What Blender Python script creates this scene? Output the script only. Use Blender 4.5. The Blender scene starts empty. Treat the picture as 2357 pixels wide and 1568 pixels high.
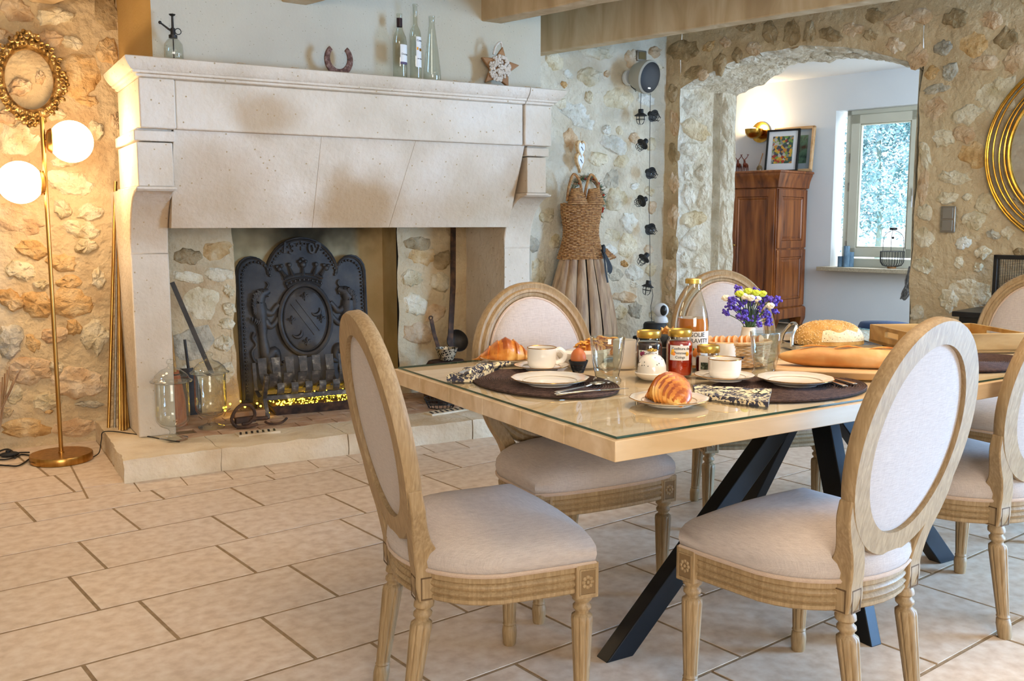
import bpy, bmesh, math, random
from mathutils import Vector, Matrix, noise, Euler

random.seed(7)
sc = bpy.context.scene
COL = sc.collection
pi = math.pi

# ------------------------------------------------------------------ camera
EYE = Vector((0.0, 0.0, 1.22))
AZ = math.radians(30.3)      # camera heading, from +Y towards +X
PITCH = math.radians(7.02)   # looking slightly down
FPX, PX, PY = 2218.0, 1178.5, 784.0
cam_d = bpy.data.cameras.new('camera')
cam_d.sensor_width = 36.0
cam_d.lens = FPX / 2357.0 * 36.0
cam_d.clip_start = 0.05
cam = bpy.data.objects.new('camera', cam_d)
cam.location = EYE
cam.rotation_euler = (pi / 2 - PITCH, 0, -AZ)
COL.objects.link(cam)
sc.camera = cam

# ------------------------------------------------------------------ sky, daylight, exposure
world = bpy.data.worlds.new('sky')
sc.world = world
world.use_nodes = True
_bg = world.node_tree.nodes['Background']
_bg.inputs[0].default_value = (0.80, 0.90, 1.0, 1)
_bg.inputs[1].default_value = 1.6

def area(name, loc, target, sx, sy, power, col):
    l = bpy.data.lights.new(name, 'AREA')
    l.shape = 'RECTANGLE'; l.size = sx; l.size_y = sy
    l.energy = power; l.color = col
    o = bpy.data.objects.new(name, l)
    o.location = loc
    o.rotation_euler = (Vector(target) - Vector(loc)).to_track_quat('-Z', 'Y').to_euler()
    COL.objects.link(o)
    return o

# daylight of the glazed door in the long wall to the right of the viewer
area('daylight_side_door', (6.30, -0.42, 1.10), (3.4, 0.6, 1.0), 1.9, 2.0, 430, (0.29, 0.57, 1.0))
# warm soft fill added behind the viewer, at the rear window opening
area('rear_soft_fill', (-0.6, -3.1, 1.6), (0.9, 4.6, 1.1), 2.4, 1.4, 98, (1.0, 0.89, 0.76))
# open sky over the garden, falling in through the far room's window
area('daylight_garden_sky', (12.6, 8.3, 5.2), (7.6, 6.6, 0.6), 3.2, 2.6, 700, (0.80, 0.90, 1.0))
# fill added to brighten the far room from its windowless right-hand side
area('far_room_fill', (8.1, 3.55, 1.6), (6.4, 9.6, 1.3), 1.7, 1.7, 80, (0.70, 0.85, 1.0))
# warm overhead fill added above the middle of the room, no lamp there
area('warm_top_fill', (2.4, 1.6, 2.60), (2.4, 1.6, 0.0), 1.4, 1.4, 38, (1.0, 0.78, 0.55))

sc.view_settings.view_transform = 'Standard'
sc.view_settings.look = 'None'
sc.view_settings.gamma = 1.0
sc.view_settings.use_curve_mapping = False
sc.view_settings.exposure = 0.62
try:
    sc.cycles.use_denoising = True
    sc.cycles.caustics_reflective = False
    sc.cycles.caustics_refractive = False
    sc.cycles.sample_clamp_indirect = 6.0
    sc.cycles.transparent_max_bounces = 12
    sc.cycles.max_bounces = 5; sc.cycles.diffuse_bounces = 3; sc.cycles.glossy_bounces = 3; sc.cycles.transmission_bounces = 4
    sc.cycles.use_adaptive_sampling = True; sc.cycles.adaptive_threshold = .08; sc.cycles.adaptive_min_samples = 16
except Exception:
    pass

# ------------------------------------------------------------------ measured places (photogrammetry of the room)
def ray(px, py):
    u = (px - PX) / FPX; v = -(py - PY) / FPX
    f = math.cos(PITCH) + v * math.sin(PITCH)
    up = -math.sin(PITCH) + v * math.cos(PITCH)
    return Vector((math.sin(AZ) * f + math.cos(AZ) * u, math.cos(AZ) * f - math.sin(AZ) * u, up))
def on_z(px, py, z):
    d = ray(px, py); return EYE + d * ((z - EYE.z) / d.z)
def on_y(px, py, y):
    d = ray(px, py); return EYE + d * (y / d.y)
def on_plane(px, py, p, n):
    d = ray(px, py); return EYE + d * ((Vector(p) - EYE).dot(n) / d.dot(n))

class Frame:
    """a wall: origin at its foot, s runs along it, n points into the room"""
    def __init__(self, o, s, n):
        self.o = Vector(o); self.s = Vector(s).normalized(); self.n = Vector(n).normalized()
    def at(self, s, z, off=0.0):           # off > 0 : behind the wall face
        return self.o + self.s * s - self.n * off + Vector((0, 0, z))
    def px(self, x, y, off=0.0):
        p = on_plane(x, y, self.o - self.n * off, self.n)
        return (p - self.o).dot(self.s), p.z
    def mat(self, s, z, off=0.0):          # local x = along, y = into room (normal), z = up
        m = Matrix.Identity(4)
        up = Vector((0, 0, 1))
        for i in range(3):
            m[i][0] = self.s[i]; m[i][1] = -self.n[i]; m[i][2] = up[i]
        m.translation = self.at(s, z, off)
        return m

WB = Frame((0, 5.77, 0), (1, 0, 0), (0, -1, 0))                 # back wall (fireplace wall)
_a = math.radians(-15.2)
WA = Frame((4.70, 5.77, 0), (-math.sin(_a), -math.cos(_a), 0), (-math.cos(_a), math.sin(_a), 0))   # arch wall

# ------------------------------------------------------------------ mesh helpers
class MB:
    def __init__(s): s.v = []; s.f = []; s.m = []; s.mi = 0
    def add(s, vs, fs, M=None):
        b = len(s.v)
        for p in vs:
            p = Vector(p)
            s.v.append(M @ p if M else p)
        for f in fs:
            s.f.append([b + i for i in f]); s.m.append(s.mi)
        return s
    def box(s, c, d, rz=0, M=None):
        x, y, z = (k / 2 for k in d)
        vs = [(-x,-y,-z),(x,-y,-z),(x,y,-z),(-x,y,-z),(-x,-y,z),(x,-y,z),(x,y,z),(-x,y,z)]
        m = Matrix.Translation(c) @ Matrix.Rotation(rz, 4, 'Z')
        if M: m = M @ m
        return s.add(vs, [(0,3,2,1),(4,5,6,7),(0,1,5,4),(1,2,6,5),(2,3,7,6),(3,0,4,7)], m)
    def rings(s, rings, closed=True, cap0=True, cap1=True, loop=False, M=None):
        n = len(rings[0]); vs = [p for r in rings for p in r]; fs = []
        R = len(rings)
        for i in range(R if loop else R - 1):
            a = i * n; b = ((i + 1) % R) * n
            for j in range(n if closed else n - 1):
                k = (j + 1) % n
                fs.append((a + j, a + k, b + k, b + j))
        if not loop:
            if cap0: fs.append(tuple(range(n - 1, -1, -1)))
            if cap1: fs.append(tuple((R - 1) * n + j for j in range(n)))
        return s.add(vs, fs, M)
    def lathe(s, prof, n=24, c=(0,0,0), M=None, sx=1, sy=1, cap0=True, cap1=True, mod=None):
        rs = []
        for i, (r, z) in enumerate(prof):
            ring = []
            for j in range(n):
                a = 2 * pi * j / n
                q = r * (mod(a, i, z) if mod else 1)
                ring.append((c[0] + q * math.cos(a) * sx, c[1] + q * math.sin(a) * sy, c[2] + z))
            rs.append(ring)
        return s.rings(rs, True, cap0, cap1, M=M)
    def tube(s, pts, r, n=8, closed=False, M=None, flat=1.0, up=None):
        pts = [Vector(p) for p in pts]; N = len(pts)
        rr = r if isinstance(r, (list, tuple)) else [r] * N
        rs = []; prev = None
        for i, p in enumerate(pts):
            a = pts[(i - 1) % N] if (closed or i > 0) else p
            b = pts[(i + 1) % N] if (closed or i < N - 1) else p
            t = (b - a).normalized()
            if prev is None:
                ref = Vector(up) if up else (Vector((0,0,1)) if abs(t.z) < .9 else Vector((1,0,0)))
                x = ref.cross(t).normalized()
            else:
                x = (prev - t * prev.dot(t))
                x = x.normalized() if x.length > 1e-6 else Vector((1,0,0))
            prev = x; y = t.cross(x)
            rs.append([p + x * (rr[i] * math.cos(2*pi*k/n)) + y * (rr[i] * flat * math.sin(2*pi*k/n)) for k in range(n)])
        return s.rings(rs, True, not closed, not closed, loop=closed, M=M)
    def sweep(s, pts, prof, M=None, up=(0,0,1), scales=None):
        """open path, 2-D profile (a, b): a across, b along up"""
        pts = [Vector(p) for p in pts]; N = len(pts); rs = []; up = Vector(up)
        for i, p in enumerate(pts):
            t = (pts[min(i+1, N-1)] - pts[max(i-1, 0)]).normalized()
            x = t.cross(up).normalized(); y = x.cross(t)
            k = scales[i] if scales else (1, 1)
            rs.append([p + x * (a * k[0]) + y * (b * k[1]) for a, b in prof])
        return s.rings(rs, True, M=M)
    def prism(s, outline, y0, y1, M=None, axis='Y'):
        """outline in (x, z), extruded along y (axis Y) or in (x, y) along z (axis Z)"""
        if axis == 'Y':
            a = [(x, y0, z) for x, z in outline]; b = [(x, y1, z) for x, z in outline]
        else:
            a = [(x, y, y0) for x, y in outline]; b = [(x, y, y1) for x, y in outline]
        return s.rings([a, b], M=M)
    def ball(s, c, r, n=10, m=6, M=None, sc=(1,1,1)):
        prof = [(max(1e-4, math.sin(pi*i/m)), -math.cos(pi*i/m)) for i in range(m+1)]
        mm = Matrix.Translation(c) @ Matrix.Diagonal((r*sc[0], r*sc[1], r*sc[2], 1))
        if M: mm = M @ mm
        return s.lathe(prof, n, M=mm)
    def mesh(s, name, smooth=40):
        me = bpy.data.meshes.new(name)
        me.from_pydata([tuple(v) for v in s.v], [], s.f)
        bm = bmesh.new(); bm.from_mesh(me)
        bmesh.ops.recalc_face_normals(bm, faces=bm.faces)
        if smooth:
            lim = math.radians(smooth)
            for f in bm.faces: f.smooth = True
            for e in bm.edges:
                if len(e.link_faces) == 2 and e.calc_face_angle(0) > lim: e.smooth = False
        bm.to_mesh(me); bm.free()
        if any(s.m):
            for i, p in enumerate(me.polygons): p.material_index = s.m[i]
        return me
    def build(s, name, mat, parent=None, smooth=40, bevel=0, loc=None, rot=None, seg=2, sub=0):
        o = bpy.data.objects.new(name, s.mesh(name, smooth))
        for k in (mat if isinstance(mat, (list, tuple)) else [mat]): o.data.materials.append(k)
        COL.objects.link(o)
        if parent: o.parent = parent
        if loc is not None: o.location = loc
        if rot is not None: o.rotation_euler = rot
        if bevel:
            b = o.modifiers.new('bevel', 'BEVEL'); b.width = bevel; b.segments = seg; b.limit_method = 'ANGLE'; b.angle_limit = math.radians(35)
        if sub:
            b = o.modifiers.new('sub', 'SUBSURF'); b.levels = sub; b.render_levels = sub
        return o

def tag(o, label=None, cat=None, group=None, kind=None):
    if label: o['label'] = label
    if cat: o['category'] = cat
    if group: o['group'] = group
    if kind: o['kind'] = kind
    return o
def thing(name, label, cat, loc=(0,0,0), rz=0, group=None, mat=None):
    o = bpy.data.objects.new(name, None); COL.objects.link(o)
    o.empty_display_size = .05
    if mat is not None: o.matrix_world = mat
    else:
        o.location = loc; o.rotation_euler = (0, 0, rz)
    return tag(o, label, cat, group)
def copy_tree(o, parent=None):
    c = o.copy(); COL.objects.link(c)
    if parent: c.parent = parent
    for ch in list(o.children): copy_tree(ch, c)
    return c
def text_mesh(body, size, bend=0, depth=.0004):
    cu = bpy.data.curves.new('lettering', 'FONT'); cu.body = body; cu.size = size
    cu.align_x = 'CENTER'; cu.align_y = 'CENTER'; cu.extrude = depth; cu.offset = size*.018; cu.resolution_u = 2
    o = bpy.data.objects.new('lettering', cu); COL.objects.link(o)
    dg = bpy.context.evaluated_depsgraph_get()
    me = bpy.data.meshes.new_from_object(o.evaluated_get(dg))
    bpy.data.objects.remove(o); bpy.data.curves.remove(cu)
    # text plane -> x along, z up, facing -y
    for v in me.vertices:
        x, y, z = v.co
        if bend: v.co = (math.sin(x / bend) * (bend + z), -math.cos(x / bend) * (bend + z), y)
        else: v.co = (x, -z, y)
    return me
def lettering(body, size, mat, parent, loc=(0,0,0), rot=(0,0,0), bend=0, depth=.0004):
    o = bpy.data.objects.new('lettering', text_mesh(body, size, bend, depth))
    o.data.materials.append(mat); COL.objects.link(o)
    o.parent = parent; o.location = loc; o.rotation_euler = rot
    return o
def lerp(a, b, t): return a + (b - a) * t
def smooth_path(pts, n=6, closed=False):
    P = [Vector(p) for p in pts]; N = len(P); out = []
    rng = range(N if closed else N - 1)
    for i in rng:
        p0 = P[(i-1) % N] if closed or i > 0 else P[0]
        p1 = P[i]; p2 = P[(i+1) % N]
        p3 = P[(i+2) % N] if closed or i + 2 < N else P[-1]
        for k in range(n):
            t = k / n
            out.append(0.5 * ((2*p1) + (p2-p0)*t + (2*p0-5*p1+4*p2-p3)*t*t + (3*p1-p0-3*p2+p3)*t**3))
    if not closed: out.append(P[-1])
    return out
# ------------------------------------------------------------------ materials
def srgb(h):
    h = h.lstrip('#'); r = []
    for i in (0, 2, 4):
        c = int(h[i:i+2], 16) / 255
        r.append(c / 12.92 if c <= .04045 else ((c + .055) / 1.055) ** 2.4)
    return (*r, 1)
def new_mat(name):
    m = bpy.data.materials.new(name); m.use_nodes = True
    nt = m.node_tree
    return m, nt, nt.nodes['Principled BSDF'], nt.nodes.new, nt.links.new
def PM(name, *cols, scale=6, detail=5, stretch=(1,1,1), rough=.6, metal=0, bump=0, bscale=None, bdist=.01, rnd=0, pos=False,
       spec=.5, ramp=None, distort=0, coat=0, sheen=0, trans=0, sss=0, rvar=0, bdetail=4, spots=None, spot_scale=60, spot_size=.12):
    m, nt, b, N, L = new_mat(name)
    cols = [srgb(c) for c in cols]
    if pos:
        g = N('ShaderNodeNewGeometry'); co = g.outputs['Position']
    else:
        g = N('ShaderNodeTexCoord'); co = g.outputs['Object']
    mp = N('ShaderNodeMapping'); mp.inputs['Scale'].default_value = stretch
    L(co, mp.inputs['Vector'])
    col = None
    if len(cols) > 1:
        n = N('ShaderNodeTexNoise'); n.inputs['Scale'].default_value = scale; n.inputs['Detail'].default_value = detail
        n.inputs['Distortion'].default_value = distort
        L(mp.outputs[0], n.inputs['Vector'])
        r = N('ShaderNodeValToRGB'); e = r.color_ramp.elements
        ps = ramp or [lerp(.32, .68, i / (len(cols) - 1)) for i in range(len(cols))]
        e[0].position = ps[0]; e[0].color = cols[0]; e[1].position = ps[-1]; e[1].color = cols[-1]
        for i in range(1, len(cols) - 1):
            k = e.new(ps[i]); k.color = cols[i]
        L(n.outputs['Fac'], r.inputs[0]); col = r.outputs[0]
        if rvar:
            mr = N('ShaderNodeMapRange'); mr.inputs['To Min'].default_value = rough - rvar; mr.inputs['To Max'].default_value = rough + rvar
            L(n.outputs['Fac'], mr.inputs[0]); L(mr.outputs[0], b.inputs['Roughness'])
    if spots:
        v = N('ShaderNodeTexVoronoi'); v.inputs['Scale'].default_value = spot_scale; L(mp.outputs[0], v.inputs['Vector'])
        lt = N('ShaderNodeMath'); lt.operation = 'LESS_THAN'; lt.inputs[1].default_value = spot_size
        L(v.outputs['Distance'], lt.inputs[0])
        mx = N('ShaderNodeMix'); mx.data_type = 'RGBA'
        L(lt.outputs[0], mx.inputs['Factor'])
        if col: L(col, mx.inputs['A'])
        else: mx.inputs['A'].default_value = cols[0]
        mx.inputs['B'].default_value = srgb(spots); col = mx.outputs['Result']
    if rnd:
        oi = N('ShaderNodeObjectInfo'); hs = N('ShaderNodeHueSaturation')
        mr = N('ShaderNodeMapRange'); mr.inputs['To Min'].default_value = 1 - rnd; mr.inputs['To Max'].default_value = 1 + rnd * .6
        L(oi.outputs['Random'], mr.inputs[0]); L(mr.outputs[0], hs.inputs['Value'])
        if col: L(col, hs.inputs['Color'])
        else: hs.inputs['Color'].default_value = cols[0]
        col = hs.outputs[0]
    if col: L(col, b.inputs['Base Color'])
    else: b.inputs['Base Color'].default_value = cols[0]
    if not rvar: b.inputs['Roughness'].default_value = rough
    b.inputs['Metallic'].default_value = metal
    b.inputs['Specular IOR Level'].default_value = spec
    b.inputs['Coat Weight'].default_value = coat
    b.inputs['Coat Roughness'].default_value = .12
    b.inputs['Sheen Weight'].default_value = sheen
    b.inputs['Transmission Weight'].default_value = trans
    if sss:
        b.inputs['Subsurface Weight'].default_value = sss; b.inputs['Subsurface Radius'].default_value = (.02, .01, .006); b.inputs['Subsurface Scale'].default_value = .4
    if bump:
        n2 = N('ShaderNodeTexNoise'); n2.inputs['Scale'].default_value = bscale or scale * 4; n2.inputs['Detail'].default_value = bdetail
        L(mp.outputs[0], n2.inputs['Vector'])
        bp = N('ShaderNodeBump'); bp.inputs['Strength'].default_value = bump; bp.inputs['Distance'].default_value = bdist
        L(n2.outputs['Fac'], bp.inputs['Height']); L(bp.outputs[0], b.inputs['Normal'])
    return m
def EM(name, col, strength):
    m, nt, b, N, L = new_mat(name)
    b.inputs['Base Color'].default_value = srgb(col)
    b.inputs['Emission Color'].default_value = srgb(col); b.inputs['Emission Strength'].default_value = strength
    return m
def GL(name, tint='#f4f8f6', rough=.0, refl=1.0, ior=1.45, body=0.0, bodycol='#ffffff'):
    """thin clear glass: Fresnel reflection over a straight-through pane, optionally with some milky body"""
    m = bpy.data.materials.new(name); m.use_nodes = True; nt = m.node_tree; N = nt.nodes.new; L = nt.links.new
    for n in list(nt.nodes): nt.nodes.remove(n)
    out = N('ShaderNodeOutputMaterial'); t = N('ShaderNodeBsdfTransparent'); t.inputs[0].default_value = srgb(tint)
    g = N('ShaderNodeBsdfGlossy'); g.inputs['Roughness'].default_value = rough
    f = N('ShaderNodeLayerWeight'); f.inputs['Blend'].default_value = .5          # Schlick reflectance, alike from both sides
    pw = N('ShaderNodeMath'); pw.operation = 'POWER'; pw.inputs[1].default_value = 4.0; L(f.outputs['Facing'], pw.inputs[0])
    r0 = ((ior - 1) / (ior + 1)) ** 2
    k = N('ShaderNodeMath'); k.operation = 'MULTIPLY_ADD'; k.inputs[1].default_value = (1 - r0) * refl; k.inputs[2].default_value = r0 * refl; k.use_clamp = True; L(pw.outputs[0], k.inputs[0])
    mx = N('ShaderNodeMixShader'); L(k.outputs[0], mx.inputs[0])
    base = t.outputs[0]
    if body:
        df = N('ShaderNodeBsdfDiffuse'); df.inputs[0].default_value = srgb(bodycol)
        m2 = N('ShaderNodeMixShader'); m2.inputs[0].default_value = body
        L(t.outputs[0], m2.inputs[1]); L(df.outputs[0], m2.inputs[2]); base = m2.outputs[0]
    L(base, mx.inputs[1]); L(g.outputs[0], mx.inputs[2]); L(mx.outputs[0], out.inputs['Surface'])
    return m
def fabric(name, c1, c2, weave=900, bump=.25):
    m, nt, b, N, L = new_mat(name)
    tc = N('ShaderNodeTexCoord')
    ws = []
    for st in ((weave, weave*.06, weave*.06), (weave*.06, weave, weave), (weave*.06, weave*.06, weave)):
        mp = N('ShaderNodeMapping'); mp.inputs['Scale'].default_value = st; L(tc.outputs['Object'], mp.inputs['Vector'])
        w = N('ShaderNodeTexNoise'); w.inputs['Scale'].default_value = 1.0; w.inputs['Detail'].default_value = 2; L(mp.outputs[0], w.inputs['Vector']); ws.append(w.outputs['Fac'])
    a1 = N('ShaderNodeMath'); a1.operation = 'ADD'; L(ws[0], a1.inputs[0]); L(ws[1], a1.inputs[1])
    a2 = N('ShaderNodeMath'); a2.operation = 'ADD'; L(a1.outputs[0], a2.inputs[0]); L(ws[2], a2.inputs[1])
    mr = N('ShaderNodeMapRange'); mr.inputs['From Min'].default_value = 1.1; mr.inputs['From Max'].default_value = 1.9; L(a2.outputs[0], mr.inputs[0])
    mx = N('ShaderNodeMix'); mx.data_type = 'RGBA'; mx.inputs['A'].default_value = srgb(c1); mx.inputs['B'].default_value = srgb(c2)
    L(mr.outputs[0], mx.inputs['Factor']); L(mx.outputs['Result'], b.inputs['Base Color'])
    bp = N('ShaderNodeBump'); bp.inputs['Strength'].default_value = bump; bp.inputs['Distance'].default_value = .002
    L(a2.outputs[0], bp.inputs['Height']); L(bp.outputs[0], b.inputs['Normal'])
    b.inputs['Roughness'].default_value = .9; b.inputs['Specular IOR Level'].default_value = .15; b.inputs['Sheen Weight'].default_value = .2
    return m
def wood(name, c1, c2, c3, grain=(22, 22, 2.2), rough=.45, bump=.12, pos=False, spec=.4):
    return PM(name, c1, c2, c3, scale=1.0, detail=4, stretch=grain, rough=rough, bump=bump, bscale=3, bdist=.004, distort=.6, pos=pos, spec=spec)

MT = {}
MT['mortar'] = PM('lime_mortar', '#bea27c', '#d4bd98', '#c9b08a', scale=3.2, detail=4, rough=.95, bump=.9, bscale=22, bdist=.03, pos=True, spec=.1, bdetail=5)
MT['mortar_pale'] = PM('pale_lime_mortar', '#c8b89c', '#ddd1ba', '#cfc1a6', scale=3.0, detail=4, rough=.95, bump=.9, bscale=24, bdist=.025, pos=True, spec=.1, bdetail=5)
_st = dict(detail=4, rough=.92, bump=1.0, bscale=26, bdist=.03, pos=True, spec=.12, rnd=.08, bdetail=5)
MT['stone0'] = PM('cream_stone', '#c9b48c', '#dfcfae', '#ece0c6', scale=9, **_st)
MT['stone1'] = PM('ochre_stone', '#bd9159', '#d5ae79', '#e2c69a', scale=11, **_st)
MT['stone2'] = PM('grey_stone', '#a39a88', '#bdb29c', '#d3c7af', scale=14, **_st)
MT['stone3'] = PM('pinkish_stone', '#c8a27a', '#d9bb96', '#e6d0b2', scale=10, **_st)
MT['stone4'] = PM('brown_stone', '#8f7753', '#b19770', '#c3aa84', scale=10, **_st)
MT['stone5'] = PM('white_limestone', '#d2c9b4', '#e4decd', '#efebdf', scale=12, **_st)
MT['plaster'] = PM('chimney_plaster', '#bdb3a0', '#cac0ab', '#c5b89f', scale=1.3, detail=4, rough=.95, bump=.35, bscale=70, bdist=.006, pos=True, spec=.1, spots='#a89d86', spot_scale=42, spot_size=.1)
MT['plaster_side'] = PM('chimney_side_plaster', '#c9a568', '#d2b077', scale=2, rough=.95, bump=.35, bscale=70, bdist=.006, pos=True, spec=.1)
MT['lime'] = PM('carved_limestone', '#cfbfa9', '#dccdb9', '#e4d8c8', scale=2.6, detail=4, rough=.88, bump=.6, bscale=34, bdist=.012, pos=True, spec=.15, spots='#b59d77', spot_scale=22, spot_size=.09, bdetail=5)
def stained(m, centres, col, soft=1.3):
    '''brown smoke and water stains with their own outlines'''
    nt = m.node_tree; N = nt.nodes.new; L = nt.links.new; b = nt.nodes['Principled BSDF']
    src = b.inputs['Base Color'].links[0].from_socket; g = N('ShaderNodeNewGeometry')
    nz = N('ShaderNodeTexNoise'); nz.inputs['Scale'].default_value = 5; nz.inputs['Detail'].default_value = 3; L(g.outputs['Position'], nz.inputs['Vector'])
    for (x, y, z), (rx, ry, rz), k in centres:
        mp = N('ShaderNodeMapping'); mp.vector_type = 'POINT'; mp.inputs['Scale'].default_value = (1/rx, 1/ry, 1/rz); mp.inputs['Location'].default_value = (-x/rx, -y/ry, -z/rz)
        L(g.outputs['Position'], mp.inputs['Vector']); ln = N('ShaderNodeVectorMath'); ln.operation = 'LENGTH'; L(mp.outputs[0], ln.inputs[0])
        ad = N('ShaderNodeMath'); ad.operation = 'MULTIPLY_ADD'; ad.inputs[1].default_value = 1.1; L(nz.outputs['Fac'], ad.inputs[0]); L(ln.outputs['Value'], ad.inputs[2])
        mr = N('ShaderNodeMapRange'); mr.interpolation_type = 'SMOOTHSTEP'; mr.inputs['From Min'].default_value = 1.0; mr.inputs['From Max'].default_value = 1.0 + soft; mr.inputs['To Min'].default_value = k; mr.inputs['To Max'].default_value = 0; L(ad.outputs[0], mr.inputs[0])
        mx = N('ShaderNodeMix'); mx.data_type = 'RGBA'; L(mr.outputs[0], mx.inputs['Factor']); L(src, mx.inputs['A']); mx.inputs['B'].default_value = srgb(col); src = mx.outputs['Result']
    L(src, b.inputs['Base Color']); return m
stained(MT['lime'], [((1.97,5.05,1.30),(.22,.5,.16),.8), ((1.42,4.88,1.76),(.14,.4,.09),.6), ((2.2,5.05,1.25),(.5,.5,.12),.35), ((1.2,5.05,1.4),(.22,.5,.2),.35), ((.9,5.1,1.2),(.2,.4,.12),.5), ((2.6,5.05,1.35),(.3,.5,.2),.25), ((3.05,4.9,1.45),(.2,.4,.2),.4)], '#b08f66')
MT['lime_rough'] = PM('rough_limestone', '#cdb594', '#dfcdb0', '#e8dac3', scale=4, detail=4, rough=.9, bump=.7, bscale=45, bdist=.012, pos=True, spec=.1, bdetail=5)
MT['lime_soot'] = PM('smoked_limestone', '#8c775a', '#b79d78', '#cbb48e', scale=3, detail=4, rough=.9, bump=.5, bscale=45, bdist=.01, pos=True, spec=.1)
MT['white'] = PM('white_wall_paint', '#dfe3e6', '#e4e7e9', scale=2, rough=.9, bump=.05, bscale=80, pos=True, spec=.2)
MT['ceil'] = PM('white_ceiling', '#d8d6cf', '#e2e0d9', scale=2, rough=.9, pos=True, spec=.2)
MT['grout'] = PM('floor_grout', '#8f7657', '#a58a69', scale=30, rough=.95, pos=True, bump=.4, bscale=120)
MT['tile'] = PM('travertine_tile', '#ccb49c', '#dac5af', '#e3d2bf', scale=24, detail=7, rough=.5, bump=.22, bscale=30, bdist=.004, pos=True, spec=.35, rnd=.05, rvar=.09)
MT['brick'] = PM('hearth_brick', '#b98f70', '#c9a485', '#d6b698', scale=9, detail=4, rough=.9, bump=.5, bscale=60, pos=True, rnd=.15, spec=.15)
MT['beam'] = PM('limewashed_beam', '#b89d78', '#cab08a', '#d9c4a2', scale=1.6, detail=4, stretch=(4,4,1), rough=.7, bump=.3, bscale=14, bdist=.008, pos=True, spec=.2, distort=1.0)
MT['oak'] = wood('chair_oak', '#8f7552', '#9c825e', '#ab916c', grain=(150,150,14), rough=.5, bump=.08)
MT['table_oak'] = wood('table_oak', '#c6a67b', '#d6b992', '#e2caa8', grain=(2.0,16,16), rough=.45, bump=.1, pos=True)
MT['linen'] = fabric('natural_linen', '#ada098', '#c4b8af', weave=700, bump=.2)
MT['linen_pipe'] = fabric('linen_piping', '#b89f8b', '#c8b19d', weave=600, bump=.1)
MT['steel'] = PM('black_steel', '#181a1c', '#22252a', scale=5, rough=.38, metal=.6, spec=.5)
MT['brass'] = PM('brushed_brass', '#a9793a', '#c79a55', scale=40, stretch=(1,1,.1), rough=.28, metal=1)
MT['gold'] = PM('polished_gold', '#b9832e', '#d9a94e', scale=20, rough=.22, metal=1)
MT['oldgold'] = PM('antique_gold', '#4a3517', '#a8834a', '#dcc08a', scale=30, rough=.38, metal=.85, bump=.3, bscale=90)
MT['chrome'] = PM('stainless_steel', '#c9c6c0', scale=5, rough=.16, metal=1)
MT['nickel'] = PM('brushed_nickel', '#8f877a', '#a39a8b', scale=60, stretch=(.1,1,1), rough=.35, metal=.8)
MT['iron'] = PM('cast_iron', '#262321', '#3a3532', '#4d453c', scale=7, detail=4, rough=.55, metal=.35, bump=.3, bscale=60, bdist=.004)
MT['rust'] = PM('rusty_iron', '#2b211b', '#4a3426', '#6b4a32', scale=18, detail=4, rough=.75, metal=.3, bump=.4, bscale=80, bdist=.004)
MT['strap'] = PM('worn_forged_iron', '#3a3633', '#5d544a', '#b5a58c', scale=22, detail=4, rough=.6, metal=.45, bump=.3, bscale=80, ramp=[.3,.58,.78])
MT['black'] = PM('black_lacquer', '#121110', '#1c1a18', scale=6, rough=.35)
MT['blackmat'] = PM('black_plastic', '#161618', scale=6, rough=.6)
MT['ceramic'] = PM('white_porcelain', '#efe6d8', '#f4ecdf', scale=3, rough=.12, coat=.4)
MT['rim'] = PM('gilt_rim', '#c58f3e', scale=3, rough=.25, metal=1)
MT['trim'] = PM('porcelain_trim', '#b6a48c', scale=3, rough=.3)
MT['glass'] = GL('clear_glass', '#fcfdfc', refl=1.0, ior=1.5)
MT['jar_glass'] = GL('jar_glass', '#fbfcfa', refl=1.4, ior=1.5)
MT['bottle_glass'] = GL('bottle_glass', '#f1f3ee', refl=1.5, ior=1.5)
MT['top_glass'] = GL('table_glass', '#fafdfb', refl=.6, ior=1.5)
MT['pane'] = GL('window_pane', '#fbfdfd', refl=.7)
MT['edge_glass'] = PM('glass_edge', '#0d2a26', '#1c4a42', scale=4, rough=.1, trans=.35)
MT['wicker'] = PM('wicker', '#7a4c24', '#a9743f', '#c4935a', scale=60, rough=.7, bump=.5, bscale=140, bdist=.004)
MT['wicker_light'] = PM('light_wicker', '#b98a55', '#d3aa77', '#e2c295', scale=70, rough=.65, bump=.4, bscale=140, bdist=.003)
MT['skirt'] = PM('palm_wood', '#8b684a', '#a9845f', '#bb9871', scale=3, stretch=(14,14,1.2), detail=4, rough=.6, bump=.2, bscale=10)
MT['armoire'] = wood('cherry_wood', '#5f3012', '#8a4c20', '#a9652f', grain=(14,14,1.4), rough=.32, bump=.06, spec=.5)
MT['mat'] = PM('woven_placemat', '#3a2822', '#4d372f', '#5d463c', scale=90, rough=.85, bump=.6, bscale=220, bdist=.003)
MT['bread'] = PM('baguette_crust', '#c88440', '#dca664', '#edc993', scale=9, detail=4, rough=.55, bump=.25, bscale=40, bdist=.006)
MT['croissant'] = PM('croissant_crust', '#b1591a', '#d98a34', '#efbd69', scale=16, detail=6, stretch=(1,1,1), rough=.4, bump=.35, bscale=40, bdist=.005, coat=.15)
MT['crois_dark'] = PM('croissant_top', '#93410f', '#b9621f', '#d98c3c', scale=22, detail=6, rough=.38, bump=.35, bscale=50, bdist=.004, coat=.2)
MT['crumb'] = PM('loaf_crumb', '#d8c49a', '#ead9b4', scale=20, rough=.85, bump=.4, bscale=60, spots='#2a2a2c', spot_scale=110, spot_size=.16)
MT['loafcrust'] = PM('seeded_crust', '#b88439', '#d6a75e', scale=20, rough=.75, bump=.4, bscale=60)
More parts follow.
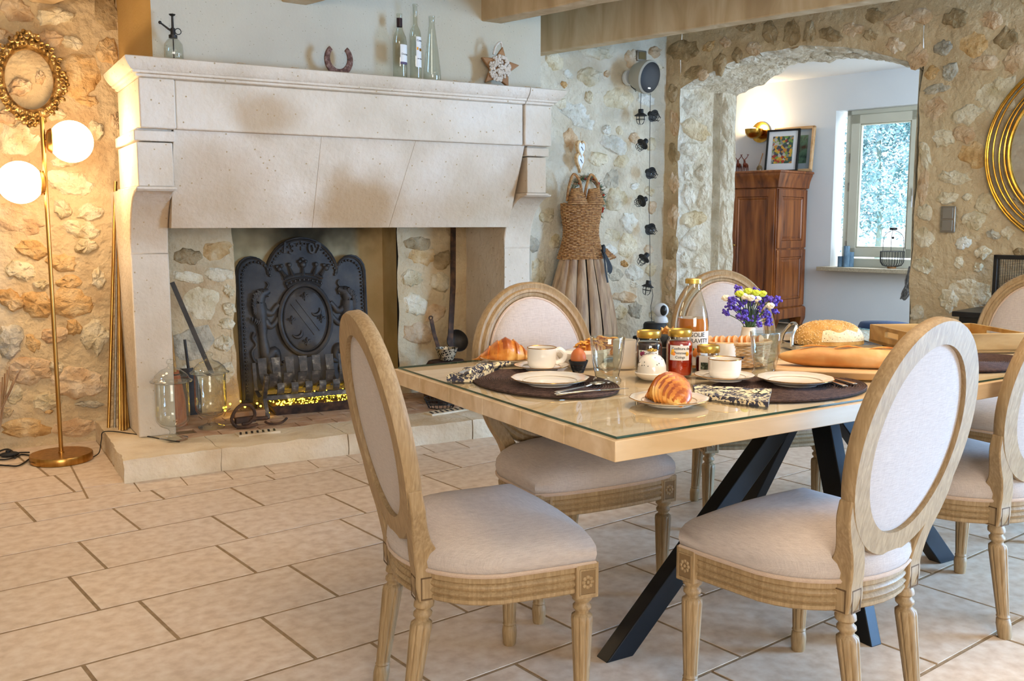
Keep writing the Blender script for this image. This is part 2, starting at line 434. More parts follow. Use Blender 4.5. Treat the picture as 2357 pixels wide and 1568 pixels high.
MT['seed'] = PM('sesame_seed', '#d7a868', '#e9c48c', scale=20, rough=.6, rnd=.2)
MT['egg'] = PM('brown_egg', '#c2672f', '#cf7440', scale=6, rough=.45)
MT['fig'] = PM('fig_jam', '#1c0a0c', '#2c0f10', scale=12, rough=.1, coat=.8)
MT['quince'] = PM('quince_jam', '#6d0f05', '#a3240b', '#c33a12', scale=9, rough=.1, coat=.8)
MT['juice'] = PM('orange_juice', '#c96a0c', '#d97d18', scale=5, rough=.12, coat=.8)
MT['paper'] = PM('paper_label', '#e9e2d8', scale=3, rough=.7)
MT['ink'] = PM('grey_ink', '#5a5450', scale=3, rough=.8)
MT['plum'] = PM('plum_print', '#6b1f47', '#8b2f4a', scale=60, rough=.7)
MT['yellow'] = PM('yellow_print', '#e0a72a', scale=3, rough=.7)
MT['peach'] = PM('orange_print', '#e88a3a', scale=3, rough=.7)
MT['green'] = PM('green_leaf', '#2f5a2a', '#4a7a35', scale=30, rough=.6)
MT['lidgold'] = PM('gold_lid', '#c4a048', '#d8b865', scale=12, rough=.30, metal=.8)
MT['winered'] = PM('wine_capsule', '#2a1014', scale=3, rough=.35)
MT['lead'] = PM('mauve_band', '#5b4a63', scale=3, rough=.6)
MT['napkin'] = PM('printed_cotton', '#3c3b49', '#474550', '#e0cfa6', '#e8d9b4', scale=62, detail=1.5, rough=.95, distort=1.5, ramp=[.3,.50,.53,.7])
MT['cream'] = PM('cream_print', '#e6d5ad', scale=3, rough=.9)
MT['violet'] = PM('statice_violet', '#3f2a8c', '#5c46b5', '#7d6bd0', scale=90, rough=.8)
MT['lime_fl'] = PM('green_chrysanthemum', '#b9c92e', '#d5df52', scale=80, rough=.8)
MT['white_fl'] = PM('cream_flower', '#efe3c6', '#f4eedd', scale=80, rough=.8)
MT['stem'] = PM('flower_stem', '#35502a', '#4c6a38', scale=30, rough=.6)
MT['wool'] = PM('cream_wool', '#c6b8a6', '#dccfbf', scale=60, rough=1, bump=.8, bscale=120, bdist=.006)
MT['starwood'] = PM('star_wood', '#8b5f38', '#a87a4c', scale=4, stretch=(2,10,10), rough=.6)
MT['traywood'] = wood('acacia_tray', '#8f6a34', '#b28645', '#c9a163', grain=(3,12,12), rough=.5)
MT['board'] = wood('beech_board', '#c99c68', '#dbb283', '#e6c49a', grain=(3,14,14), rough=.55)
MT['redbristle'] = PM('orange_bristle', '#a8512a', '#c9713f', scale=30, stretch=(6,6,.5), rough=.7)
MT['deer'] = PM('carved_teak', '#5a2410', '#7a3416', scale=20, rough=.4)
MT['oilglass'] = PM('amber_glass', '#5b4318', '#7a5c22', scale=5, rough=.1, coat=.5)
MT['winframe'] = PM('cream_window_paint', '#cfccb8', '#d6d3c0', scale=3, rough=.5)
MT['sill'] = PM('granite_sill', '#9d8f78', '#c4b59a', scale=120, rough=.5)
MT['candle'] = PM('blue_glass_candle', '#5c7c96', '#86a6bf', scale=12, rough=.25)
MT['globe'] = EM('lit_opal_globe', '#ffdcb0', 9.0)
MT['led'] = EM('yellow_led', '#ffcf2a', 14.0)
MT['sconcelight'] = EM('sconce_bulb', '#ffe2b8', 60.0)
MT['mirror'] = PM('mirror_silver', '#d9d9d6', scale=3, rough=.02, metal=1)
MT['bluepouf'] = fabric('blue_fabric', '#2f4468', '#3f5680')
MT['rope'] = PM('grey_rope', '#7d828a', '#a3a8ae', scale=60, rough=.9)
MT['cable'] = PM('black_cable', '#17130f', scale=3, rough=.6)
MT['tint_white'] = PM('white_plastic', '#e9ebee', scale=3, rough=.3)
MT['print'] = None
# ------------------------------------------------------------------ the setting: floor
def adopt(parent, o):
    o.parent = parent; o.matrix_parent_inverse = Matrix.Translation(-parent.location)
    return o
def struct(name, mb, mat, smooth=40, bevel=0):
    o = mb.build(name, mat, smooth=smooth, bevel=bevel); o['kind'] = 'structure'
    return o
floor = MB()
floor.add([(-3.2,-3.2,-.0016),(9.5,-3.2,-.0016),(9.5,12,-.0016),(-3.2,12,-.0016)], [(0,1,2,3)])
floor = struct('floor', floor, MT['grout'])
TA = math.radians(8.2)
def tile_xy(u, v): return Vector((u*math.cos(TA) - v*math.sin(TA), u*math.sin(TA) + v*math.cos(TA)))
def clip(poly, a, b, c):           # keep a x + b y <= c
    out = []
    for i in range(len(poly)):
        p, q = poly[i], poly[(i+1) % len(poly)]
        dp, dq = a*p[0] + b*p[1] - c, a*q[0] + b*q[1] - c
        if dp <= 0: out.append(p)
        if dp * dq < 0:
            t = dp / (dp - dq); out.append(Vector((p[0] + (q[0]-p[0])*t, p[1] + (q[1]-p[1])*t)))
    return out
def inset(poly, d):
    c = sum((Vector(p) for p in poly), Vector((0,0))) / len(poly); n = len(poly); out = []
    for i in range(n):
        p0, p1, p2 = Vector(poly[i-1]), Vector(poly[i]), Vector(poly[(i+1) % n])
        e1 = (p1-p0).normalized(); e2 = (p2-p1).normalized()
        n1 = Vector((-e1.y, e1.x)); n2 = Vector((-e2.y, e2.x))
        if n1.dot(c-p1) < 0: n1 = -n1
        if n2.dot(c-p1) < 0: n2 = -n2
        k = 1 + n1.dot(n2)
        out.append(p1 + (n1+n2) * (d / max(k, .3)))
    return out
def area2(poly): return abs(sum(poly[i-1][0]*poly[i][1] - poly[i][0]*poly[i-1][1] for i in range(len(poly)))) / 2
tile_rest = MB()
n_tiles = 0
def add_tile(poly, joint=.006, force_rest=False):
    global n_tiles
    poly = [Vector((p[0], p[1])) for p in poly]
    if len(poly) < 3 or area2(poly) < .0012: return
    a = inset(poly, joint); b = inset(poly, joint + .0002)
    c = sum(a, Vector((0,0))) / len(a)
    near = [(.5045*p.x + .8634*p.y, .8634*p.x - .5045*p.y) for p in a]
    vis = any(d > 2.25 and abs(s) < .56*d + .05 for d, s in near) and c.y < 5.8 and (c - Vector((4.7, 5.77))).dot(Vector((-WA.n.x, -WA.n.y))) < .8
    dz = random.uniform(-.0008, .0008)
    ra = [(p.x, p.y, -.004) for p in a]; rb = [(p.x, p.y, dz) for p in b]
    if not vis or force_rest:
        tile_rest.rings([ra, rb], cap0=False); return
    n_tiles += 1
    mb = MB(); mb.rings([[(x-c.x, y-c.y, z) for x, y, z in ra], [(x-c.x, y-c.y, z) for x, y, z in rb]], cap0=False)
    mb.build('tile', MT['tile'], floor, smooth=0, loc=(c.x, c.y, 0))
TL, TW = .525, .3695
row_off = {0: .126, 1: .395, 2: .273, 3: .40, 4: .109, 5: .33, 6: .05, -1: .30, -2: .02, -3: .41, -4: .2}
for k in range(-16, 9):
    v0 = 2.362 + k * TW
    off = row_off.get(k, random.random() * TL)
    for j in range(-8, 16):
        u0 = off + j * TL
        poly = [tile_xy(u0, v0), tile_xy(u0+TL, v0), tile_xy(u0+TL, v0+TW), tile_xy(u0, v0+TW)]
        main = clip(poly, 0, 1, 4.545); add_tile(main)
        left = clip(clip(clip(poly, 0, -1, -4.545), 1, 0, .475), 0, 1, 5.78)
        if left: add_tile(left)
        right = clip(clip(clip(poly, 0, -1, -4.545), -1, 0, -3.45), 0, 1, 5.78)
        if right: add_tile(right)
x = .475
while x < 3.45:                                    # small border tiles in front of the hearth
    w = random.uniform(.2, .225)
    add_tile([(x, 4.545), (min(x+w, 3.45), 4.545), (min(x+w, 3.45), 4.74), (x, 4.74)], .003); x += w
y = 4.74
while y < 5.76:                                    # and along its left side
    h = random.uniform(.15, .18)
    add_tile([(.475, y), (.66, y), (.66, min(y+h, 5.78)), (.475, min(y+h, 5.78))], .0025); y += h
y = 4.74
while y < 5.76:
    add_tile([(3.25, y), (3.45, y), (3.45, min(y+.17, 5.78)), (3.25, min(y+.17, 5.78))], .0025); y += .17
o = tile_rest.build('tile_field', MT['tile'], floor, smooth=0); o['kind'] = 'stuff'

# ------------------------------------------------------------------ walls
def disp(p, amp): return noise.noise(p * 2.3) * amp + noise.noise(p * 8.1) * amp * .7 + noise.noise(p * 19) * amp * .4
def wall_grid(fr, s0, s1, z0, z1, res=.06, amp=.012, low=None, mb=None, edge=None):
    mb = mb or MB(); ns = max(2, int(round((s1-s0)/res))); nz = max(2, int(round((z1-z0)/res)))
    rows = []
    for i in range(ns + 1):
        s = s0 + (s1-s0)*i/ns; zl = low(s) if low else z0; col = []
        for j in range(nz + 1):
            z = zl + (z1-zl)*j/nz
            ss = s
            if edge == 'R' and i == ns or edge == 'L' and i == 0: ss = s + .022*noise.noise(Vector((s*3, z*5, 1.7)))
            p = fr.at(ss, z); col.append(p + fr.n * disp(p, amp))
        rows.append(col)
    mb.rings(rows, closed=False, cap0=False, cap1=False)
    return mb
ZC = 2.64
wall_back = struct('wall_back', wall_grid(WB, -1.2, .91, 0, ZC, .04, .016, mb=wall_grid(WB, -3.2, -1.2, 0, ZC, .2, .016)), MT['mortar'])
wall_corner = struct('wall_corner', wall_grid(WB, 3.0, 4.78, 0, ZC, .04, .012), MT['mortar_pale'])
def arch_low(s):
    a, b, c = (.13, 2.185), (1.10, 2.375), (1.89, 2.150)
    return (a[1]*(s-b[0])*(s-c[0])/((a[0]-b[0])*(a[0]-c[0])) + b[1]*(s-a[0])*(s-c[0])/((b[0]-a[0])*(b[0]-c[0]))
            + c[1]*(s-a[0])*(s-b[0])/((c[0]-a[0])*(c[0]-b[0]))) + .018*noise.noise(Vector((s*4.2, 3.3, .2))) + .008*noise.noise(Vector((s*15, 1.3, .2)))
SL, SR, DOOR0, DOOR1, DOORH = .13, 1.89, 5.5, 7.5, 2.2
wa = MB()
wall_grid(WA, -.05, SL, 0, ZC, .05, .012, mb=wa, edge='R')
wall_grid(WA, SL, SR, 0, ZC, .05, .012, low=arch_low, mb=wa)
wall_grid(WA, SR, 4.0, 0, ZC, .05, .012, mb=wa, edge='L')
wall_grid(WA, 4.0, DOOR0, 0, ZC, .3, .01, mb=wa)
wall_grid(WA, DOOR0, DOOR1, 0, ZC, .3, .0, low=lambda s: DOORH, mb=wa)
wall_grid(WA, DOOR1, 9.3, 0, ZC, .3, .0, mb=wa)
wall_arch = struct('wall_arch', wa, MT['mortar'])
# thickness of the arch: left jamb with its door rebate, vault, right jamb
TH = .50
def jamb_s(t): return lerp(SL, .30, t / TH) - (.055 if .295 < t < .365 else 0)
offs = [0, .03, .1, .18, .25, .294, .298, .33, .362, .366, .42, TH]
jl = MB(); rows = []
for t in offs:
    col = []
    for j in range(45):
        z = 2.22 * j / 44
        p = WA.at(jamb_s(t) + (.022*noise.noise(Vector((SL*3, z*5, 1.7))) if t < .02 else 0), z, t)
        col.append(p + WA.s * (disp(p, .012) if 0 < t else 0))
    rows.append(col)
jl.rings(rows, closed=False, cap0=False, cap1=False)
vault = MB(); rows = []
for t in [0, .03, .1, .18, .26, .34, .42, TH]:
    col = []
    for j in range(61):
        s = lerp(jamb_s(0) if t < .02 else lerp(SL, .30, t/TH) - .01, SR, j / 60)
        p = WA.at(s, arch_low(lerp(SL, SR, j / 60)) - .05 * t, t)
        col.append(p + Vector((0, 0, disp(p * 2.0, .035) if t > .01 else 0)))
    rows.append(col)
vault.rings(rows, closed=False, cap0=False, cap1=False)
jr = MB(); jr.rings([[WA.at(SR + .022*noise.noise(Vector((SR*3, 2.2*j/30*1, 1.7))), 2.2*j/30, 0) for j in range(31)], [WA.at(SR - .03, 2.2*j/30, TH) for j in range(31)]], closed=False, cap0=False, cap1=False)
jamb_left = struct('wall_arch_jamb', jl, MT['stone5'])  # pale stone, lightened further for the far room's light on it
vault = struct('wall_arch_vault', vault, MT['stone5'])
struct('wall_arch_jamb_right', jr, MT['mortar'])
# rest of the dining room, behind and beside the viewer
sh = MB()
sh.add([(-3.2,5.77,0),(-3.2,-3.2,0),(-3.2,-3.2,ZC),(-3.2,5.77,ZC)], [(0,1,2,3)])
for x0, x1, z0, z1 in ((-3.2,-1.9,0,ZC), (.7,7.3,0,ZC), (-1.9,.7,0,.85), (-1.9,.7,2.35,ZC)):
    sh.add([(x0,-3.2,z0),(x1,-3.2,z0),(x1,-3.2,z1),(x0,-3.2,z1)], [(0,1,2,3)])
struct('wall_rear', sh, MT['mortar'])
fr = MB()
for x in (-1.88, -.6, .68): fr.box((x, -3.2, 1.6), (.06, .06, 1.5))
for z in (.87, 2.33): fr.box((-.6, -3.2, z), (2.6, .06, .06))
struct('window_2', fr, MT['winframe'])
fr = MB()
for s in (DOOR0+.03, (DOOR0+DOOR1)/2, DOOR1-.03): fr.box((0,0,0), (.07,.06,DOORH), M=WA.mat(s, DOORH/2, .03))
for z in (.06, DOORH-.04): fr.box((0,0,0), (DOOR1-DOOR0,.06,.09), M=WA.mat((DOOR0+DOOR1)/2, z, .03))
struct('door_1', fr, MT['winframe'])
cl = MB(); cl.add([(-3.2,-3.2,ZC),(7.6,-3.2,ZC),(4.72,5.8,ZC),(-3.2,5.8,ZC)], [(0,1,2,3)])
struct('ceiling', cl, MT['ceil'])
# ceiling beams, running from the fireplace wall out over the viewer's right
BD = Vector((math.sin(math.radians(16.5)), -math.cos(math.radians(16.5)), 0)); BN = Vector((BD.y, -BD.x, 0))
def beam(n, start, length, w, h, z0, rough):
    mb = MB(); rs = []
    if BN.x > 0: nn = BN
    else: nn = -BN
    N = 40
    for i in range(N + 1):
        c = Vector(start) + BD * (length * i / N)
        j = lambda k: rough * noise.noise(Vector((i*.9, k*3.1, n)))
        rs.append([c + Vector((0,0,z0+j(0))), c + nn*w + Vector((0,0,z0+j(1))), c + nn*w + Vector((0,0,z0+h)), c + Vector((0,0,z0+h))])
    mb.rings(rs)
    return struct(f'trim_{n}', mb, MT['beam'], smooth=0, bevel=.008)
def beam_start(px, py, z, y): 
    p = on_z(px, py, z); k = (y - p.y) / BD.y; return (p.x + BD.x*k, y, 0)
beam(1, beam_start(1251, 120, 2.35, 5.76), 7.2, .11, .27, 2.35, .003)
beam(2, (2.70, 4.98, 0), 7.5, .13, .25, 2.352, .008)
beam(3, (1.545, 4.98, 0), 7.5, .13, .26, 2.33, .014)
beam(4, (.45, 5.76, 0), 8, .12, .26, 2.36, .006)

# ------------------------------------------------------------------ rubble stones set in the walls
STONES = []
for k in range(22):
    rnd = random.Random(100 + k); n = 17; base = []
    sq = rnd.uniform(.35, 1.0); cut = [rnd.uniform(.55, 1.0) for _ in range(4)]; sk = rnd.uniform(-.18, .18)
    for j in range(n):
        a = 2*pi*(j + rnd.uniform(-.25, .25))/n
        c, s = math.cos(a), math.sin(a)
        q = 1 / max(abs(c), abs(s)); r = lerp(1, q, sq) * lerp(1, cut[int(a/(pi/2)) % 4], abs(math.sin(2*a))) * rnd.uniform(.80, 1.10)
        base.append((.5*r*c + sk*.5*r*s, .5*r*s))
    mb = MB(); rings = []
    tilt = (rnd.uniform(-.5, .5), rnd.uniform(-.5, .5))
    for sc_, h, jit in ((1.10, -.55, .06), (1.0, .22, .12), (.84, .78, .22), (.48, 1.0, .42)):
        rings.append([(x*sc_*(1+rnd.uniform(-jit, jit)*.5), -(h*(1 + tilt[0]*x + tilt[1]*z) + rnd.uniform(-jit, jit)*.8), z*sc_*(1+rnd.uniform(-jit, jit)*.5)) for x, z in base])
    mb.rings(rings, cap0=False, cap1=False)
    top = len(mb.v) - n
    mb.v.append(Vector((0, -1.0, 0)))
    for j in range(n): mb.f.append([top+j, top+(j+1) % n, len(mb.v)-1])
    mb.m = [0]*len(mb.f)
    STONES.append(mb.mesh('stone', 50))
    STONES[-1].materials.append(MT['stone0'])
def stone(fr, parent, s, z, w, h, depth, mat, rnd, off=0.0):
    me = rnd.choice(STONES)
    o = bpy.data.objects.new('stone', me); COL.objects.link(o)
    o.material_slots[0].link = 'OBJECT'; o.material_slots[0].material = MT[mat]
    p = fr.at(s, z, off)
    bias = disp(p, .012)
    m = fr.mat(s, z, off - bias) @ Matrix.Rotation(rnd.uniform(-.25, .25) + (pi if rnd.random() < .5 else 0), 4, 'Y') @ Matrix.Diagonal((w, depth, h, 1))
    o.matrix_world = m; o.parent = parent
    return o
def stones(fr, parent, items, fill=None, n_fill=0, seed=1, kinds=('stone0',), depth=(.012, .022), off=0.0, holes=(), grow=1.18):
    rnd = random.Random(seed); done = []
    for it in items:
        x, y, w, h = it[:4]; kind = it[4] if len(it) > 4 else rnd.choice(kinds)
        s, z = fr.px(x, y, off); s0, _ = fr.px(x - w/2, y, off); s1, _ = fr.px(x + w/2, y, off)
        _, z0 = fr.px(x, y + h/2, off); _, z1 = fr.px(x, y - h/2, off)
        ww, hh = abs(s1-s0)*grow, abs(z1-z0)*grow
        stone(fr, parent, s, z, ww, hh, rnd.uniform(*depth), kind, rnd, off); done.append((s, z, ww, hh))
    tries = 0; k = 0
    while fill and k < n_fill and tries < n_fill * 40:
        tries += 1
        s, z = rnd.uniform(fill[0], fill[1]), rnd.uniform(fill[2], fill[3])
        w, h = rnd.uniform(.06, .19), rnd.uniform(.045, .115)
        if any(abs(s-a) < (w+c)/2 + .012 and abs(z-b) < (h+d)/2 + .012 for a, b, c, d in done): continue
        if any(a < s + w*.6 and s - w*.6 < b and c < z + h*.6 and z - h*.6 < d for a, b, c, d in holes): continue
        if len(fill) > 4 and not fill[4](s, z, w, h): continue
        stone(fr, parent, s, z, w, h, rnd.uniform(*depth), rnd.choice(kinds), rnd, off); done.append((s, z, w, h)); k += 1
L_ST = [(40,25,80,52,'stone3'),(132,35,84,38,'stone0'),(108,92,68,40,'stone3'),(166,98,46,30,'stone0'),(186,176,96,88,'stone1'),(246,116,48,54,'stone1'),(245,32,54,72,'stone4'),
 (8,85,40,36,'stone3'),(50,200,50,36,'stone3'),(92,180,22,30,'stone3'),(15,265,44,36,'stone3'),(128,262,50,30,'stone0'),(202,232,46,26,'stone1'),(48,322,98,74,'stone0'),(150,372,60,28,'stone0'),(222,300,36,40,'stone0'),
 (160,420,104,52,'stone0'),(146,482,40,42,'stone0'),(212,488,54,36,'stone0'),(42,505,112,62,'stone3'),(186,527,84,40,'stone0'),(72,572,72,46,'stone1'),(200,566,50,34,'stone0'),(140,606,66,40,'stone1'),(48,624,64,52,'stone0'),
 (158,650,56,34,'stone1'),(98,655,40,22,'stone0'),(26,690,58,50,'stone1'),(84,700,74,58,'stone1'),(170,698,92,62,'stone1'),(226,640,30,46,'stone0'),(22,792,54,76,'stone2'),(76,788,30,40,'stone1'),(126,775,62,36,'stone3'),(172,752,34,36,'stone1'),
 (222,776,64,74,'stone0'),(70,850,94,62,'stone3'),(186,880,116,72,'stone3'),(28,905,44,50,'stone0'),(110,925,64,40,'stone0'),(206,930,58,18,'stone2'),(14,950,34,24,'stone4'),(62,985,110,44,'stone1'),(176,985,92,40,'stone3'),(112,948,20,10,'stone1'),(30,435,60,30,'stone3'),(130,845,30,30,'stone0')]
stones(WB, wall_back, L_ST, (-.75, .85, .05, 2.5), 34, 5, ('stone0','stone1','stone3'), (.012, .026), holes=((-.1,.45,1.95,2.5),))
C_ST = [(1276,141,40,38,'stone0'),(1373,122,66,28,'stone0'),(1309,172,22,22,'stone5'),(1353,177,46,38,'stone0'),(1396,170,14,14,'stone3'),(1419,225,66,54,'stone0'),(1354,225,16,28,'stone0'),(1332,269,82,52,'stone5'),(1393,299,20,20,'stone5'),(1425,302,16,20,'stone0'),
 (1314,322,32,46,'stone3'),(1409,333,56,38,'stone5'),(1378,368,40,28,'stone0'),(1429,371,34,28,'stone0'),(1460,317,22,28,'stone3'),(1406,412,34,42,'stone2'),(1460,430,20,16,'stone5'),(1421,458,44,48,'stone0'),(1447,513,36,42,'stone5'),(1409,543,40,30,'stone0'),
 (1447,566,40,50,'stone0'),(1406,578,26,28,'stone5'),(1228,564,24,40,'stone2'),(1414,632,38,36,'stone2'),(1460,628,36,36,'stone5'),(1437,607,16,14,'stone1'),(1462,655,24,16,'stone5'),(1437,686,52,26,'stone3'),(1429,720,28,30,'stone0'),(1258,495,32,32,'stone0'),(1279,553,22,32,'stone0'),(1462,716,30,38,'stone2'),
 (1299,195,14,14,'stone1'),(1470,185,24,30,'stone3'),(1450,135,30,40,'stone3'),(1500,330,22,30,'stone0'),(1494,440,22,24,'stone0'),(1500,480,18,30,'stone3'),(1498,620,22,28,'stone0'),(1240,630,30,60,'stone0'),(1290,240,26,26,'stone0'),(1505,120,24,24,'stone3')]
stones(WB, wall_corner, C_ST, (3.2, 4.62, .1, 2.4), 22, 9, ('stone0','stone5','stone3'), (.008, .018))
A_ST = [(2013,33,46,34,'stone4'),(2069,51,64,40,'stone3'),(2122,36,48,34,'stone3'),(2199,46,50,44,'stone4'),(2283,46,46,40,'stone3'),(2062,102,40,36,'stone3'),(2110,130,46,50,'stone3'),(2173,110,38,34,'stone2'),(2242,102,56,58,'stone1'),(2314,87,52,46,'stone4'),(2265,145,58,34,'stone3'),
 (2337,133,52,66,'stone3'),(2146,168,34,32,'stone1'),(2191,166,34,36,'stone2'),(2158,204,60,22,'stone2'),(2153,250,54,52,'stone3'),(2230,263,72,40,'stone0'),(2290,224,96,84,'stone0'),(2171,316,46,40,'stone0'),(2219,309,48,40,'stone3'),(2130,355,22,62,'stone0'),(2242,362,66,60,'stone1'),
 (2194,410,72,30,'stone0'),(2181,457,46,32,'stone0'),(2270,467,56,48,'stone0'),(2226,454,20,16,'stone0'),(2238,508,50,38,'stone0'),(2219,559,36,28,'stone5'),(2286,540,30,20,'stone2'),(2321,537,30,28,'stone0'),(2264,582,40,28,'stone0'),(2251,617,20,22,'stone0'),(2128,550,44,48,'stone0'),(2124,610,40,38,'stone0'),
 (2207,604,22,28,'stone0'),(2235,674,92,62,'stone0'),(2184,693,42,50,'stone0'),(2112,718,30,34,'stone0'),(2126,430,22,90,'stone3'),(2128,490,30,34,'stone0'),
 (1575,117,64,46,'stone4'),(1630,108,26,20,'stone1'),(1670,98,24,26,'stone3'),(1655,148,26,44,'stone4'),(1696,125,22,34,'stone4'),(1735,112,32,30,'stone3'),(1592,168,40,26,'stone4'),(1617,172,24,26,'stone3'),(1772,72,30,60,'stone4'),(1824,76,40,60,'stone4'),(1866,72,26,48,'stone4'),(1912,80,52,30,'stone4'),(1962,66,42,34,'stone3'),(2004,82,30,28,'stone4'),(1718,62,40,26,'stone4'),
 (1548,215,22,40,'stone4'),(1550,285,22,62,'stone3'),(1550,352,22,48,'stone4'),(1549,420,22,44,'stone3'),(1547,500,22,54,'stone3'),(1546,570,22,48,'stone4'),(1544,640,22,50,'stone3'),(1542,700,22,40,'stone3')]
stones(WA, wall_arch, A_ST, (.02, 2.9, .1, 2.55, lambda s, z, w, h: z - h > (arch_low(min(max(s, SL), SR)) + .02 if SL - w < s < SR + w else 0)), 26, 21, ('stone0','stone3','stone4'), (.008, .018))
# dressed blocks of the arch's left jamb
WJ = Frame(WA.at(SL, 0, 0), (WA.at(.30, 0, TH) - WA.at(SL, 0, 0)), Vector((WA.s.x, WA.s.y, 0)))
_js = (WA.at(.30, 0, TH) - WA.at(SL, 0, 0)).normalized()
WJ = Frame(WA.at(SL, 0, 0), _js, Vector((_js.y, -_js.x, 0)) if Vector((_js.y, -_js.x, 0)).dot(WA.s) > 0 else Vector((-_js.y, _js.x, 0)))
def jb(s, z, w, h, kind, seed):
    stone(WJ, jamb_left, s, z, w*1.06, h*1.06, .016, kind, random.Random(seed), -.004)
z = .06; k = 0; rj = random.Random(4)
while z < 2.1:
    h = rj.uniform(.11, .22)
    if rj.random() < .45:
        jb(.15, z + h/2, .25, h*.9, rj.choice(['stone5','stone5','stone0']), 40+k)
    else:
        a = rj.uniform(.09, .16); jb(.025 + a/2, z + h/2, a*.92, h*.88, 'stone5', 60+k); jb(.03 + a + (.25-a)/2, z + h/2, (.25-a)*.9, h*.86, 'stone5', 80+k)
    z += h; k += 1
z = .05
while z < 2.1:
    h = rj.uniform(.3, .5); h = min(h, 2.16 - z)
    jb(.45, z + h/2, .13, h*.97, 'stone5', 120+k); z += h; k += 1
# voussoir-like rough stones under the vault
for i in range(12):
    s = lerp(.2, 1.75, (i + .5) / 12)
    for t in (.12, .36):
        me = STONES[(i*3 + int(t*10)) % 22]; o = bpy.data.objects.new('stone', me); COL.objects.link(o)
        o.material_slots[0].link = 'OBJECT'; o.material_slots[0].material = MT['stone5']
        fr_m = WA.mat(s, arch_low(s) - .05*t + .004, t) @ Matrix.Rotation(math.atan2(arch_low(s+.05) - arch_low(s-.05), .1), 4, 'Y').inverted() @ Matrix.Rotation(pi/2, 4, 'X') @ Matrix.Diagonal((.15, .016, .22, 1))
        o.matrix_world = fr_m; o.parent = vault

# ------------------------------------------------------------------ far room
FO = 4.6
fw = MB()
def fwq(s0, s1, z0, z1, off=FO):
    fw.add([WA.at(s0, z0, off), WA.at(s1, z0, off), WA.at(s1, z1, off), WA.at(s0, z1, off)], [(0,1,2,3)])
W0, W1, WZ0, WZ1 = -.92, .33, .70, 2.485
ZF = 2.88
fwq(-3.4, W0, 0, ZF); fwq(W1, 3.2, 0, ZF); fwq(W0, W1, 0, WZ0); fwq(W0, W1, WZ1, ZF)
RD = .24
fw.add([WA.at(W0, WZ0, FO), WA.at(W0, WZ0, FO+RD), WA.at(W0, WZ1, FO+RD), WA.at(W0, WZ1, FO)], [(0,1,2,3)])
fw.add([WA.at(W1, WZ0, FO), WA.at(W1, WZ0, FO+RD), WA.at(W1, WZ1, FO+RD), WA.at(W1, WZ1, FO)], [(0,1,2,3)])
fw.add([WA.at(W0, WZ1, FO), WA.at(W1, WZ1, FO), WA.at(W1, WZ1, FO+RD), WA.at(W0, WZ1, FO+RD)], [(0,1,2,3)])
fw.add([WA.at(W0, WZ0, FO), WA.at(W1, WZ0, FO), WA.at(W1, WZ0, FO+RD), WA.at(W0, WZ0, FO+RD)], [(0,1,2,3)])
struct('wall_far', fw, MT['white'])
fs = MB()
fs.add([WA.at(-3.4, 0, .05), WA.at(-3.4, 0, FO), WA.at(-3.4, ZF, FO), WA.at(-3.4, ZF, .05)], [(0,1,2,3)])
fs.add([WA.at(3.2, 0, .05), WA.at(3.2, 0, FO), WA.at(3.2, ZF, FO), WA.at(3.2, ZF, .05)], [(0,1,2,3)])
fs.add([WA.at(-3.4, 0, .52), WA.at(.28, 0, .52), WA.at(.28, ZF, .52), WA.at(-3.4, ZF, .52)], [(0,1,2,3)])
fs.add([WA.at(1.9, 0, .52), WA.at(3.2, 0, .52), WA.at(3.2, ZF, .52), WA.at(1.9, ZF, .52)], [(0,1,2,3)])
fs.add([WA.at(.28, 2.42, .52), WA.at(1.9, 2.42, .52), WA.at(1.9, ZF, .52), WA.at(.28, ZF, .52)], [(0,1,2,3)])
struct('wall_far_sides', fs, MT['white'])
fc = MB(); fc.add([WA.at(-3.4, ZF, .05), WA.at(3.2, ZF, .05), WA.at(3.2, ZF, FO), WA.at(-3.4, ZF, FO)], [(0,1,2,3)])
struct('ceiling_far', fc, MT['white'])
# window of the far room: fixed frame, casement, pane, handle, hinges, sill
win = bpy.data.objects.new('window_1', None); COL.objects.link(win); win.matrix_world = WA.mat(0, 0, FO + .16); win['kind'] = 'structure'
tag(win, 'cream casement window looking onto a sunlit tree in the far room')
f0, f1 = -.84, .33
mb = MB()
mb.box((f0+.03, 0, (WZ0+WZ1)/2), (.06, .09, WZ1-WZ0)); mb.box((f1-.03, 0, (WZ0+WZ1)/2), (.06, .09, WZ1-WZ0))
mb.box(((f0+f1)/2, 0, WZ0+.05), (f1-f0, .09, .1)); mb.box(((f0+f1)/2, 0, WZ1-.03), (f1-f0, .09, .06))
mb.build('window_frame', MT['winframe'], win, bevel=.006)
c0, c1, cz0, cz1 = -.775, .015, .82, 2.43
mb = MB(); cw = .105
for x in (c0+cw/2, c1-cw/2): mb.box((x, -.03, (cz0+cz1)/2), (cw, .07, cz1-cz0))
for z in (cz0+cw/2, cz1-cw/2): mb.box(((c0+c1)/2, -.03, z), (c1-c0, .07, cw))
for x in (c0+cw+.008, c1-cw-.008): mb.box((x, -.03, (cz0+cz1)/2), (.016, .05, cz1-cz0-2*cw))
for z in (cz0+cw+.008, cz1-cw-.008): mb.box(((c0+c1)/2, -.03, z), (c1-c0-2*cw, .05, .016))
cas = mb.build('casement', MT['winframe'], win, bevel=.006)
mb = MB(); mb.box(((c0+c1)/2, -.025, (cz0+cz1)/2), (c1-c0-2*cw, .006, cz1-cz0-2*cw)); mb.build('pane', MT['pane'], win)
mb = MB(); mb.box((c1+.09, -.03, (cz0+cz1)/2), (.09, .07, cz1-cz0)); mb.build('casement_stile', MT['winframe'], win, bevel=.006)
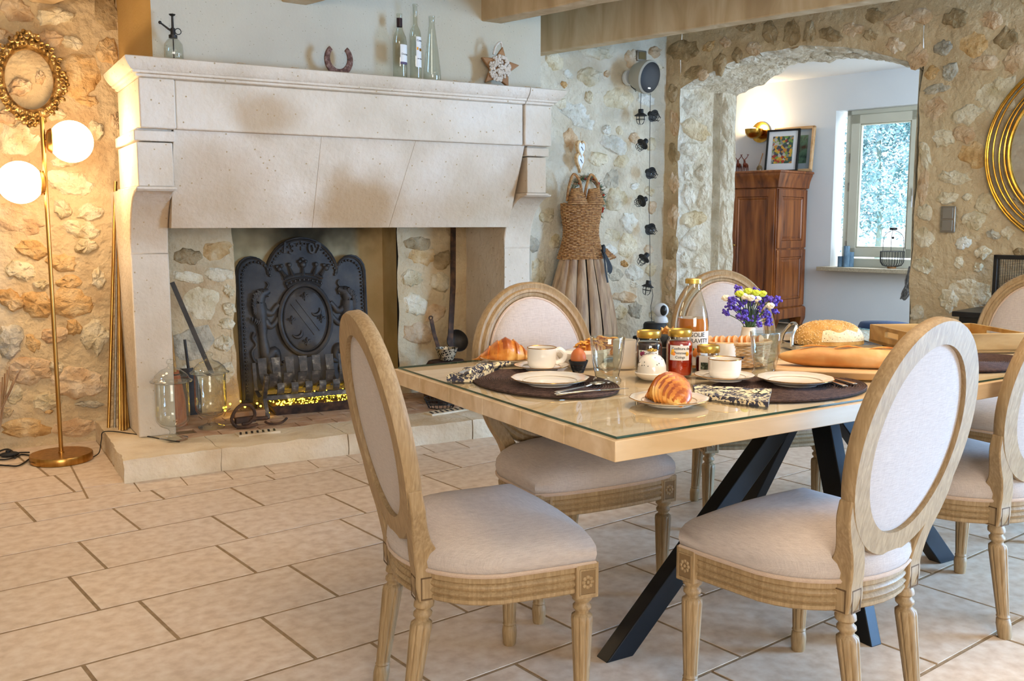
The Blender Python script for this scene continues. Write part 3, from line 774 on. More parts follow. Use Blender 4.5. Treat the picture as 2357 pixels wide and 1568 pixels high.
mb = MB(); mb.box((c1-.03, -.078, 1.52), (.03, .025, .14)); mb.tube([(c1-.03,-.09,1.5),(c1-.03,-.12,1.5),(c1-.03,-.125,1.38)], .011); mb.build('handle', MT['tint_white'], win)
for z in (1.95, 1.62, .95):
    mb = MB(); mb.lathe([(.011, -.05), (.011, .05)], 10, c=(c0-.012, -.05, z)); mb.build('hinge', MT['nickel'], win)
mb = MB(); mb.box(((W0+W1)/2, -.20, .683), (W1-W0+.12, .36, .045)); mb.build('window_sill', MT['sill'], win, bevel=.004)
# ------------------------------------------------------------------ fireplace
HZ = .11
fp = thing('fireplace', 'monumental pale limestone fireplace with deep hood and moulded mantel shelf', 'fireplace', (1.97, 5.3, 0))
def fpart(mb, name, mat=None, smooth=30, bevel=.006, label=None):
    o = mb.build(name, mat or MT['lime'], smooth=smooth, bevel=bevel); adopt(fp, o)
    if label: o['label'] = label
    return o
def yz_prism(outline, x0, x1):
    mb = MB(); return mb.rings([[(x0, y, z) for y, z in outline], [(x1, y, z) for y, z in outline]])
# chimney breast
cb = MB(); cb.add([(.91,4.97,1.95),(3.10,4.97,1.95),(3.10,4.97,ZC),(.91,4.97,ZC)], [(0,1,2,3)])
cb.add([(3.10,4.97,1.95),(3.10,5.8,1.95),(3.10,5.8,ZC),(3.10,4.97,ZC)], [(0,1,2,3)])
struct('wall_chimney', cb, MT['plaster'])
cb = MB(); cb.add([(.91,4.97,1.9),(.879,5.79,1.9),(.879,5.79,ZC),(.91,4.97,ZC)], [(0,1,2,3)])
struct('wall_chimney_side', cb, MT['plaster_side'])
# fire chamber: two stone piers and a recess between them
pier = MB()
wall_grid(Frame((0,5.70,0),(1,0,0),(0,-1,0)), .95, 1.44, 0, 1.9, .05, .014, mb=pier, edge='R')
wall_grid(Frame((0,5.70,0),(1,0,0),(0,-1,0)), 2.48, 3.0, 0, 1.9, .05, .014, mb=pier, edge='L')
pier.add([(1.415,5.70,0),(1.415,5.99,0),(1.415,5.99,1.9),(1.415,5.70,1.9)], [(0,1,2,3)])
pier = struct('wall_fire_pier', pier, MT['mortar'])
rec = MB(); rec.add([(2.48,5.71,0),(2.50,5.99,0),(2.50,5.99,1.9),(2.48,5.71,1.9)], [(0,1,2,3)])
rec.add([(1.4,5.985,0),(2.55,5.985,0),(2.55,5.985,1.9),(1.4,5.985,1.9)], [(0,1,2,3)])
rec_m = PM('fire_recess_plaster', '#b9a070', '#cdb486', '#d8c498', scale=2.5, detail=7, rough=.95, bump=.3, bscale=40, pos=True, spec=.1)
struct('wall_fire_recess', rec, stained(rec_m, [((2.02,5.98,1.36),(.42,.6,.30),.92), ((1.8,5.98,1.2),(.5,.5,.2),.4)], '#1f1a15'))
flue = MB(); flue.box((1.97, 5.55, 1.9), (2.2, .9, .02)); flue.box((2.79, 5.78, .95), (.58, .02, 1.9)); flue.box((1.14, 5.78, .95), (.5, .02, 1.9)); flue.box((1.97, 6.02, .95), (2.3, .02, 1.9))  # dark sheets added behind the chamber to keep sky from leaking in
struct('flue_backing', flue, MT['iron'])
WP = Frame((0,5.70,0),(1,0,0),(0,-1,0))
P_ST = [(433,639,64,26,'stone0'),(506,631,60,30,'stone0'),(458,696,80,72,'stone0'),(526,669,24,28,'stone0'),(528,710,26,30,'stone0'),(450,792,92,62,'stone2'),(522,745,34,26,'stone0'),(433,590,62,44,'stone4'),(499,580,62,42,'stone1'),(515,790,40,36,'stone0'),(520,860,44,40,'stone0'),(430,870,60,50,'stone0'),
        (975,590,60,40,'stone1'),(950,640,44,36,'stone0'),(1010,650,40,44,'stone0'),(960,700,50,44,'stone0'),(1005,720,44,36,'stone3'),(960,770,60,46,'stone3'),(1020,600,40,36,'stone4'),(960,560,60,30,'stone4')]
stones(WP, pier, P_ST, None, 0, 31, ('stone0','stone1'), (.01, .018))
# jambs, with the concave bracket growing out of each
def bracket(y_front, x0, x1):
    out = [(5.77, HZ), (5.19, HZ), (5.19, 1.06)]
    for i in range(9):
        a = pi/2 * i / 8
        out.append((5.19 - (5.19 - y_front - .015) * (1 - math.cos(a)), 1.06 + .31 * math.sin(a)))
    out += [(y_front + .015, 1.385), (5.77, 1.385)]
    return yz_prism(out, x0, x1)
for x0, x1 in ((.80, .985), (2.976, 3.165)):
    fpart(bracket(4.93, x0, x1), 'jamb', MT['lime'], bevel=.01)
    mb = MB()
    for o_, za, zb in ((.012, 1.375, 1.39), (0, 1.39, 1.60), (.012, 1.605, 1.655), (0, 1.655, 1.665)):
        xa, xb = max(x0 + .012, .812), min(x1 - .008, 3.12)
        mb.box(((xa+xb)/2, (4.935-o_+5.5)/2, (za+zb)/2), (xb-xa+2*o_, 5.5-4.935+o_, zb-za))
    fpart(mb, 'corbel', MT['lime'], bevel=.006)
# frieze
for x0, x1, yf in ((.822, .987, 4.872), (.989, 2.928, 4.885), (2.934, 3.118, 4.872)):
    mb = MB(); mb.box(((x0+x1)/2, (yf+5.5)/2, 1.778), (x1-x0, 5.5-yf, .232)); fpart(mb, 'frieze_block', bevel=.007)
# moulded cornice / mantel shelf
prof = [(0, 1.894), (.010, 1.898), (.012, 1.908), (.026, 1.912), (.028, 1.922), (.036, 1.926), (.052, 1.945), (.062, 1.965), (.064, 1.978), (.058, 1.982)]
for x0, x1, la, ra in ((.822, 2.930, 1, 0), (2.936, 3.115, 0, 1)):
    rings = [[(x0 - o_*la, 4.872 - o_, z), (x1 + o_*ra, 4.872 - o_, z), (x1 + o_*ra, 5.5, z), (x0 - o_*la, 5.5, z)] for o_, z in prof]
    mb = MB(); mb.rings(rings); fpart(mb, 'mantel_shelf', MT['lime'], bevel=0, smooth=25)
# hood slabs leaning back below the frieze
def hood(xt0, xt1, xb0, xb1):
    mb = MB(); t = .12
    q = [[(xt0,4.925,1.668),(xt1,4.925,1.668),(xb1,5.11,1.188),(xb0,5.11,1.188)], [(xt0,4.925+t,1.668),(xt1,4.925+t,1.668),(xb1,5.11+t,1.188),(xb0,5.11+t,1.188)]]
    mb.rings(q); fpart(mb, 'hood_slab', MT['lime'], bevel=.0018)
hood(.983, 1.7255, .988, 1.7255); hood(1.7262, 2.2655, 1.7262, 2.1755); hood(2.2662, 2.965, 2.1762, 2.96)
mb = MB(); mb.box((1.97, 5.35, 1.70), (2.1, .5, .05)); fpart(mb, 'hood_lid', MT['lime_soot'], bevel=0)
# hearth slabs
def rough_box(x0, x1, y0, y1, z0, z1, amp=.011, res=.028):
    nx = max(2, int((x1-x0)/res)); ny = max(2, int((y1-y0)/res)); nz = 3; mb = MB()
    def P(x, y, z):
        v = Vector((x, y, z)); return v + Vector((noise.noise(v*9)+.5*noise.noise(v*31), noise.noise(v*9+Vector((9,0,0)))+.5*noise.noise(v*31), .6*noise.noise(v*9+Vector((0,9,0))))) * amp
    def sheet(f, a, b):
        mb.rings([[f(i/a, j/b) for j in range(b+1)] for i in range(a+1)], closed=False, cap0=False, cap1=False)
    sheet(lambda u, w: P(lerp(x0,x1,u), y0, lerp(z0,z1,w)), nx, nz); sheet(lambda u, w: P(lerp(x0,x1,u), y1, lerp(z0,z1,w)), nx, nz)
    sheet(lambda u, w: P(x0, lerp(y0,y1,u), lerp(z0,z1,w)), ny, nz); sheet(lambda u, w: P(x1, lerp(y0,y1,u), lerp(z0,z1,w)), ny, nz)
    sheet(lambda u, w: P(lerp(x0,x1,u), lerp(y0,y1,w), z1), nx, ny)
    return mb
for x0, x1, y0, y1 in ((.655, 1.10, 4.725, 5.06), (1.104, 1.76, 4.73, 5.06), (1.764, 2.5, 4.725, 5.06), (2.504, 3.25, 4.72, 5.06), (.665, .985, 5.063, 5.77), (2.976, 3.24, 5.063, 5.77)):
    fpart(rough_box(x0, x1, y0, y1, -.01, HZ), 'hearth_slab', MT['lime_rough'], smooth=60, bevel=0)
hb = MB(); hb.box((1.98, 5.52, .045), (1.99, .93, .11)); hb = fpart(hb, 'hearth_bed', MT['grout'], bevel=0)
br = MB(); br.box((0,0,0), (.205, .108, .02)); brm = br.mesh('brick', 0); brm.materials.append(MT['brick'])
for r in range(8):
    for c in range(10):
        x = .985 + .1 + c*.212 - (.106 if r % 2 else 0); y = 5.12 + r*.114
        if x - .1 < .985 or x + .1 > 2.98: continue
        if 5.7 < y and not 1.5 < x < 2.45: continue
        o = bpy.data.objects.new('brick', brm); COL.objects.link(o); o.location = (x, y, .098 + random.uniform(0, .002)); adopt(hb, o)
# slotted floor vents let into the hearth
def vent(p0, p1, k):
    a = on_z(*p0, HZ); b = on_z(*p1, HZ); d = (b-a); ang = math.atan2(d.y, d.x)
    e = MB(); e.box((0,0,0), (d.length, .085, .012)); e = fpart(e, 'vent_plate', MT['lime_rough'], bevel=0)
    e.matrix_parent_inverse = Matrix.Translation(-fp.location); e.location = (a+b)/2 + Vector((0,0,.002)); e.rotation_euler = (0,0,ang)
    for i in range(k):
        s = MB(); s.box((0,0,0), (.011, .05, .004)); s.build('vent_slot', MT['black'], e, smooth=0, loc=(-d.length/2 + d.length*(i+.7)/(k+.4), 0, .0065), rot=(0,0,-.25))
vent((545, 1003), (640, 992), 7); vent((985, 955), (1070, 942), 7)

# ------------------------------------------------------------------ cast-iron fireback
fb = thing('fireback', 'arched black cast-iron fireback with crown, lions and the date 1302', 'fireback', (1.93, 5.86, HZ))
fb.rotation_euler = (math.radians(-5), 0, math.radians(-3))
out = [(-.415, 0), (.415, 0), (.415, .80)]
for i in range(9):
    a = pi * i / 8; out.append((.32 + .095*math.cos(a), .80 + .105*math.sin(a)))
out.append((.222, .82))
for i in range(15):
    a = math.radians(12) + math.radians(156) * i / 14; out.append((.236*math.cos(a), .775 + .245*math.sin(a)))
out.append((-.222, .82))
for i in range(9):
    a = pi * i / 8; out.append((-.32 + .095*math.cos(a), .80 + .105*math.sin(a)))
out.append((-.415, .80))
mb = MB(); mb.prism(out, 0, .03); mb.build('plate', MT['iron'], fb, bevel=.004)
# raised beaded border
path = [Vector((x*.965, -.004, z*.975 + .008)) for x, z in out[2:]]
path = [Vector((.40, -.004, .02))] + path + [Vector((-.40, -.004, .02))]
mb = MB(); mb.tube(path, .009, 6); mb.build('border', MT['iron'], fb)
mb = MB(); acc = 0
for i in range(len(path)-1):
    d = path[i+1]-path[i]; k = 0
    while acc < d.length:
        q = path[i] + d.normalized()*acc; mb.ball((q.x*.955, -.008, q.z*.975), .0085, 6, 4); acc += .024
    acc -= d.length
o = mb.build('beading', MT['iron'], fb); o['kind'] = 'stuff'
# oval shield with its ring, bend, fleurs-de-lis and crescents
def oval(cx, cz, a, b, n=36): return [Vector((cx + a*math.cos(2*pi*i/n), -.012, cz + b*math.sin(2*pi*i/n))) for i in range(n)]
mb = MB(); mb.tube(oval(0, .50, .163, .222), .018, 8, closed=True); mb.tube(oval(0, .50, .138, .196), .005, 6, closed=True)
mb.build('shield_ring', MT['iron'], fb)
mb = MB(); rings = []
for q, y in ((1, 0), (.94, -.012), (.6, -.018), (.02, -.02)): rings.append([Vector((.15*q*math.cos(2*pi*i/32), y, .50 + .21*q*math.sin(2*pi*i/32))) for i in range(32)])
mb.rings(rings); mb.build('shield', MT['iron'], fb)
mb = MB(); mb.tube([(-.09, -.02, .60), (.05, -.02, .40)], .004, 5); mb.tube([(-.055, -.02, .625), (.085, -.02, .425)], .004, 5); mb.build('bend', MT['iron'], fb)
def fleur(x, z):
    m = MB(); m.ball((x, -.022, z+.008), .02, 8, 5, sc=(.42, .45, 1)); 
    for s in (-1, 1):
        m.tube(smooth_path([(x, -.022, z-.012), (x+s*.012, -.022, z+.002), (x+s*.02, -.022, z+.008), (x+s*.022, -.022, z-.002)], 3), [.006]*9+[.005], 5)
    m.box((x, -.022, z-.012), (.026, .008, .005)); m.tube([(x, -.022, z-.012), (x, -.022, z-.028)], [.007, .003], 5); m.build('fleur_de_lis', MT['iron'], fb)
for x, z in ((0, .645), (-.09, .50), (.10, .50), (0, .36)): fleur(x, z)
def crescent(x, z):
    m = MB(); pts = []; rr = []
    for i in range(13):
        a = pi + pi*i/12 + .5; pts.append((x + .03*math.cos(a), -.022, z + .03*math.sin(a))); rr.append(.003 + .011*math.sin(pi*i/12))
    m.tube(pts, rr, 6, flat=.7, up=(0,1,0)); m.build('crescent', MT['iron'], fb)
crescent(.065, .555); crescent(-.06, .42)
# crown
mb = MB()
arc = lambda r, z0, n=11: [Vector((.165*r*math.sin((i/(n-1)-.5)*1.9), -.012, z0 - .03*((i/(n-1)-.5)*2)**2)) for i in range(n)]
mb.tube(arc(.80, .735), .011, 6); mb.tube(arc(.86, .765), .007, 6); mb.tube(arc(.92, .785), .009, 6)
for i in range(9):
    x = (i/8-.5)*.22; mb.ball((x, -.018, .75 - .03*(x/.12)**2), .009, 6, 4)
for x, z, r in ((-.15,.82,.018), (.15,.82,.018), (0,.845,.022), (-.085,.845,.015), (.085,.845,.015), (-.165,.835,.012), (.165,.835,.012), (-.02,.865,.012), (.02,.865,.012), (0,.88,.012), (-.135,.84,.012), (.135,.84,.012)):
    mb.ball((x, -.014, z), r, 8, 5, sc=(1,.6,1))
for x in (-.15, -.085, 0, .085, .15): mb.tube([(x*.75, -.012, .775), (x, -.012, .83)], [.014, .006], 6)
mb.build('crown', MT['iron'], fb)
def lion(s):
    m = MB(); X = lambda x, z, y=-.012: (s*x, y, z); up = (0, 1, 0)
    def limb(pts, rr, k=4):
        P = smooth_path([X(*q) for q in pts], k); n_ = len(P) - 1
        m.tube(P, [lerp(rr[int(i/n_*(len(rr)-1))], rr[min(len(rr)-1, int(i/n_*(len(rr)-1))+1)], (i/n_*(len(rr)-1)) % 1) for i in range(n_+1)], 8, flat=.55, up=up)
    limb([(-.245,.24),(-.262,.31),(-.272,.40),(-.275,.48),(-.285,.56),(-.29,.61)], [.036,.034,.026,.034,.05,.046])      # trunk
    limb([(-.29,.62),(-.272,.665),(-.245,.675),(-.222,.69)], [.04,.036,.028,.018])                                     # head looking up
    limb([(-.243,.665),(-.222,.658)], [.014,.010]); m.ball(X(-.258,.685,-.028), .006, 6, 4)
    limb([(-.236,.70),(-.222,.725),(-.235,.745)], [.006,.007,.004])
    for i in range(34):                                                                                                 # mane locks
        a = 1.2 + 4.0*((i*.618) % 1); r = .02 + .048*((i*.37) % 1)
        c = Vector(X(-.296 + r*math.cos(a)*.85, .60 + 1.5*r*math.sin(a), -.026)); d = Vector((s*(-.012*math.cos(a*1.3)), -.003, -.026))
        m.tube([c, c + d*.5 + Vector((s*.004,0,0)), c + d], [.009,.008,.003], 6, up=up)
    limb([(-.255,.56),(-.215,.545),(-.19,.575),(-.165,.60)], [.026,.020,.015,.018])
    limb([(-.255,.50),(-.225,.465),(-.195,.485),(-.168,.515)], [.026,.020,.015,.018])
    limb([(-.25,.28),(-.255,.22),(-.225,.17),(-.248,.11),(-.215,.10)], [.042,.036,.022,.016,.018])                      # standing leg
    limb([(-.25,.27),(-.205,.31),(-.185,.26),(-.20,.225),(-.165,.235)], [.038,.032,.020,.015,.018])                     # raised leg
    limb([(-.275,.25),(-.325,.25),(-.345,.31),(-.315,.355),(-.335,.40),(-.32,.43)], [.010,.008,.008,.008,.010,.016])    # tail
    for x, z in ((-.155,.61),(-.153,.595),(-.158,.525),(-.155,.508),(-.205,.095),(-.153,.24)): m.ball(X(x,z), .009, 6, 4)
    m.build('lion', MT['iron'], fb, smooth=60)
lion(1); lion(-1)
lettering('13', .095, MT['iron'], fb, (-.085, -.002, .945), (0, .12, 0), depth=.012)
lettering('02', .095, MT['iron'], fb, (.085, -.002, .945), (0, -.12, 0), depth=.012)
mb = MB(); mb.box((0, -.004, .965), (.012, .012, .06)); mb.box((0, -.004, .965), (.06, .012, .012)); mb.build('cross', MT['iron'], fb)

# ------------------------------------------------------------------ fire basket, ash pan, lights
GX = 1.86
fg = thing('fire_basket', 'forged iron fire basket of curved straps standing before the fireback', 'fire grate', (GX, 5.50, HZ), math.radians(-3)); fg.scale = (1, 1, .84)
mb = MB(); M_ = MB
for x in (-.335, .335):
    m = MB(); m.sweep([(x,-.17,0),(x,-.10,.12),(x,-.13,.19),(x,-.18,.30)], [(-.016,-.012),(.016,-.012),(.016,.012),(-.016,.012)], up=(1,0,0))
    m.sweep([(x,.17,0),(x,.10,.12),(x,.13,.19),(x,.16,.33)], [(-.016,-.012),(.016,-.012),(.016,.012),(-.016,.012)], up=(1,0,0))
    m.sweep(smooth_path([(x,-.105,.13),(x,0,.10),(x,.105,.13)], 4), [(-.016,-.012),(.016,-.012),(.016,.012),(-.016,.012)], up=(1,0,0))
    m.build('end_leg', MT['strap'], fg, bevel=.003)
m = MB(); m.box((0,-.10,.125), (.67,.014,.035)); m.build('front_bar', MT['strap'], fg, bevel=.003)
m = MB(); m.box((0,.10,.125), (.67,.014,.035)); m.build('rear_bar', MT['strap'], fg, bevel=.003)
for i in range(8):
    x = -.287 + i*.082
    m = MB(); m.sweep(smooth_path([(x,.12,.33),(x,.10,.20),(x,.0,.155),(x,-.10,.19),(x,-.14,.27)], 4), [(-.022,-.003),(.022,-.003),(.022,.003),(-.022,.003)], up=(1,0,0) if False else (0,0,1)) if False else None
    pts = smooth_path([(x,.15,.36),(x,.11,.22),(x,.02,.165),(x,-.08,.18),(x,-.125,.235),(x,-.15,.30)], 4); m = MB(); rs = []
    for j, p in enumerate(pts):
        t = (pts[min(j+1,len(pts)-1)] - pts[max(j-1,0)]).normalized(); nn = Vector((1,0,0)).cross(t)
        w = .016 + .010*abs(j/(len(pts)-1)-.5)*2
        rs.append([p + Vector((-w,0,0)) - nn*.004, p + Vector((w,0,0)) - nn*.004, p + Vector((w,0,0)) + nn*.004, p + Vector((-w,0,0)) + nn*.004])
    m.rings(rs); m.build('strap', MT['strap'], fg, smooth=50)
    if i < 7:
        pts = smooth_path([(x+.041,-.06,.13),(x+.041,-.115,.15),(x+.041,-.135,.195),(x+.041,-.125,.225)], 4); m = MB(); rs = []
        for j, p in enumerate(pts):
            t = (pts[min(j+1,len(pts)-1)] - pts[max(j-1,0)]).normalized(); nn = Vector((1,0,0)).cross(t)
            rs.append([p + Vector((-.02,0,0)) - nn*.004, p + Vector((.02,0,0)) - nn*.004, p + Vector((.02,0,0)) + nn*.004, p + Vector((-.02,0,0)) + nn*.004])
        m.rings(rs); m.build('strap', MT['strap'], fg, smooth=50)
pan = MB(); pan.rings([[(-.28,-.10,0),(.28,-.10,0),(.28,.13,0),(-.28,.13,0)], [(-.315,-.13,.06),(.315,-.13,.06),(.315,.16,.06),(-.315,.16,.06)], [(-.305,-.12,.06),(.305,-.12,.06),(.305,.15,.06),(-.305,.15,.06)], [(-.275,-.095,.008),(.275,-.095,.008),(.275,.125,.008),(-.275,.125,.008)]])
pan = pan.build('ash_pan', MT['rust'], bevel=.003, loc=(GX+.01, 5.49, HZ), rot=(0,0,math.radians(-3)))
tag(pan, 'shallow rusty iron ash pan glowing with lights under the fire basket', 'ash pan')
led = thing('led_string', 'yellow fairy lights heaped in the ash pan and trailing over the hearth', 'string lights', (GX, 5.49, HZ))
rl = random.Random(3); mb = MB(); wire = []
for i in range(330):
    x, y = rl.uniform(-.285,.285), rl.uniform(-.11,.13); z = .045 + .045*rl.random()
    mb.ball((x, y, z), rl.uniform(.0028,.0042), 6, 4); wire.append((x,y,z-.006))
trail = [(600,935),(590,945),(520,912),(545,917),(548,920),(553,922),(527,933),(520,945),(518,950),(633,907),(632,925),(631,936),(646,923),(655,930),(648,934),(618,948),(606,947),(564,940),(592,935),(538,948),(668,928),(652,905),(660,908),(665,906),(515,940),(530,938)]
for px_, py_ in trail:
    p = on_z(px_, py_, HZ + .03) - Vector((GX, 5.49, HZ)); mb.ball((p.x, p.y, .03 + rl.uniform(-.012,.02)), .006, 6, 4)
o = mb.build('bulb', MT['led'], led, smooth=0); o['kind'] = 'stuff'
w = MB(); pts = [on_z(a, b, HZ+.02) - Vector((GX, 5.49, HZ)) for a, b in [(655,928),(640,930),(632,938),(618,950),(592,938),(560,945),(540,930),(520,945),(515,955)]]
w.tube([(p.x, p.y, .012) for p in pts], .0015, 5); w.tube(wire[:60], .0012, 4); w.build('wire', MT['cable'], led)
# old iron trap with a wooden block, leaning poker, broom, shovel on the hearth
p = on_z(565, 985, HZ)
tr = thing('iron_trap', 'rusty iron ring and hook bolted to a worn wooden block on the hearth', 'iron tool', p, math.radians(-5))
m = MB(); m.tube(smooth_path([(-.05,-.02,.012),(-.075,-.02,.06),(-.03,-.015,.125),(.03,-.01,.12),(.05,-.012,.07),(.02,-.015,.03),(-.02,-.02,.025)], 5), .009, 8); m.tube(smooth_path([(-.05,-.02,.012),(0,-.035,.012),(.06,-.03,.02)], 4), .009, 8); m.build('iron_ring', MT['rust'], tr)
m = MB(); m.box((.03,.05,.065), (.17,.05,.04), .12); m.build('wood_block', MT['starwood'], tr, bevel=.005)
m = MB(); m.box((0,.0,.045), (.11,.03,.03), .2); m.lathe([(.011,-.05),(.011,.05)], 10, M=Matrix.Translation((.07,.0,.045)) @ Matrix.Rotation(pi/2,4,'Y')); m.build('iron_bolt', MT['rust'], tr)
m = MB(); m.tube(smooth_path([(.11,.02,.0+.02),(.13,.0,.012),(.19,-.005,.012),(.23,.02,.03)], 5), .007, 7); m.build('iron_hook', MT['rust'], tr)
a = on_y(396, 650, 5.55); b = on_y(470, 820, 5.45)
o = MB(); d = (b-a).normalized(); o.sweep([a, a+d*.2, a+d*.4, b + d*.12], [(-.012,-.006),(.012,-.006),(.012,.006),(-.012,.006)], up=(0,1,0))
o.v = [v - Vector((b.x,b.y,HZ)) for v in o.v]
tag(o.build('iron_tongs', MT['iron'], loc=(b.x,b.y,HZ)), 'long flat black iron bar leaning inside the fireplace on its near jamb', 'fire iron')
sh = thing('hearth_shovel', 'dark iron hearth shovel standing behind the glass jars', 'shovel', (1.13, 5.55, HZ))
m = MB(); m.tube([(.0,.05,.45),(.01,.03,.28)], .008, 8); m.build('handle', MT['iron'], sh)
m = MB(); rs = []
for i in range(7):
    t = i/6; z = .29 - .27*t; wd = .035 + .04*math.sin(min(1,t*1.6)*pi/2)
    rs.append([(wd*math.sin(k*.5), -.02*math.cos(k*.5)+.03, z) for k in (-3,-2,-1,0,1,2,3)] + [(wd*math.sin(k*.5), -.02*math.cos(k*.5)+.036, z) for k in (3,2,1,0,-1,-2,-3)])
m.rings(rs); m.build('blade', MT['iron'], sh)
bm_ = thing('hearth_broom', 'small hearth broom with orange bristles behind the nearer glass jar', 'broom', (1.03, 5.40, HZ))
m = MB(); m.rings([[(.055*math.cos(a)*k, .02*math.sin(a)*k, z) for a in [2*pi*i/16 for i in range(16)]] for k, z in ((1,0),(.9,.15),(.55,.27),(.4,.31))]); m.build('bristles', MT['redbristle'], bm_)
m = MB(); m.tube([(0,0,.30),(-.01,.01,.52)], [.012,.009], 8); m.build('handle', MT['traywood'], bm_)
m = MB(); m.tube([(.028*math.cos(2*pi*i/16), .014*math.sin(2*pi*i/16), .285) for i in range(16)], .004, 5, closed=True); m.build('binding', MT['black'], bm_)
# two footed apothecary jars
def apothecary(label, p, s=1.0):
    t = thing('apothecary_jar', label, 'glass jar', p, 0, 'footed glass jars on the hearth')
    m = MB(); k = s
    prof = [(.070*k,0),(.071*k,.008),(.05*k,.014),(.022*k,.026),(.018*k,.045),(.03*k,.058),(.065*k,.075),(.082*k,.10),(.085*k,.13),(.085*k,.295),(.088*k,.30),(.084*k,.30),(.081*k,.29),(.081*k,.13),(.077*k,.103),(.058*k,.083),(.02*k,.068)]
    m.lathe(prof, 40); m.build('bowl', MT['jar_glass'], t, smooth=60)
    m = MB(); m.lathe([(.080*k,.295),(.104*k,.302),(.105*k,.307),(.09*k,.315),(.08*k,.335),(.05*k,.362),(.022*k,.373),(.014*k,.383),(.012*k,.39),(.020*k,.396),(.022*k,.405),(.015*k,.415),(.001,.419)], 40); m.build('lid', MT['jar_glass'], t, smooth=60)
    return t
apothecary('footed glass apothecary jar at the front edge of the hearth', on_z(400, 1012, HZ), 1.0)
apothecary('footed glass apothecary jar set back, before the fire irons', on_z(487, 985, HZ), .98)
# pans standing at the right end of the chamber
PB = thing('long_ladle', 'black iron ladle with a very long flat handle at the far end of the hearth', 'ladle', (2.80, 5.55, HZ))
ax = on_y(1043, 530, 5.62); bx = on_y(1036, 790, 5.5)
m = MB(); m.sweep([ax - PB.location + Vector((0,0,.1)), ax - PB.location, (ax+bx)/2 - PB.location + Vector((.01,0,0)), bx - PB.location, bx - PB.location + Vector((.01,-.03,-.06))], [(-.018,-.004),(.018,-.004),(.018,.004),(-.018,.004)], up=(0,1,0)); m.build('handle', MT['rust'], PB)
c = on_y(1052, 785, 5.5) - PB.location
m = MB(); m.lathe([(.001,-.045),(.04,-.038),(.066,-.018),(.075,.01),(.072,.01),(.062,-.014),(.038,-.032),(.001,-.038)], 24, M=Matrix.Translation(c) @ Matrix.Rotation(math.radians(68),4,'X')); m.build('bowl', MT['iron'], PB)
c = on_y(1028, 812, 5.3)
st = thing('chestnut_strainer', 'small pierced metal strainer bowl with an iron handle beside the long ladle', 'strainer', (c.x, c.y, c.z - .045))
m = MB(); m.lathe([(.04,0),(.055,.03),(.07,.075),(.067,.075),(.052,.03),(.037,.004)], 28); m.build('bowl', PM('pierced_metal', '#b7a78c', '#cbbb9f', scale=20, rough=.4, metal=.5, spots='#1a1512', spot_scale=75, spot_size=.42), st)
m = MB(); m.sweep([(-.02,.06,.05),(-.035,.10,.15),(-.045,.12,.24)], [(-.012,-.003),(.012,-.003),(.012,.003),(-.012,.003)], up=(0,1,0)); m.tube([(-.047+.012*math.cos(a),.122,.252+.012*math.sin(a)) for a in [2*pi*i/12 for i in range(12)]], .004, 6, closed=True); m.build('handle', MT['rust'], st)
rp = MB(); rp.lathe([(.001,.0),(.14,0),(.155,.02),(.16,(c.z-.05-HZ)*.8),(.12,c.z-.052-HZ),(.001,c.z-.048-HZ)], 28, sx=.95, sy=.7)
rp = rp.build('iron_pot', MT['rust'], loc=(c.x+.01, c.y+.03, HZ)); tag(rp, 'squat dark brown iron pot under the pierced strainer', 'pot')
c = on_z(1015, 938, HZ)
wb = thing('wire_basket', 'low black wire basket on the hearth, seen under the table edge', 'basket', c)
m = MB()
for z, r in ((.004,.075),(.03,.09),(.06,.1)): m.tube([(r*math.cos(2*pi*i/24), r*math.sin(2*pi*i/24), z) for i in range(24)], .003, 5, closed=True)
for i in range(20):
    a = 2*pi*i/20; m.tube([(.075*math.cos(a),.075*math.sin(a),.004),(.1*math.cos(a),.1*math.sin(a),.06)], .0022, 5)
m.build('cage', MT['black'], wb)

# ------------------------------------------------------------------ on the mantel shelf
SZ = 1.982
def sh_pt(px_, py_, y=4.885): q = on_y(px_, py_, y); return (q.x, y, SZ)
t = thing('plant_mister', 'ribbed glass plant mister with black pump at the left end of the mantel', 'mister', sh_pt(400,125))
m = MB(); m.lathe([(.001,.002),(.040,0),(.044,.006),(.044,.05),(.041,.075),(.028,.095),(.017,.104),(.015,.108)], 48, mod=lambda a,i,z: 1+.02*math.cos(16*a)); m.build('bottle', MT['bottle_glass'], t, smooth=60)
m = MB(); m.lathe([(.020,.104),(.020,.118),(.012,.120),(.010,.15),(.006,.152),(.005,.205),(.012,.208),(.016,.214),(.001,.217)], 16)
m.tube([(0,0,.135),(-.02,0,.145),(-.055,-.005,.168)], [.007,.005,.004], 8); m.ball((-.058,-.005,.17), .008, 8, 5)
m.tube([(.024+.014*math.cos(2*pi*i/14), 0, .137+.014*math.sin(2*pi*i/14)) for i in range(14)], .0022, 6, closed=True); m.tube([(0,0,.1),(0,0,.012)], .003, 6); m.build('pump', MT['black'], t)
t = thing('horseshoe', 'rusty worn horseshoe standing open end up on the mantel shelf', 'horseshoe', sh_pt(780,157))
m = MB(); rs = []; ro = []
for i in range(25):
    a = math.radians(-90 + (-140 + 280*i/24)); ro.append(a)
    r = .066; w = .012 + .006*math.cos((i/24-.5)*pi); c = Vector((r*math.cos(a)*.95, 0, .076 + r*1.05*math.sin(a))); d = Vector((math.cos(a),0,math.sin(a)))
    rs.append([c-d*w+Vector((0,-.006,0)), c+d*w+Vector((0,-.006,0)), c+d*w+Vector((0,.006,0)), c-d*w+Vector((0,.006,0))])
m.rings(rs); m.build('shoe', PM('old_rust', '#4a2f26', '#6b4a3e', '#8f7468', scale=60, rough=.9, bump=.6, bscale=90), t, bevel=.003)
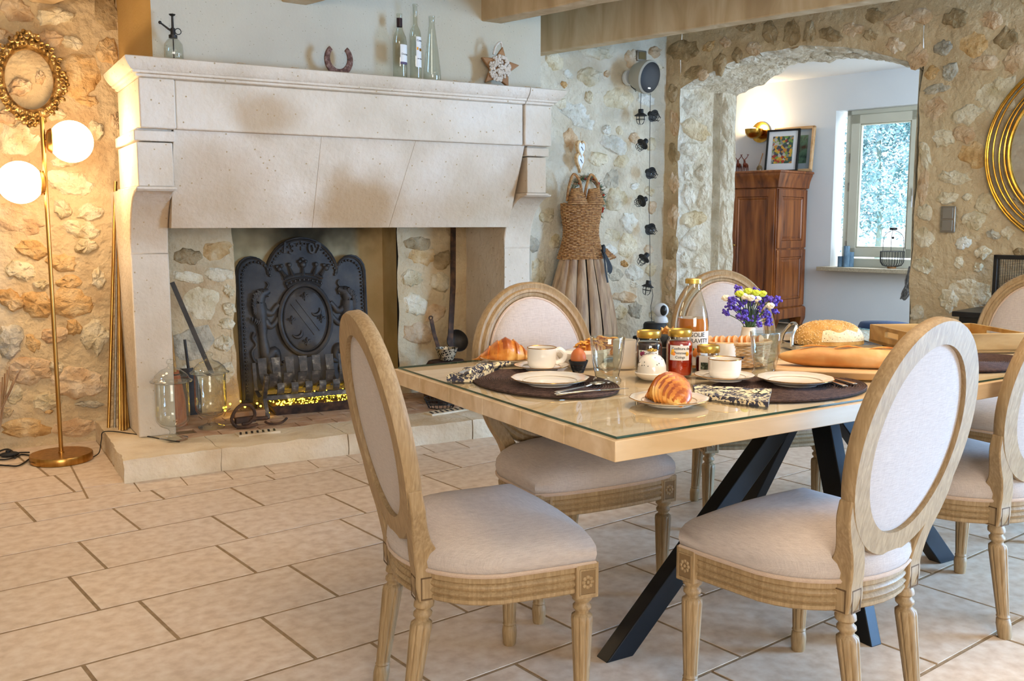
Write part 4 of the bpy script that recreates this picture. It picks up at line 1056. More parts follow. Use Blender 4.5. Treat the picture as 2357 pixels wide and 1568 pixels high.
def bottle(label, p, prof, name='wine_bottle'):
    t = thing(name, label, 'bottle', p, 0, 'empty bottles on the mantel'); m = MB(); m.lathe(prof, 36, cap1=False); m.build('glass', MT['bottle_glass'], t, smooth=60); return t
def wrap(parent, name, mat, r, z0, z1, a0, a1, n=14):
    m = MB(); rs = []
    for i in range(n+1):
        a = a0 + (a1-a0)*i/n; rs.append([(r*math.sin(a), -r*math.cos(a), z0), (r*math.sin(a), -r*math.cos(a), z1)])
    m.rings(rs, closed=False, cap0=False, cap1=False); return m.build(name, mat, parent, smooth=60)
FA = math.atan2(1, 0)
def face(px_): return math.atan2(-EYE.x + px_[0], px_[1])    # heading from the viewer
p = sh_pt(921, 170); t = bottle('clear wine bottle with dark red neck capsule and violet-banded label', p, [(.001,.006),(.035,0),(.038,.006),(.038,.19),(.035,.215),(.020,.25),(.0145,.275),(.0145,.325),(.016,.327),(.016,.338),(.0145,.34)])
wrap(t, 'label', MT['paper'], .0385, .085, .175, -.35, 1.25); wrap(t, 'label_band', MT['lead'], .0386, .072, .085, -.35, 1.25); wrap(t, 'capsule', MT['winered'], .0155, .27, .315, 0, 2*pi, 20)
lettering('Domaine', .014, MT['ink'], t, (0,0,.125), (0,0,.5), bend=.0388)
p = sh_pt(957, 173); t = bottle('tall slim clear bottle with a long white and gold label', p, [(.001,.006),(.028,0),(.031,.006),(.031,.235),(.027,.26),(.014,.285),(.0115,.30),(.0115,.385),(.014,.387),(.014,.398),(.0125,.40)])
wrap(t, 'label', MT['paper'], .0314, .065, .225, -.3, 1.2); wrap(t, 'label_emblem', MT['rim'], .0317, .15, .165, .3, .95); wrap(t, 'label_emblem', MT['rim'], .0317, .155, .17, -.2, .12)
lettering('Cuvée', .016, MT['ink'], t, (0,0,.205), (0,0,.45), bend=.0318); lettering('vin blanc', .010, MT['ink'], t, (0,0,.11), (0,0,.45), bend=.0318)
bottle('plain conical clear glass bottle without a label', sh_pt(995, 177), [(.001,.006),(.046,0),(.049,.006),(.047,.05),(.036,.15),(.024,.24),(.016,.30),(.0155,.335),(.018,.337),(.018,.345),(.016,.347)], 'carafe')
t = thing('star_ornament', 'wooden star with cream knitted wool body and rope loop on the mantel', 'ornament', sh_pt(1142,188), -.25)
t.rotation_euler = (.0, .16, -.25); t.scale = (1.4, 1.4, 1.4)
m = MB(); pts = []
for i in range(10):
    a = pi/2 + i*pi/5; r = .085 if i % 2 == 0 else .042; pts.append((r*math.cos(a), .075 + r*math.sin(a)))
m.prism(pts, -.012, .012); m.build('star', MT['starwood'], t, bevel=.004)
m = MB(); rw = random.Random(5)
for i in range(190):
    a = rw.random()*2*pi; r = .046*math.sqrt(rw.random()); m.ball((r*math.cos(a)*.95, -.012-.010*math.cos(r/.05*1.4), .072 + r*1.1*math.sin(a)), .0062, 6, 4)
o = m.build('knitting', MT['wool'], t); o['kind'] = 'stuff'
m = MB(); m.tube(smooth_path([(0,0,.155),(-.012,-.012,.175),(-.03,-.014,.155),(-.034,-.014,.12)], 5), .0045, 6); m.build('rope_loop', MT['wool'], t)
for px_, py_ in ((540,136),(665,146),(1040,176),(1075,180),(1205,192),(1230,194)):
    q = sh_pt(px_, py_, 4.86); m = MB(); r = random.Random(px_)
    m.tube(smooth_path([(0,0,.002),(.02,.01,.012),(.04,.0,.004+.01*r.random()),(.055,.01,.012)], 4), .0012, 4)
    tag(m.build('dry_twig', MT['wicker_light'], loc=q), {540:'curled dry twig on the mantel, right of the plant mister',665:'short dry twig on the mantel, left of the horseshoe',1040:'dry twig on the mantel just right of the conical bottle',1075:'dry twig on the mantel midway between conical bottle and star',1205:'dry twig on the mantel right of the wooden star',1230:'dry twig at the extreme right end of the mantel'}[px_], 'twig', 'dry twigs on the mantel')
# ------------------------------------------------------------------ dining table
TZ = .764
U = Vector((math.cos(math.radians(2.6)), math.sin(math.radians(2.6)), 0)); V = Vector((0, 1, 0))
T0 = Vector((1.184, 1.597, 0)); TLEN, TWID = 2.18, 1.165
tb = thing('dining_table', 'long pale oak dining table on a black steel spider base', 'table', (2.30, 2.2, 0))
def tq(a, b, z): p = T0 + U*a + V*b; return Vector((p.x, p.y, z))
def tpoly(a0, a1, b0, b1, z0, z1): return MB().rings([[tq(a0,b0,z0), tq(a1,b0,z0), tq(a1,b1,z0), tq(a0,b1,z0)], [tq(a0,b0,z1), tq(a1,b0,z1), tq(a1,b1,z1), tq(a0,b1,z1)]])
nb = 6
for i in range(nb):
    o = tpoly(0, TLEN, TWID*i/nb + .0004, TWID*(i+1)/nb - .0004, .718, TZ - .0005).build('plank', MT['table_oak'], bevel=.002); adopt(tb, o)
apex = Vector((2.34, 2.115, .70))
feet = [(1.56, 2.095), (2.255, 1.805), (2.258, 2.455), (3.06, 2.13)]
for fx, fy in feet:
    f = Vector((fx, fy, 0)); d = Vector((apex.x - fx, apex.y - fy, 0)); alongx = abs(d.x) > abs(d.y)
    hx, hy = (.046, .026) if alongx else (.022, .04)
    top = apex + d.normalized()*(-.02) + Vector((0, 0, .02))
    o = MB().rings([[f + Vector((sx*hx, sy*hy, 0)) for sx, sy in ((-1,-1),(1,-1),(1,1),(-1,1))], [top + Vector((sx*hx, sy*hy, 0)) for sx, sy in ((-1,-1),(1,-1),(1,1),(-1,1))]]).build('leg', MT['steel'], smooth=0, bevel=.003); adopt(tb, o)
o = MB().box((apex.x, apex.y, .711), (.5, .34, .012)).build('top_plate', MT['steel'], bevel=.002); adopt(tb, o)
gt = thing('glass_tabletop', 'clear glass sheet with green edge covering the oak table top', 'glass sheet', (2.30, 2.2, TZ))
TT = TZ + .006
gi = .012
o = MB(); o.add([tq(gi,gi,TT), tq(TLEN-gi,gi,TT), tq(TLEN-gi,TWID-gi,TT), tq(gi,TWID-gi,TT)], [(0,1,2,3)]); o = o.build('pane', MT['top_glass'], smooth=0); adopt(gt, o)
ring0 = [(gi,gi),(TLEN-gi,gi),(TLEN-gi,TWID-gi),(gi,TWID-gi)]
o = MB(); o.rings([[tq(a,b,TZ+.0003) for a,b in ring0], [tq(a,b,TT) for a,b in ring0]], cap0=False, cap1=False); o = o.build('edge', MT['edge_glass'], smooth=0); adopt(gt, o); o['label'] = 'green glass edge'

# ------------------------------------------------------------------ medallion chairs
def seat_outline(n=48):
    pts = []
    front = [(-.252,.205),(-.17,.222),(-.085,.230),(0,.233),(.085,.230),(.17,.222),(.252,.205)]
    side = []
    for i in range(1, 19):
        a = pi * i / 19
        x = .252*math.cos(a); y = .02 - .235*math.sin(a)**.9
        side.append((x*(1 if abs(x) < .2 else 1), y))
    right = [(.252,.10)]
    left = [(-.252,.10)]
    P = front + right + side + left
    return [Vector((x, y)) for x, y in P]
SO = seat_outline()
SC = Vector((0, .01))
def so_ring(off, z, scale=1.0):
    n = len(SO); out = []
    for i in range(n):
        p = SO[i]; t = (SO[(i+1) % n] - SO[i-1]).normalized(); nn = Vector((t.y, -t.x))
        if nn.dot(p - SC) < 0: nn = -nn
        q = SC + (p + nn*off - SC)*scale; out.append((q.x, q.y, z))
    return out
BT = math.radians(11)
def bk(x, h, y=0.0):      # point on the raked back: h along the slope, y forward of its mid-plane
    k = h - .40
    return Vector((x, -.185 - k*math.sin(BT) + y*math.cos(BT), .40 + k*math.cos(BT) + y*math.sin(BT)))
BA, BB, BH = .236, .282, .738
def el(a, off, y):
    c, s = math.cos(a), math.sin(a); nx, nz = c/BA, s/BB; l = math.hypot(nx, nz)
    return bk(BA*c + nx/l*off, BH + BB*s + nz/l*off, y)
MT['ground'] = PM('carving_shade', '#7d6341', scale=4, rough=.8)  # darker brown standing in for shade in the carved flower's grooves
MT['groove_shade'] = PM('shaded_groove', '#5f482d', scale=4, rough=.8)  # dark strips painted as the shade of a cut rectangular groove
def make_chair():
    t = thing('dining_chair', 'x', 'chair', (0,0,0), 0, 'medallion dining chairs round the table')
    # rail
    m = MB(); m.rings([so_ring(o, z) for o, z in ((-.022,.333),(-.004,.334),(0,.338),(0,.346),(-.005,.349),(-.001,.353),(.003,.358),(-.001,.363),(-.005,.366),(0,.371),(.002,.376),(0,.381),(-.004,.384),(0,.388),(0,.405),(-.02,.408))]); m.build('seat_rail', MT['oak'], t, smooth=35)
    m = MB(); m.rings([so_ring(o, z, s) for o, z, s in ((-.004,.404,1),(.006,.412,1),(.011,.430,1),(.008,.450,1),(-.004,.466,1),(-.022,.478,1),(-.026,.490,.86),(-.026,.502,.62),(-.026,.508,.32),(-.026,.509,.02))]); m.build('seat', MT['linen'], t, smooth=70)
    m = MB(); m.tube([Vector(p) for p in so_ring(.006, .408)], .0058, 6, closed=True); m.build('seat_piping', MT['linen_pipe'], t)
    # oval back
    prof = [(0,-.019),(.004,-.010),(.002,.012),(-.006,.020),(-.014,.015),(-.020,.013),(-.026,.021),(-.034,.021),(-.038,.014),(-.046,.012),(-.052,.004),(-.054,-.006),(-.054,-.019)]
    m = MB(); m.rings([[el(2*pi*i/64, o, y) for o, y in prof] for i in range(64)], loop=True); m.build('back_frame', MT['oak'], t, smooth=45)
    m = MB(); rings = []
    def er(q, y): return [bk((BA-.05)*q*math.cos(2*pi*i/48), BH + (BB-.05)*q*math.sin(2*pi*i/48), y) for i in range(48)]
    for q, y in ((.02,-.014),(.5,-.013),(.9,-.010),(1.0,-.006),(1.0,.004),(.97,.014),(.9,.024),(.75,.031),(.5,.036),(.25,.038),(.02,.038)): rings.append(er(q, y))
    m.rings(rings); m.build('backrest', MT['linen'], t, smooth=70)
    m = MB(); m.tube([bk((BA-.055)*math.cos(2*pi*i/48), BH + (BB-.055)*math.sin(2*pi*i/48), .012) for i in range(48)], .005, 6, closed=True); m.build('back_piping', MT['linen_pipe'], t)
    for s in (-1, 1):
        # stile: from the flank of the oval down to the rear leg block
        hs = [(.205,.625,.016,.0,.017),(.195,.58,.022,.0,.018),(.172,.53,.026,.0,.019),(.148,.485,.026,.004,.023),(.135,.45,.026,.010,.030),(.128,.42,.026,.012,.033),(.126,.395,.026,.008,.030),(.126,.365,.027,.0,.028),(.126,.33,.027,.0,.028)]
        m = MB(); rs = []
        for A_, B_ in zip(smooth_path([q[:3] for q in hs], 4), smooth_path([(q[3], q[4], 0) for q in hs], 4)):
            x, h, hw = A_; yo, hd, _ = B_
            c = bk(s*x, h, yo)
            rs.append([c + Vector((a*hw, b*hd, 0)) for a, b in ((-1,-1),(1,-1),(1,1),(-1,1))])
        m.rings(rs); st_ = m.build('stile', MT['oak'], t, smooth=50, bevel=.004)
        m = MB(); c = bk(s*.126, .362); 
        for bx, bz, dx, dz in ((0,.026,.036,.003),(0,-.026,.036,.003),(-.0165,0,.003,.052),(.0165,0,.003,.052)): m.box((c.x+bx, c.y-.0282, c.z+bz), (dx,.0016,dz)); m.box((c.x+s*.0272, c.y+bx, c.z+bz), (.0016,dx,dz))
        m.build('block_groove', MT['groove_shade'], st_, smooth=0)
        # turned, fluted legs
        for x, y, rake in ((.232, .187, 0), (.126, -.178, -.05)):
            m = MB()
            pr = [(.017,0),(.019,.006),(.0215,.04),(.0195,.056),(.0165,.060),(.0195,.064),(.0175,.068),(.0180,.074),(.0265,.262),(.0255,.272),(.0165,.279),(.0165,.284),(.0225,.290),(.0225,.297),(.0175,.302),(.0175,.307),(.0245,.313),(.0245,.322),(.02,.334)]
            fl = lambda a, i, z: 1 - (.15 if 7 <= i <= 8 and abs(math.sin(4*a)) < .30 else 0)
            m.lathe(pr, 48, mod=fl)
            m.v = [Vector((v.x + s*x, v.y + y + rake*(1 - v.z/.334), v.z)) for v in m.v]
            m.build('leg', MT['oak'], t, smooth=50)
        m = MB(); m.box((s*.232, .187, .366), (.060,.060,.088)); cb_ = m.build('corner_block', MT['oak'], t, bevel=.003)
        m = MB()
        for fx, fy, rz in ((0, .0285, 0), (s*.0285, 0, pi/2)):
            M_ = Matrix.Translation((s*.232+fx*1.08, .187+fy*1.08, .364)) @ Matrix.Rotation(rz, 4, 'Z')
            m.ball((0,0,0), .005, 8, 5, M=M_)
            for k in range(8):
                a = k*pi/4; m.ball((.0115*math.cos(a), 0, .0125*math.sin(a)), .0055, 6, 4, M=M_, sc=(1,.5,1))
            for bx, bz, dx, dz in ((0,.031,.044,.003),(0,-.031,.044,.003),(-.0205,0,.003,.06),(.0205,0,.003,.06)): m.box((bx, 0, bz), (dx,.003,dz), M=M_)
        m.build('rosette', MT['oak'], cb_, smooth=40)
        m = MB(); m.box((s*.232, .2175, .364), (.042,.001,.058)); m.box((s*(.232+.0305), .187, .364), (.001,.042,.058)); m.build('rosette_shade', MT['ground'], cb_, smooth=0)
    return t
chair0 = make_chair()
def chair(front, back, label, first=[True]):
    f = Vector((*front, 0)); b = Vector((*back, 0)); d = (f-b).normalized()
    o = chair0 if first[0] else copy_tree(chair0); first[0] = False
    c = f - d*.178; o.location = (c.x, c.y, 0); o.rotation_euler = (0, 0, math.atan2(d.y, d.x) - pi/2); o['label'] = label
    return o
chair((1.303, 2.085), (.937, 2.135), 'oval-backed linen chair at the near left end of the table, side on')
chair((1.810, 1.820), (1.862, 1.454), 'oval-backed linen chair drawn up to the near long side, back to viewer')
chair((1.730, 2.400), (1.745, 2.780), 'oval-backed linen chair on the fireplace side facing the croissant plate')
chair((2.760, 2.740), (2.885, 3.085), 'oval-backed linen chair behind the juice bottle and the flowers')
chair((2.765, 2.015), (2.755, 1.645), 'oval-backed linen chair cut by the right picture edge, back turned')
chair((3.50, 2.30), (3.87, 2.36), 'oval-backed linen chair at the far end of the table by the tray')

# ------------------------------------------------------------------ left of the fireplace
lp = on_z(140, 1060, 0); lp = Vector((.445, 5.36, 0))
fl_ = thing('floor_lamp', 'brass floor lamp with two lit white globes beside the fireplace', 'lamp', lp)
m = MB(); m.lathe([(.001,0),(.148,0),(.150,.004),(.150,.036),(.147,.040),(.001,.041)], 56); m.build('base', MT['brass'], fl_)
m = MB(); m.lathe([(.014,.04),(.014,.048),(.0105,.05),(.0105,1.735),(.001,1.738)], 16); m.build('pole', MT['brass'], fl_)
def lamp_globe(px_, py_):
    c = on_y(px_, py_, 5.36) - lp; c.y = 0
    s = 1 if c.x > 0 else -1
    m = MB(); m.ball((c.x, 0, c.z), .104, 32, 20); m.build('globe', MT['globe'], fl_, smooth=80)
    m = MB(); M_ = Matrix.Translation((c.x, 0, c.z)) @ Matrix.Rotation(-s*pi/2, 4, 'Y')
    m.lathe([(.001,.116),(.03,.116),(.05,.108),(.062,.092),(.060,.088),(.045,.10),(.001,.106)], 24, M=M_); m.tube([(c.x - s*.11, 0, c.z), (0, 0, c.z)], .007, 8); m.build('socket_cup', MT['brass'], fl_)
    l = bpy.data.lights.new('lamp_bulb', 'POINT'); l.energy = 9; l.color = (1.0, .74, .44); l.shadow_soft_size = .1
    q = bpy.data.objects.new('lamp_bulb', l); COL.objects.link(q); q.parent = fl_; q.location = (c.x, -.0, c.z)
    q.location = (c.x, -.115, c.z)
lamp_globe(164, 326); lamp_globe(46, 420)
# ornate oval frame on the wall
fc_ = on_y(68, 182, 5.70)
t = thing('oval_frame', 'ornate empty gilded oval frame hanging on the stone wall', 'picture frame', (fc_.x, 5.74, fc_.z))
def fe(a, r=1, y=-.03): return Vector((.118*r*math.cos(a), y, .158*r*math.sin(a)))
m = MB(); m.rings([[fe(2*pi*i/48, k, y) for k, y in ((.96,-.01),(.98,-.035),(1.08,-.055),(1.25,-.05),(1.36,-.03),(1.36,-.005))] for i in range(48)], loop=True); m.build('moulding', MT['oldgold'], t)
m = MB(); rf = random.Random(11)
for i in range(40):
    a = 2*pi*i/40; c = fe(a, 1.28 + .1*math.sin(i*2.6), -.058)
    tgt = [c + Vector((.016*math.cos(k*.8 + a)*(1-k*.09), -.004, .016*math.sin(k*.8 + a)*(1-k*.09))) for k in range(8)]
    m.tube(tgt, [.007-.0006*k for k in range(8)], 6)
    m.ball(fe(a + .05, 1.14, -.058), .009, 7, 5, sc=(1,.7,1.3))
for a, n in ((pi/2+.05, 9), (-.03, 7), (-pi/2-.05, 11), (pi+.03, 7)):
    for i in range(n):
        c = fe(a + (i-n/2)*.075, 1.48 - abs(i-n/2)*.03 + .05*(i % 2), -.05); m.ball(c, .012, 8, 5, sc=(1,.8,1))
m.build('ornament', MT['oldgold'], t)
# long brass tubes leaning in the corner
tops = [(266,418,.009,248,985),(272,440,.008,274,990),(276,655,.010,280,992),(283,700,.010,287,990),(270,520,.006,262,985),(279,760,.009,294,985)]
for i, (tx, ty, r, bx_, by_) in enumerate(tops):
    b = on_z(bx_ + 2, by_, HZ); b.y = min(b.y, 5.6); top = on_y(tx, ty, 5.66)
    m = MB(); d = top - b; m.lathe([(r,0),(r,d.length),(r*.8,d.length),(r*.8,0)], 14, M=d.to_track_quat('Z','Y').to_matrix().to_4x4())
    tag(m.build('brass_tube', MT['brass'] if i != 4 else MT['nickel'], loc=b), ['tallest brass tube leaning in the corner by the fireplace jamb','second tallest brass tube leaning close to the fireplace jamb','stout brass tube in front of the leaning bundle','short brass tube at the right of the leaning bundle','thin grey metal rod standing apart left of the brass tubes','slanting short brass tube nearest to the fireplace jamb'][i], 'metal tube', 'metal tubes leaning by the fireplace')
# lamp flex with its foot switch
t = thing('lamp_cable', 'loops of black lamp flex with a foot switch on the floor', 'cable', (.2, 5.4, 0))
def fz(px_, py_, z=.008): q = on_z(px_, py_, 0); return Vector((q.x - .2, q.y - 5.4, z))
m = MB()
for pts in ([(70,1052),(50,1050),(38,1055),(10,1062),(-30,1060)], [(68,1060),(45,1075),(20,1076),(-25,1072)], [(35,1058),(30,1045),(20,1038),(5,1040),(-20,1052)], [(68,1045),(40,1046),(25,1052)]):
    m.tube(smooth_path([fz(*q) for q in pts], 6), .0042, 6)
m.build('flex', MT['cable'], t)
m = MB(); c = fz(22, 1052, .0); m.ball((c.x, c.y, .014), .045, 14, 8, sc=(1.1,.6,.32)); m.lathe([(.012,.02),(.012,.036),(.001,.038)], 12, c=(c.x-.005, c.y, 0)); m.build('foot_switch', MT['blackmat'], t)
t = MB(); q0 = Vector((.59,5.33,.012)); pts = [(.59,5.33,.006),(.625,5.36,.02),(.645,5.41,.075),(.665,5.42,.116),(.78,5.30,.114),(.93,5.02,.114),(.96,4.98,.114)]
t.tube([p - q0 for p in smooth_path(pts, 5)], .0028, 6); tag(t.build('lighting_cable', MT['cable'], loc=q0), 'thin black cable running from the lamp base up over the hearth slab', 'cable')
tw = MB()
for i in range(9):
    tw.tube([(0,0,0), (.03+.02*random.random(), random.uniform(-.03,.02), .16+.012*i), (.05+.012*i, random.uniform(-.03,.02), .40+.018*(i % 5))], .0035, 5)
q = on_z(-22, 1040, 0); q.y = 5.6; tag(tw.build('twig_bundle', MT['skirt'], loc=(on_y(-20, 950, 5.6).x, 5.6, 0)), 'brown dry twigs peeping in at the left picture edge', 'twigs')
# ------------------------------------------------------------------ on the corner wall: wicker dress, hearts, speaker, string of lamps
DX, DY = on_y(1337, 560, 5.60).x, 5.60
dr = thing('dress_ornament', 'life-size decorative dress with wicker bodice and palm-wood slat skirt', 'ornament', (DX, DY, 0))
def dz(px_, py_): q = on_y(px_, py_, DY); return q.x - DX, q.z
def ring_e(rx, ry, z, n=40, cx=0, cy=0): return [Vector((cx + rx*math.cos(2*pi*i/n), cy + ry*math.sin(2*pi*i/n), z)) for i in range(n)]
body = [(.178,.965),(.166,1.0),(.146,1.06),(.132,1.12),(.130,1.18),(.141,1.24),(.151,1.30),(.150,1.345)]
def brx(z):
    for (a, za), (b, zb) in zip(body, body[1:]):
        if za <= z <= zb: return lerp(a, b, (z-za)/(zb-za))
    return body[0][0] if z < body[0][1] else body[-1][0]
m = MB(); m.rings([ring_e(brx(z)*.965, brx(z)*.62, z) for z in [.965 + .38*i/10 for i in range(11)]], cap1=False); m.build('bodice_lining', PM('wicker_core', '#5a3718', '#74491f', scale=40, rough=.9), dr)
m = MB(); nrow = 36
for r in range(nrow):
    z = .968 + .375*r/(nrow-1); rx = brx(z); pts = []
    for i in range(60):
        a = 2*pi*i/60; w = .006*math.sin(15*a + (r % 2)*pi); pts.append((( rx + w)*math.cos(a), (rx*.63 + w)*math.sin(a), z + .0015*math.sin(7*a + r)))
    m.tube(pts, .0062, 5, closed=True)
o = m.build('bodice_weave', MT['wicker'], dr); o['kind'] = 'stuff'
# cups, straps
for s, cx in ((-1, -.075), (1, .068)):
    m = MB()
    for k in range(9):
        z = 1.345 + .012*k; rr = .078 - .0055*k
        m.tube([(cx + rr*math.cos(a), -.055 + rr*.55*math.sin(a) - .012*math.cos(k*.3), z + (.028 if k > 3 else 0)*max(0, math.cos(a*1))*.3) for a in [2*pi*i/24 for i in range(24)]], .0065, 5, closed=True)
    m.build('bust_weave', MT['wicker'], dr)
    m = MB(); m.tube(smooth_path([(cx - .062, -.03, 1.36), (cx - .05, -.03, 1.45), (cx - .005, -.02, 1.545), (cx + .04, -.03, 1.50), (cx + .055, -.035, 1.42), (cx + .06, -.04, 1.37)], 6), .0095, 8); m.build('strap', MT['wicker'], dr)
m = MB()
for k in range(6):
    m.tube(smooth_path([(.10+.012*k, -.10+.01*k, .975+.012*k), (.17+.014*(5-k), -.085, .975+.010*k), (.205-.024*k, -.06, .958+.016*k)], 4), .006, 5)
m.build('peplum_tip', MT['wicker'], dr)
# slats of the skirt
NS = 15
for i in range(NS):
    a = 2*pi*(i + .5)/NS
    if math.sin(a) > .35: continue
    m = MB(); rs = []
    for j in range(13):
        t = j/12; z = .965 - .86*t
        R = .162 + .15*math.sin(min(1, t*1.15)*pi/2) - .09*max(0, t-.62)/.38*.9
        w = .026 + .026*math.sin(min(1.0, t*1.2)*pi*.6) - .034*max(0, t-.70)/.30
        c = Vector((R*math.cos(a), R*.6*math.sin(a), z)); tn = Vector((-math.sin(a), .6*math.cos(a), 0)).normalized(); nn = Vector((math.cos(a), math.sin(a), 0))
        rs.append([c - tn*w - nn*.012, c - tn*w*.6 + nn*.006, c + nn*.012, c + tn*w*.6 + nn*.006, c + tn*w - nn*.012, c - nn*.008])
    m.rings(rs); m.build('slat', MT['skirt'], dr, smooth=60)
m = MB(); m.rings([ring_e(r*.8, r*.45, z, 24) for r, z in ((.15,.96),(.24,.6),(.24,.4),(.15,.02))]); m.build('skirt_lining', MT['blackmat'], dr)
# black ribbon
m = MB()
for pts in ([(.105,-.105,1.06),(.115,-.125,1.0),(.13,-.14,.93),(.135,-.145,.87)], [(.105,-.105,1.06),(.125,-.125,.98),(.15,-.14,.90),(.15,-.14,.86)], [(.10,-.11,1.03),(.11,-.13,.96),(.115,-.14,.88),(.13,-.145,.80)], [(.12,-.12,1.0),(.15,-.135,.94),(.165,-.14,.90),(.155,-.14,.87),(.14,-.14,.91)]):
    P = smooth_path(pts, 5); m.sweep(P, [(-.007,-.001),(.007,-.001),(.007,.001),(-.007,.001)], up=(0,1,0))
m.ball((.112,-.118,1.03), .02, 8, 6, sc=(.8,.6,1.8)); m.build('ribbon', MT['blackmat'], dr)
# evergreen wreath hung behind the bodice
wx, wz = dz(1371, 462)
wr = thing('wreath', 'evergreen wreath with red berries hanging behind the wicker bodice', 'wreath', (DX + wx, 5.715, wz))
m = MB(); m.tube(ring_e(.14, .0, 0, 30) and [Vector((.135*math.cos(2*pi*i/30), 0, .165*math.sin(2*pi*i/30))) for i in range(30)], .016, 7, closed=True); m.build('twig_ring', MT['skirt'], wr)
m = MB(); rw = random.Random(8)
for i in range(420):
    a = rw.random()*2*pi; c = Vector((.135*math.cos(a), -.01, .165*math.sin(a))); d = Vector((rw.uniform(-1,1), rw.uniform(-.8,.2), rw.uniform(-1,1))).normalized()
    l = rw.uniform(.03,.055); w = d.cross(Vector((rw.uniform(-1,1),rw.uniform(-1,1),.3))).normalized()*.004
    m.add([c-w, c+w, c+d*l], [(0,1,2)])
o = m.build('needles', PM('frosted_needles', '#2f4a30', '#4f6b4a', '#a9b0a2', scale=30, rough=.8), wr, smooth=0); o['kind'] = 'stuff'
for i in range(12):
    a = rw.random()*2*pi; m = MB(); m.ball((.13*math.cos(a), -.035, .16*math.sin(a)), .009, 8, 6); m.build('berry', MT['quince'], wr)
# two hearts on a string
for k, (px_, py_, sz) in enumerate(((1342, 342, .062), (1340, 371, .062))):
    q = on_y(px_, py_, 5.66); t = thing('heart_ornament', ['upper white heart plaque on the hanging string above the dress','lower white heart plaque on the hanging string above the dress'][k], 'ornament', (q.x, 5.69, q.z), .45, 'heart plaques above the dress')
    def heart(s): return [(s*16*math.sin(a)**3/17, s*(13*math.cos(a)-5*math.cos(2*a)-2*math.cos(3*a)-math.cos(4*a))/13) for a in [2*pi*i/36 for i in range(36)]]
    m = MB(); m.prism(heart(sz), -.008, .012); m.build('frame', MT['wicker_light'], t, bevel=.003)
    m = MB(); m.prism(heart(sz*.72), -.012, -.006); m.build('plaque', MT['tint_white'], t)
    m = MB(); m.sweep([(-.015,-.0135,.012),(0,-.0135,.004),(.014,-.0135,-.012)], [(-.003,-.001),(.003,-.001),(.003,.001),(-.003,.001)], up=(0,1,0)); m.build('script', MT['ink'], t)
    m = MB(); m.tube([(0,0,.05),(.0,0,.115)], .0015, 5); m.build('string', MT['wicker_light'], t)
# round wall speaker
q = on_y(1490, 172, 5.55); sp = thing('wall_speaker', 'round grey wall speaker with black front high in the corner', 'speaker', (q.x, 5.62, q.z))
n_ = (EYE*0 + Vector((-.16, -.9, -.30))).normalized()
n_ = Vector((.22, -.93, -.22)).normalized(); SM = n_.to_track_quat('Z', 'Y').to_matrix().to_4x4()
m = MB(); m.lathe([(.05,-.07),(.085,-.045),(.108,.0),(.118,.06),(.117,.075),(.106,.085)], 40, M=SM, cap1=False); m.build('housing', PM('speaker_silver', '#a7a191', '#b3ad9d', scale=3, rough=.5), sp)
m = MB(); m.lathe([(.106,.083),(.09,.090),(.05,.094),(.001,.095)], 40, M=SM, cap0=False); m.build('grille', MT['blackmat'], sp)
m = MB(); m.lathe([(.05,.0),(.055,.01),(.05,.04)], 24, M=Matrix.Translation((-.02,.135,-.0)) @ Matrix.Rotation(pi/2,4,'X')); m.tube([(-.02,.12,0),(0,.03,0)], .02, 10); m.build('wall_bracket', MT['tint_white'], sp)
m = MB(); m.box((0,-.073,.0925), (.026,.007,.002), M=SM); m.build('badge', MT['chrome'], sp)
q = on_y(1483, 127, 5.70); em = thing('emergency_light', 'small square metal wall light above the round speaker', 'wall light', (q.x, 5.74, q.z))
m = MB(); m.box((0,0,0), (.085,.03,.075)); m.build('frame', MT['nickel'], em, bevel=.006)
m = MB(); m.box((0,-.016,0), (.062,.004,.052)); m.build('lens', PM('smoked_lens', '#7d6a45', scale=3, rough=.2), em)
# string of caged lamps
sl = thing('cage_lamp_string', 'string of small black caged lamps hanging down the corner wall', 'string lights', (4.45, 5.64, 0))
L_P = [(1466,193,.5,-.6),(1475,265,0,0),(1503,266,-.3,-1.1),(1480,331,.9,0),(1497,398,-.2,-1.2),(1478,462,1.2,0),(1496,527,-.1,-1.2),(1483,594,.8,0),(1491,659,.2,0)]
cable = []
for px_, py_, tilt, pit in L_P:
    q = on_y(px_, py_, 5.64) - sl.location
    M_ = Matrix.Translation(q) @ Matrix.Rotation(tilt, 4, 'Y') @ Matrix.Rotation(pit, 4, 'X')
    m = MB(); m.lathe([(.001,.042),(.017,.042),(.019,.038),(.019,.014),(.024,.012),(.045,-.002),(.046,-.006),(.02,.002),(.001,.004)], 22, M=M_); cup = m.build('lamp_hood', MT['blackmat'], sl)
    m = MB()
    for k in range(5):
        a = 2*pi*k/5; m.tube([M_ @ Vector((.030*math.cos(a)*e, .030*math.sin(a)*e, z)) for e, z in ((1,-.004),(1.05,-.03),(.85,-.055),(.3,-.066))], .0022, 5)
    m.tube([M_ @ Vector((.031*math.cos(2*pi*k/16), .031*math.sin(2*pi*k/16), -.03)) for k in range(16)], .0022, 5, closed=True); m.build('cage', MT['blackmat'], sl)
    m = MB(); m.ball(M_ @ Vector((0,0,-.028)), .019, 12, 8, sc=(1,1,1.3)); m.build('bulb', MT['jar_glass'], sl)
c1 = [on_y(a, b, 5.66) - sl.location for a, b in ((1476,200),(1474,258))]
c2 = [on_y(a, b, 5.66) - sl.location for a, b in ((1497,205),(1496,300),(1495,400),(1494,480),(1496,560),(1496,640),(1503,680),(1498,705),(1500,740))]
m = MB(); m.tube(c1, .0022, 5); m.tube(c2, .0022, 5); m.build('cord', MT['cable'], sl)
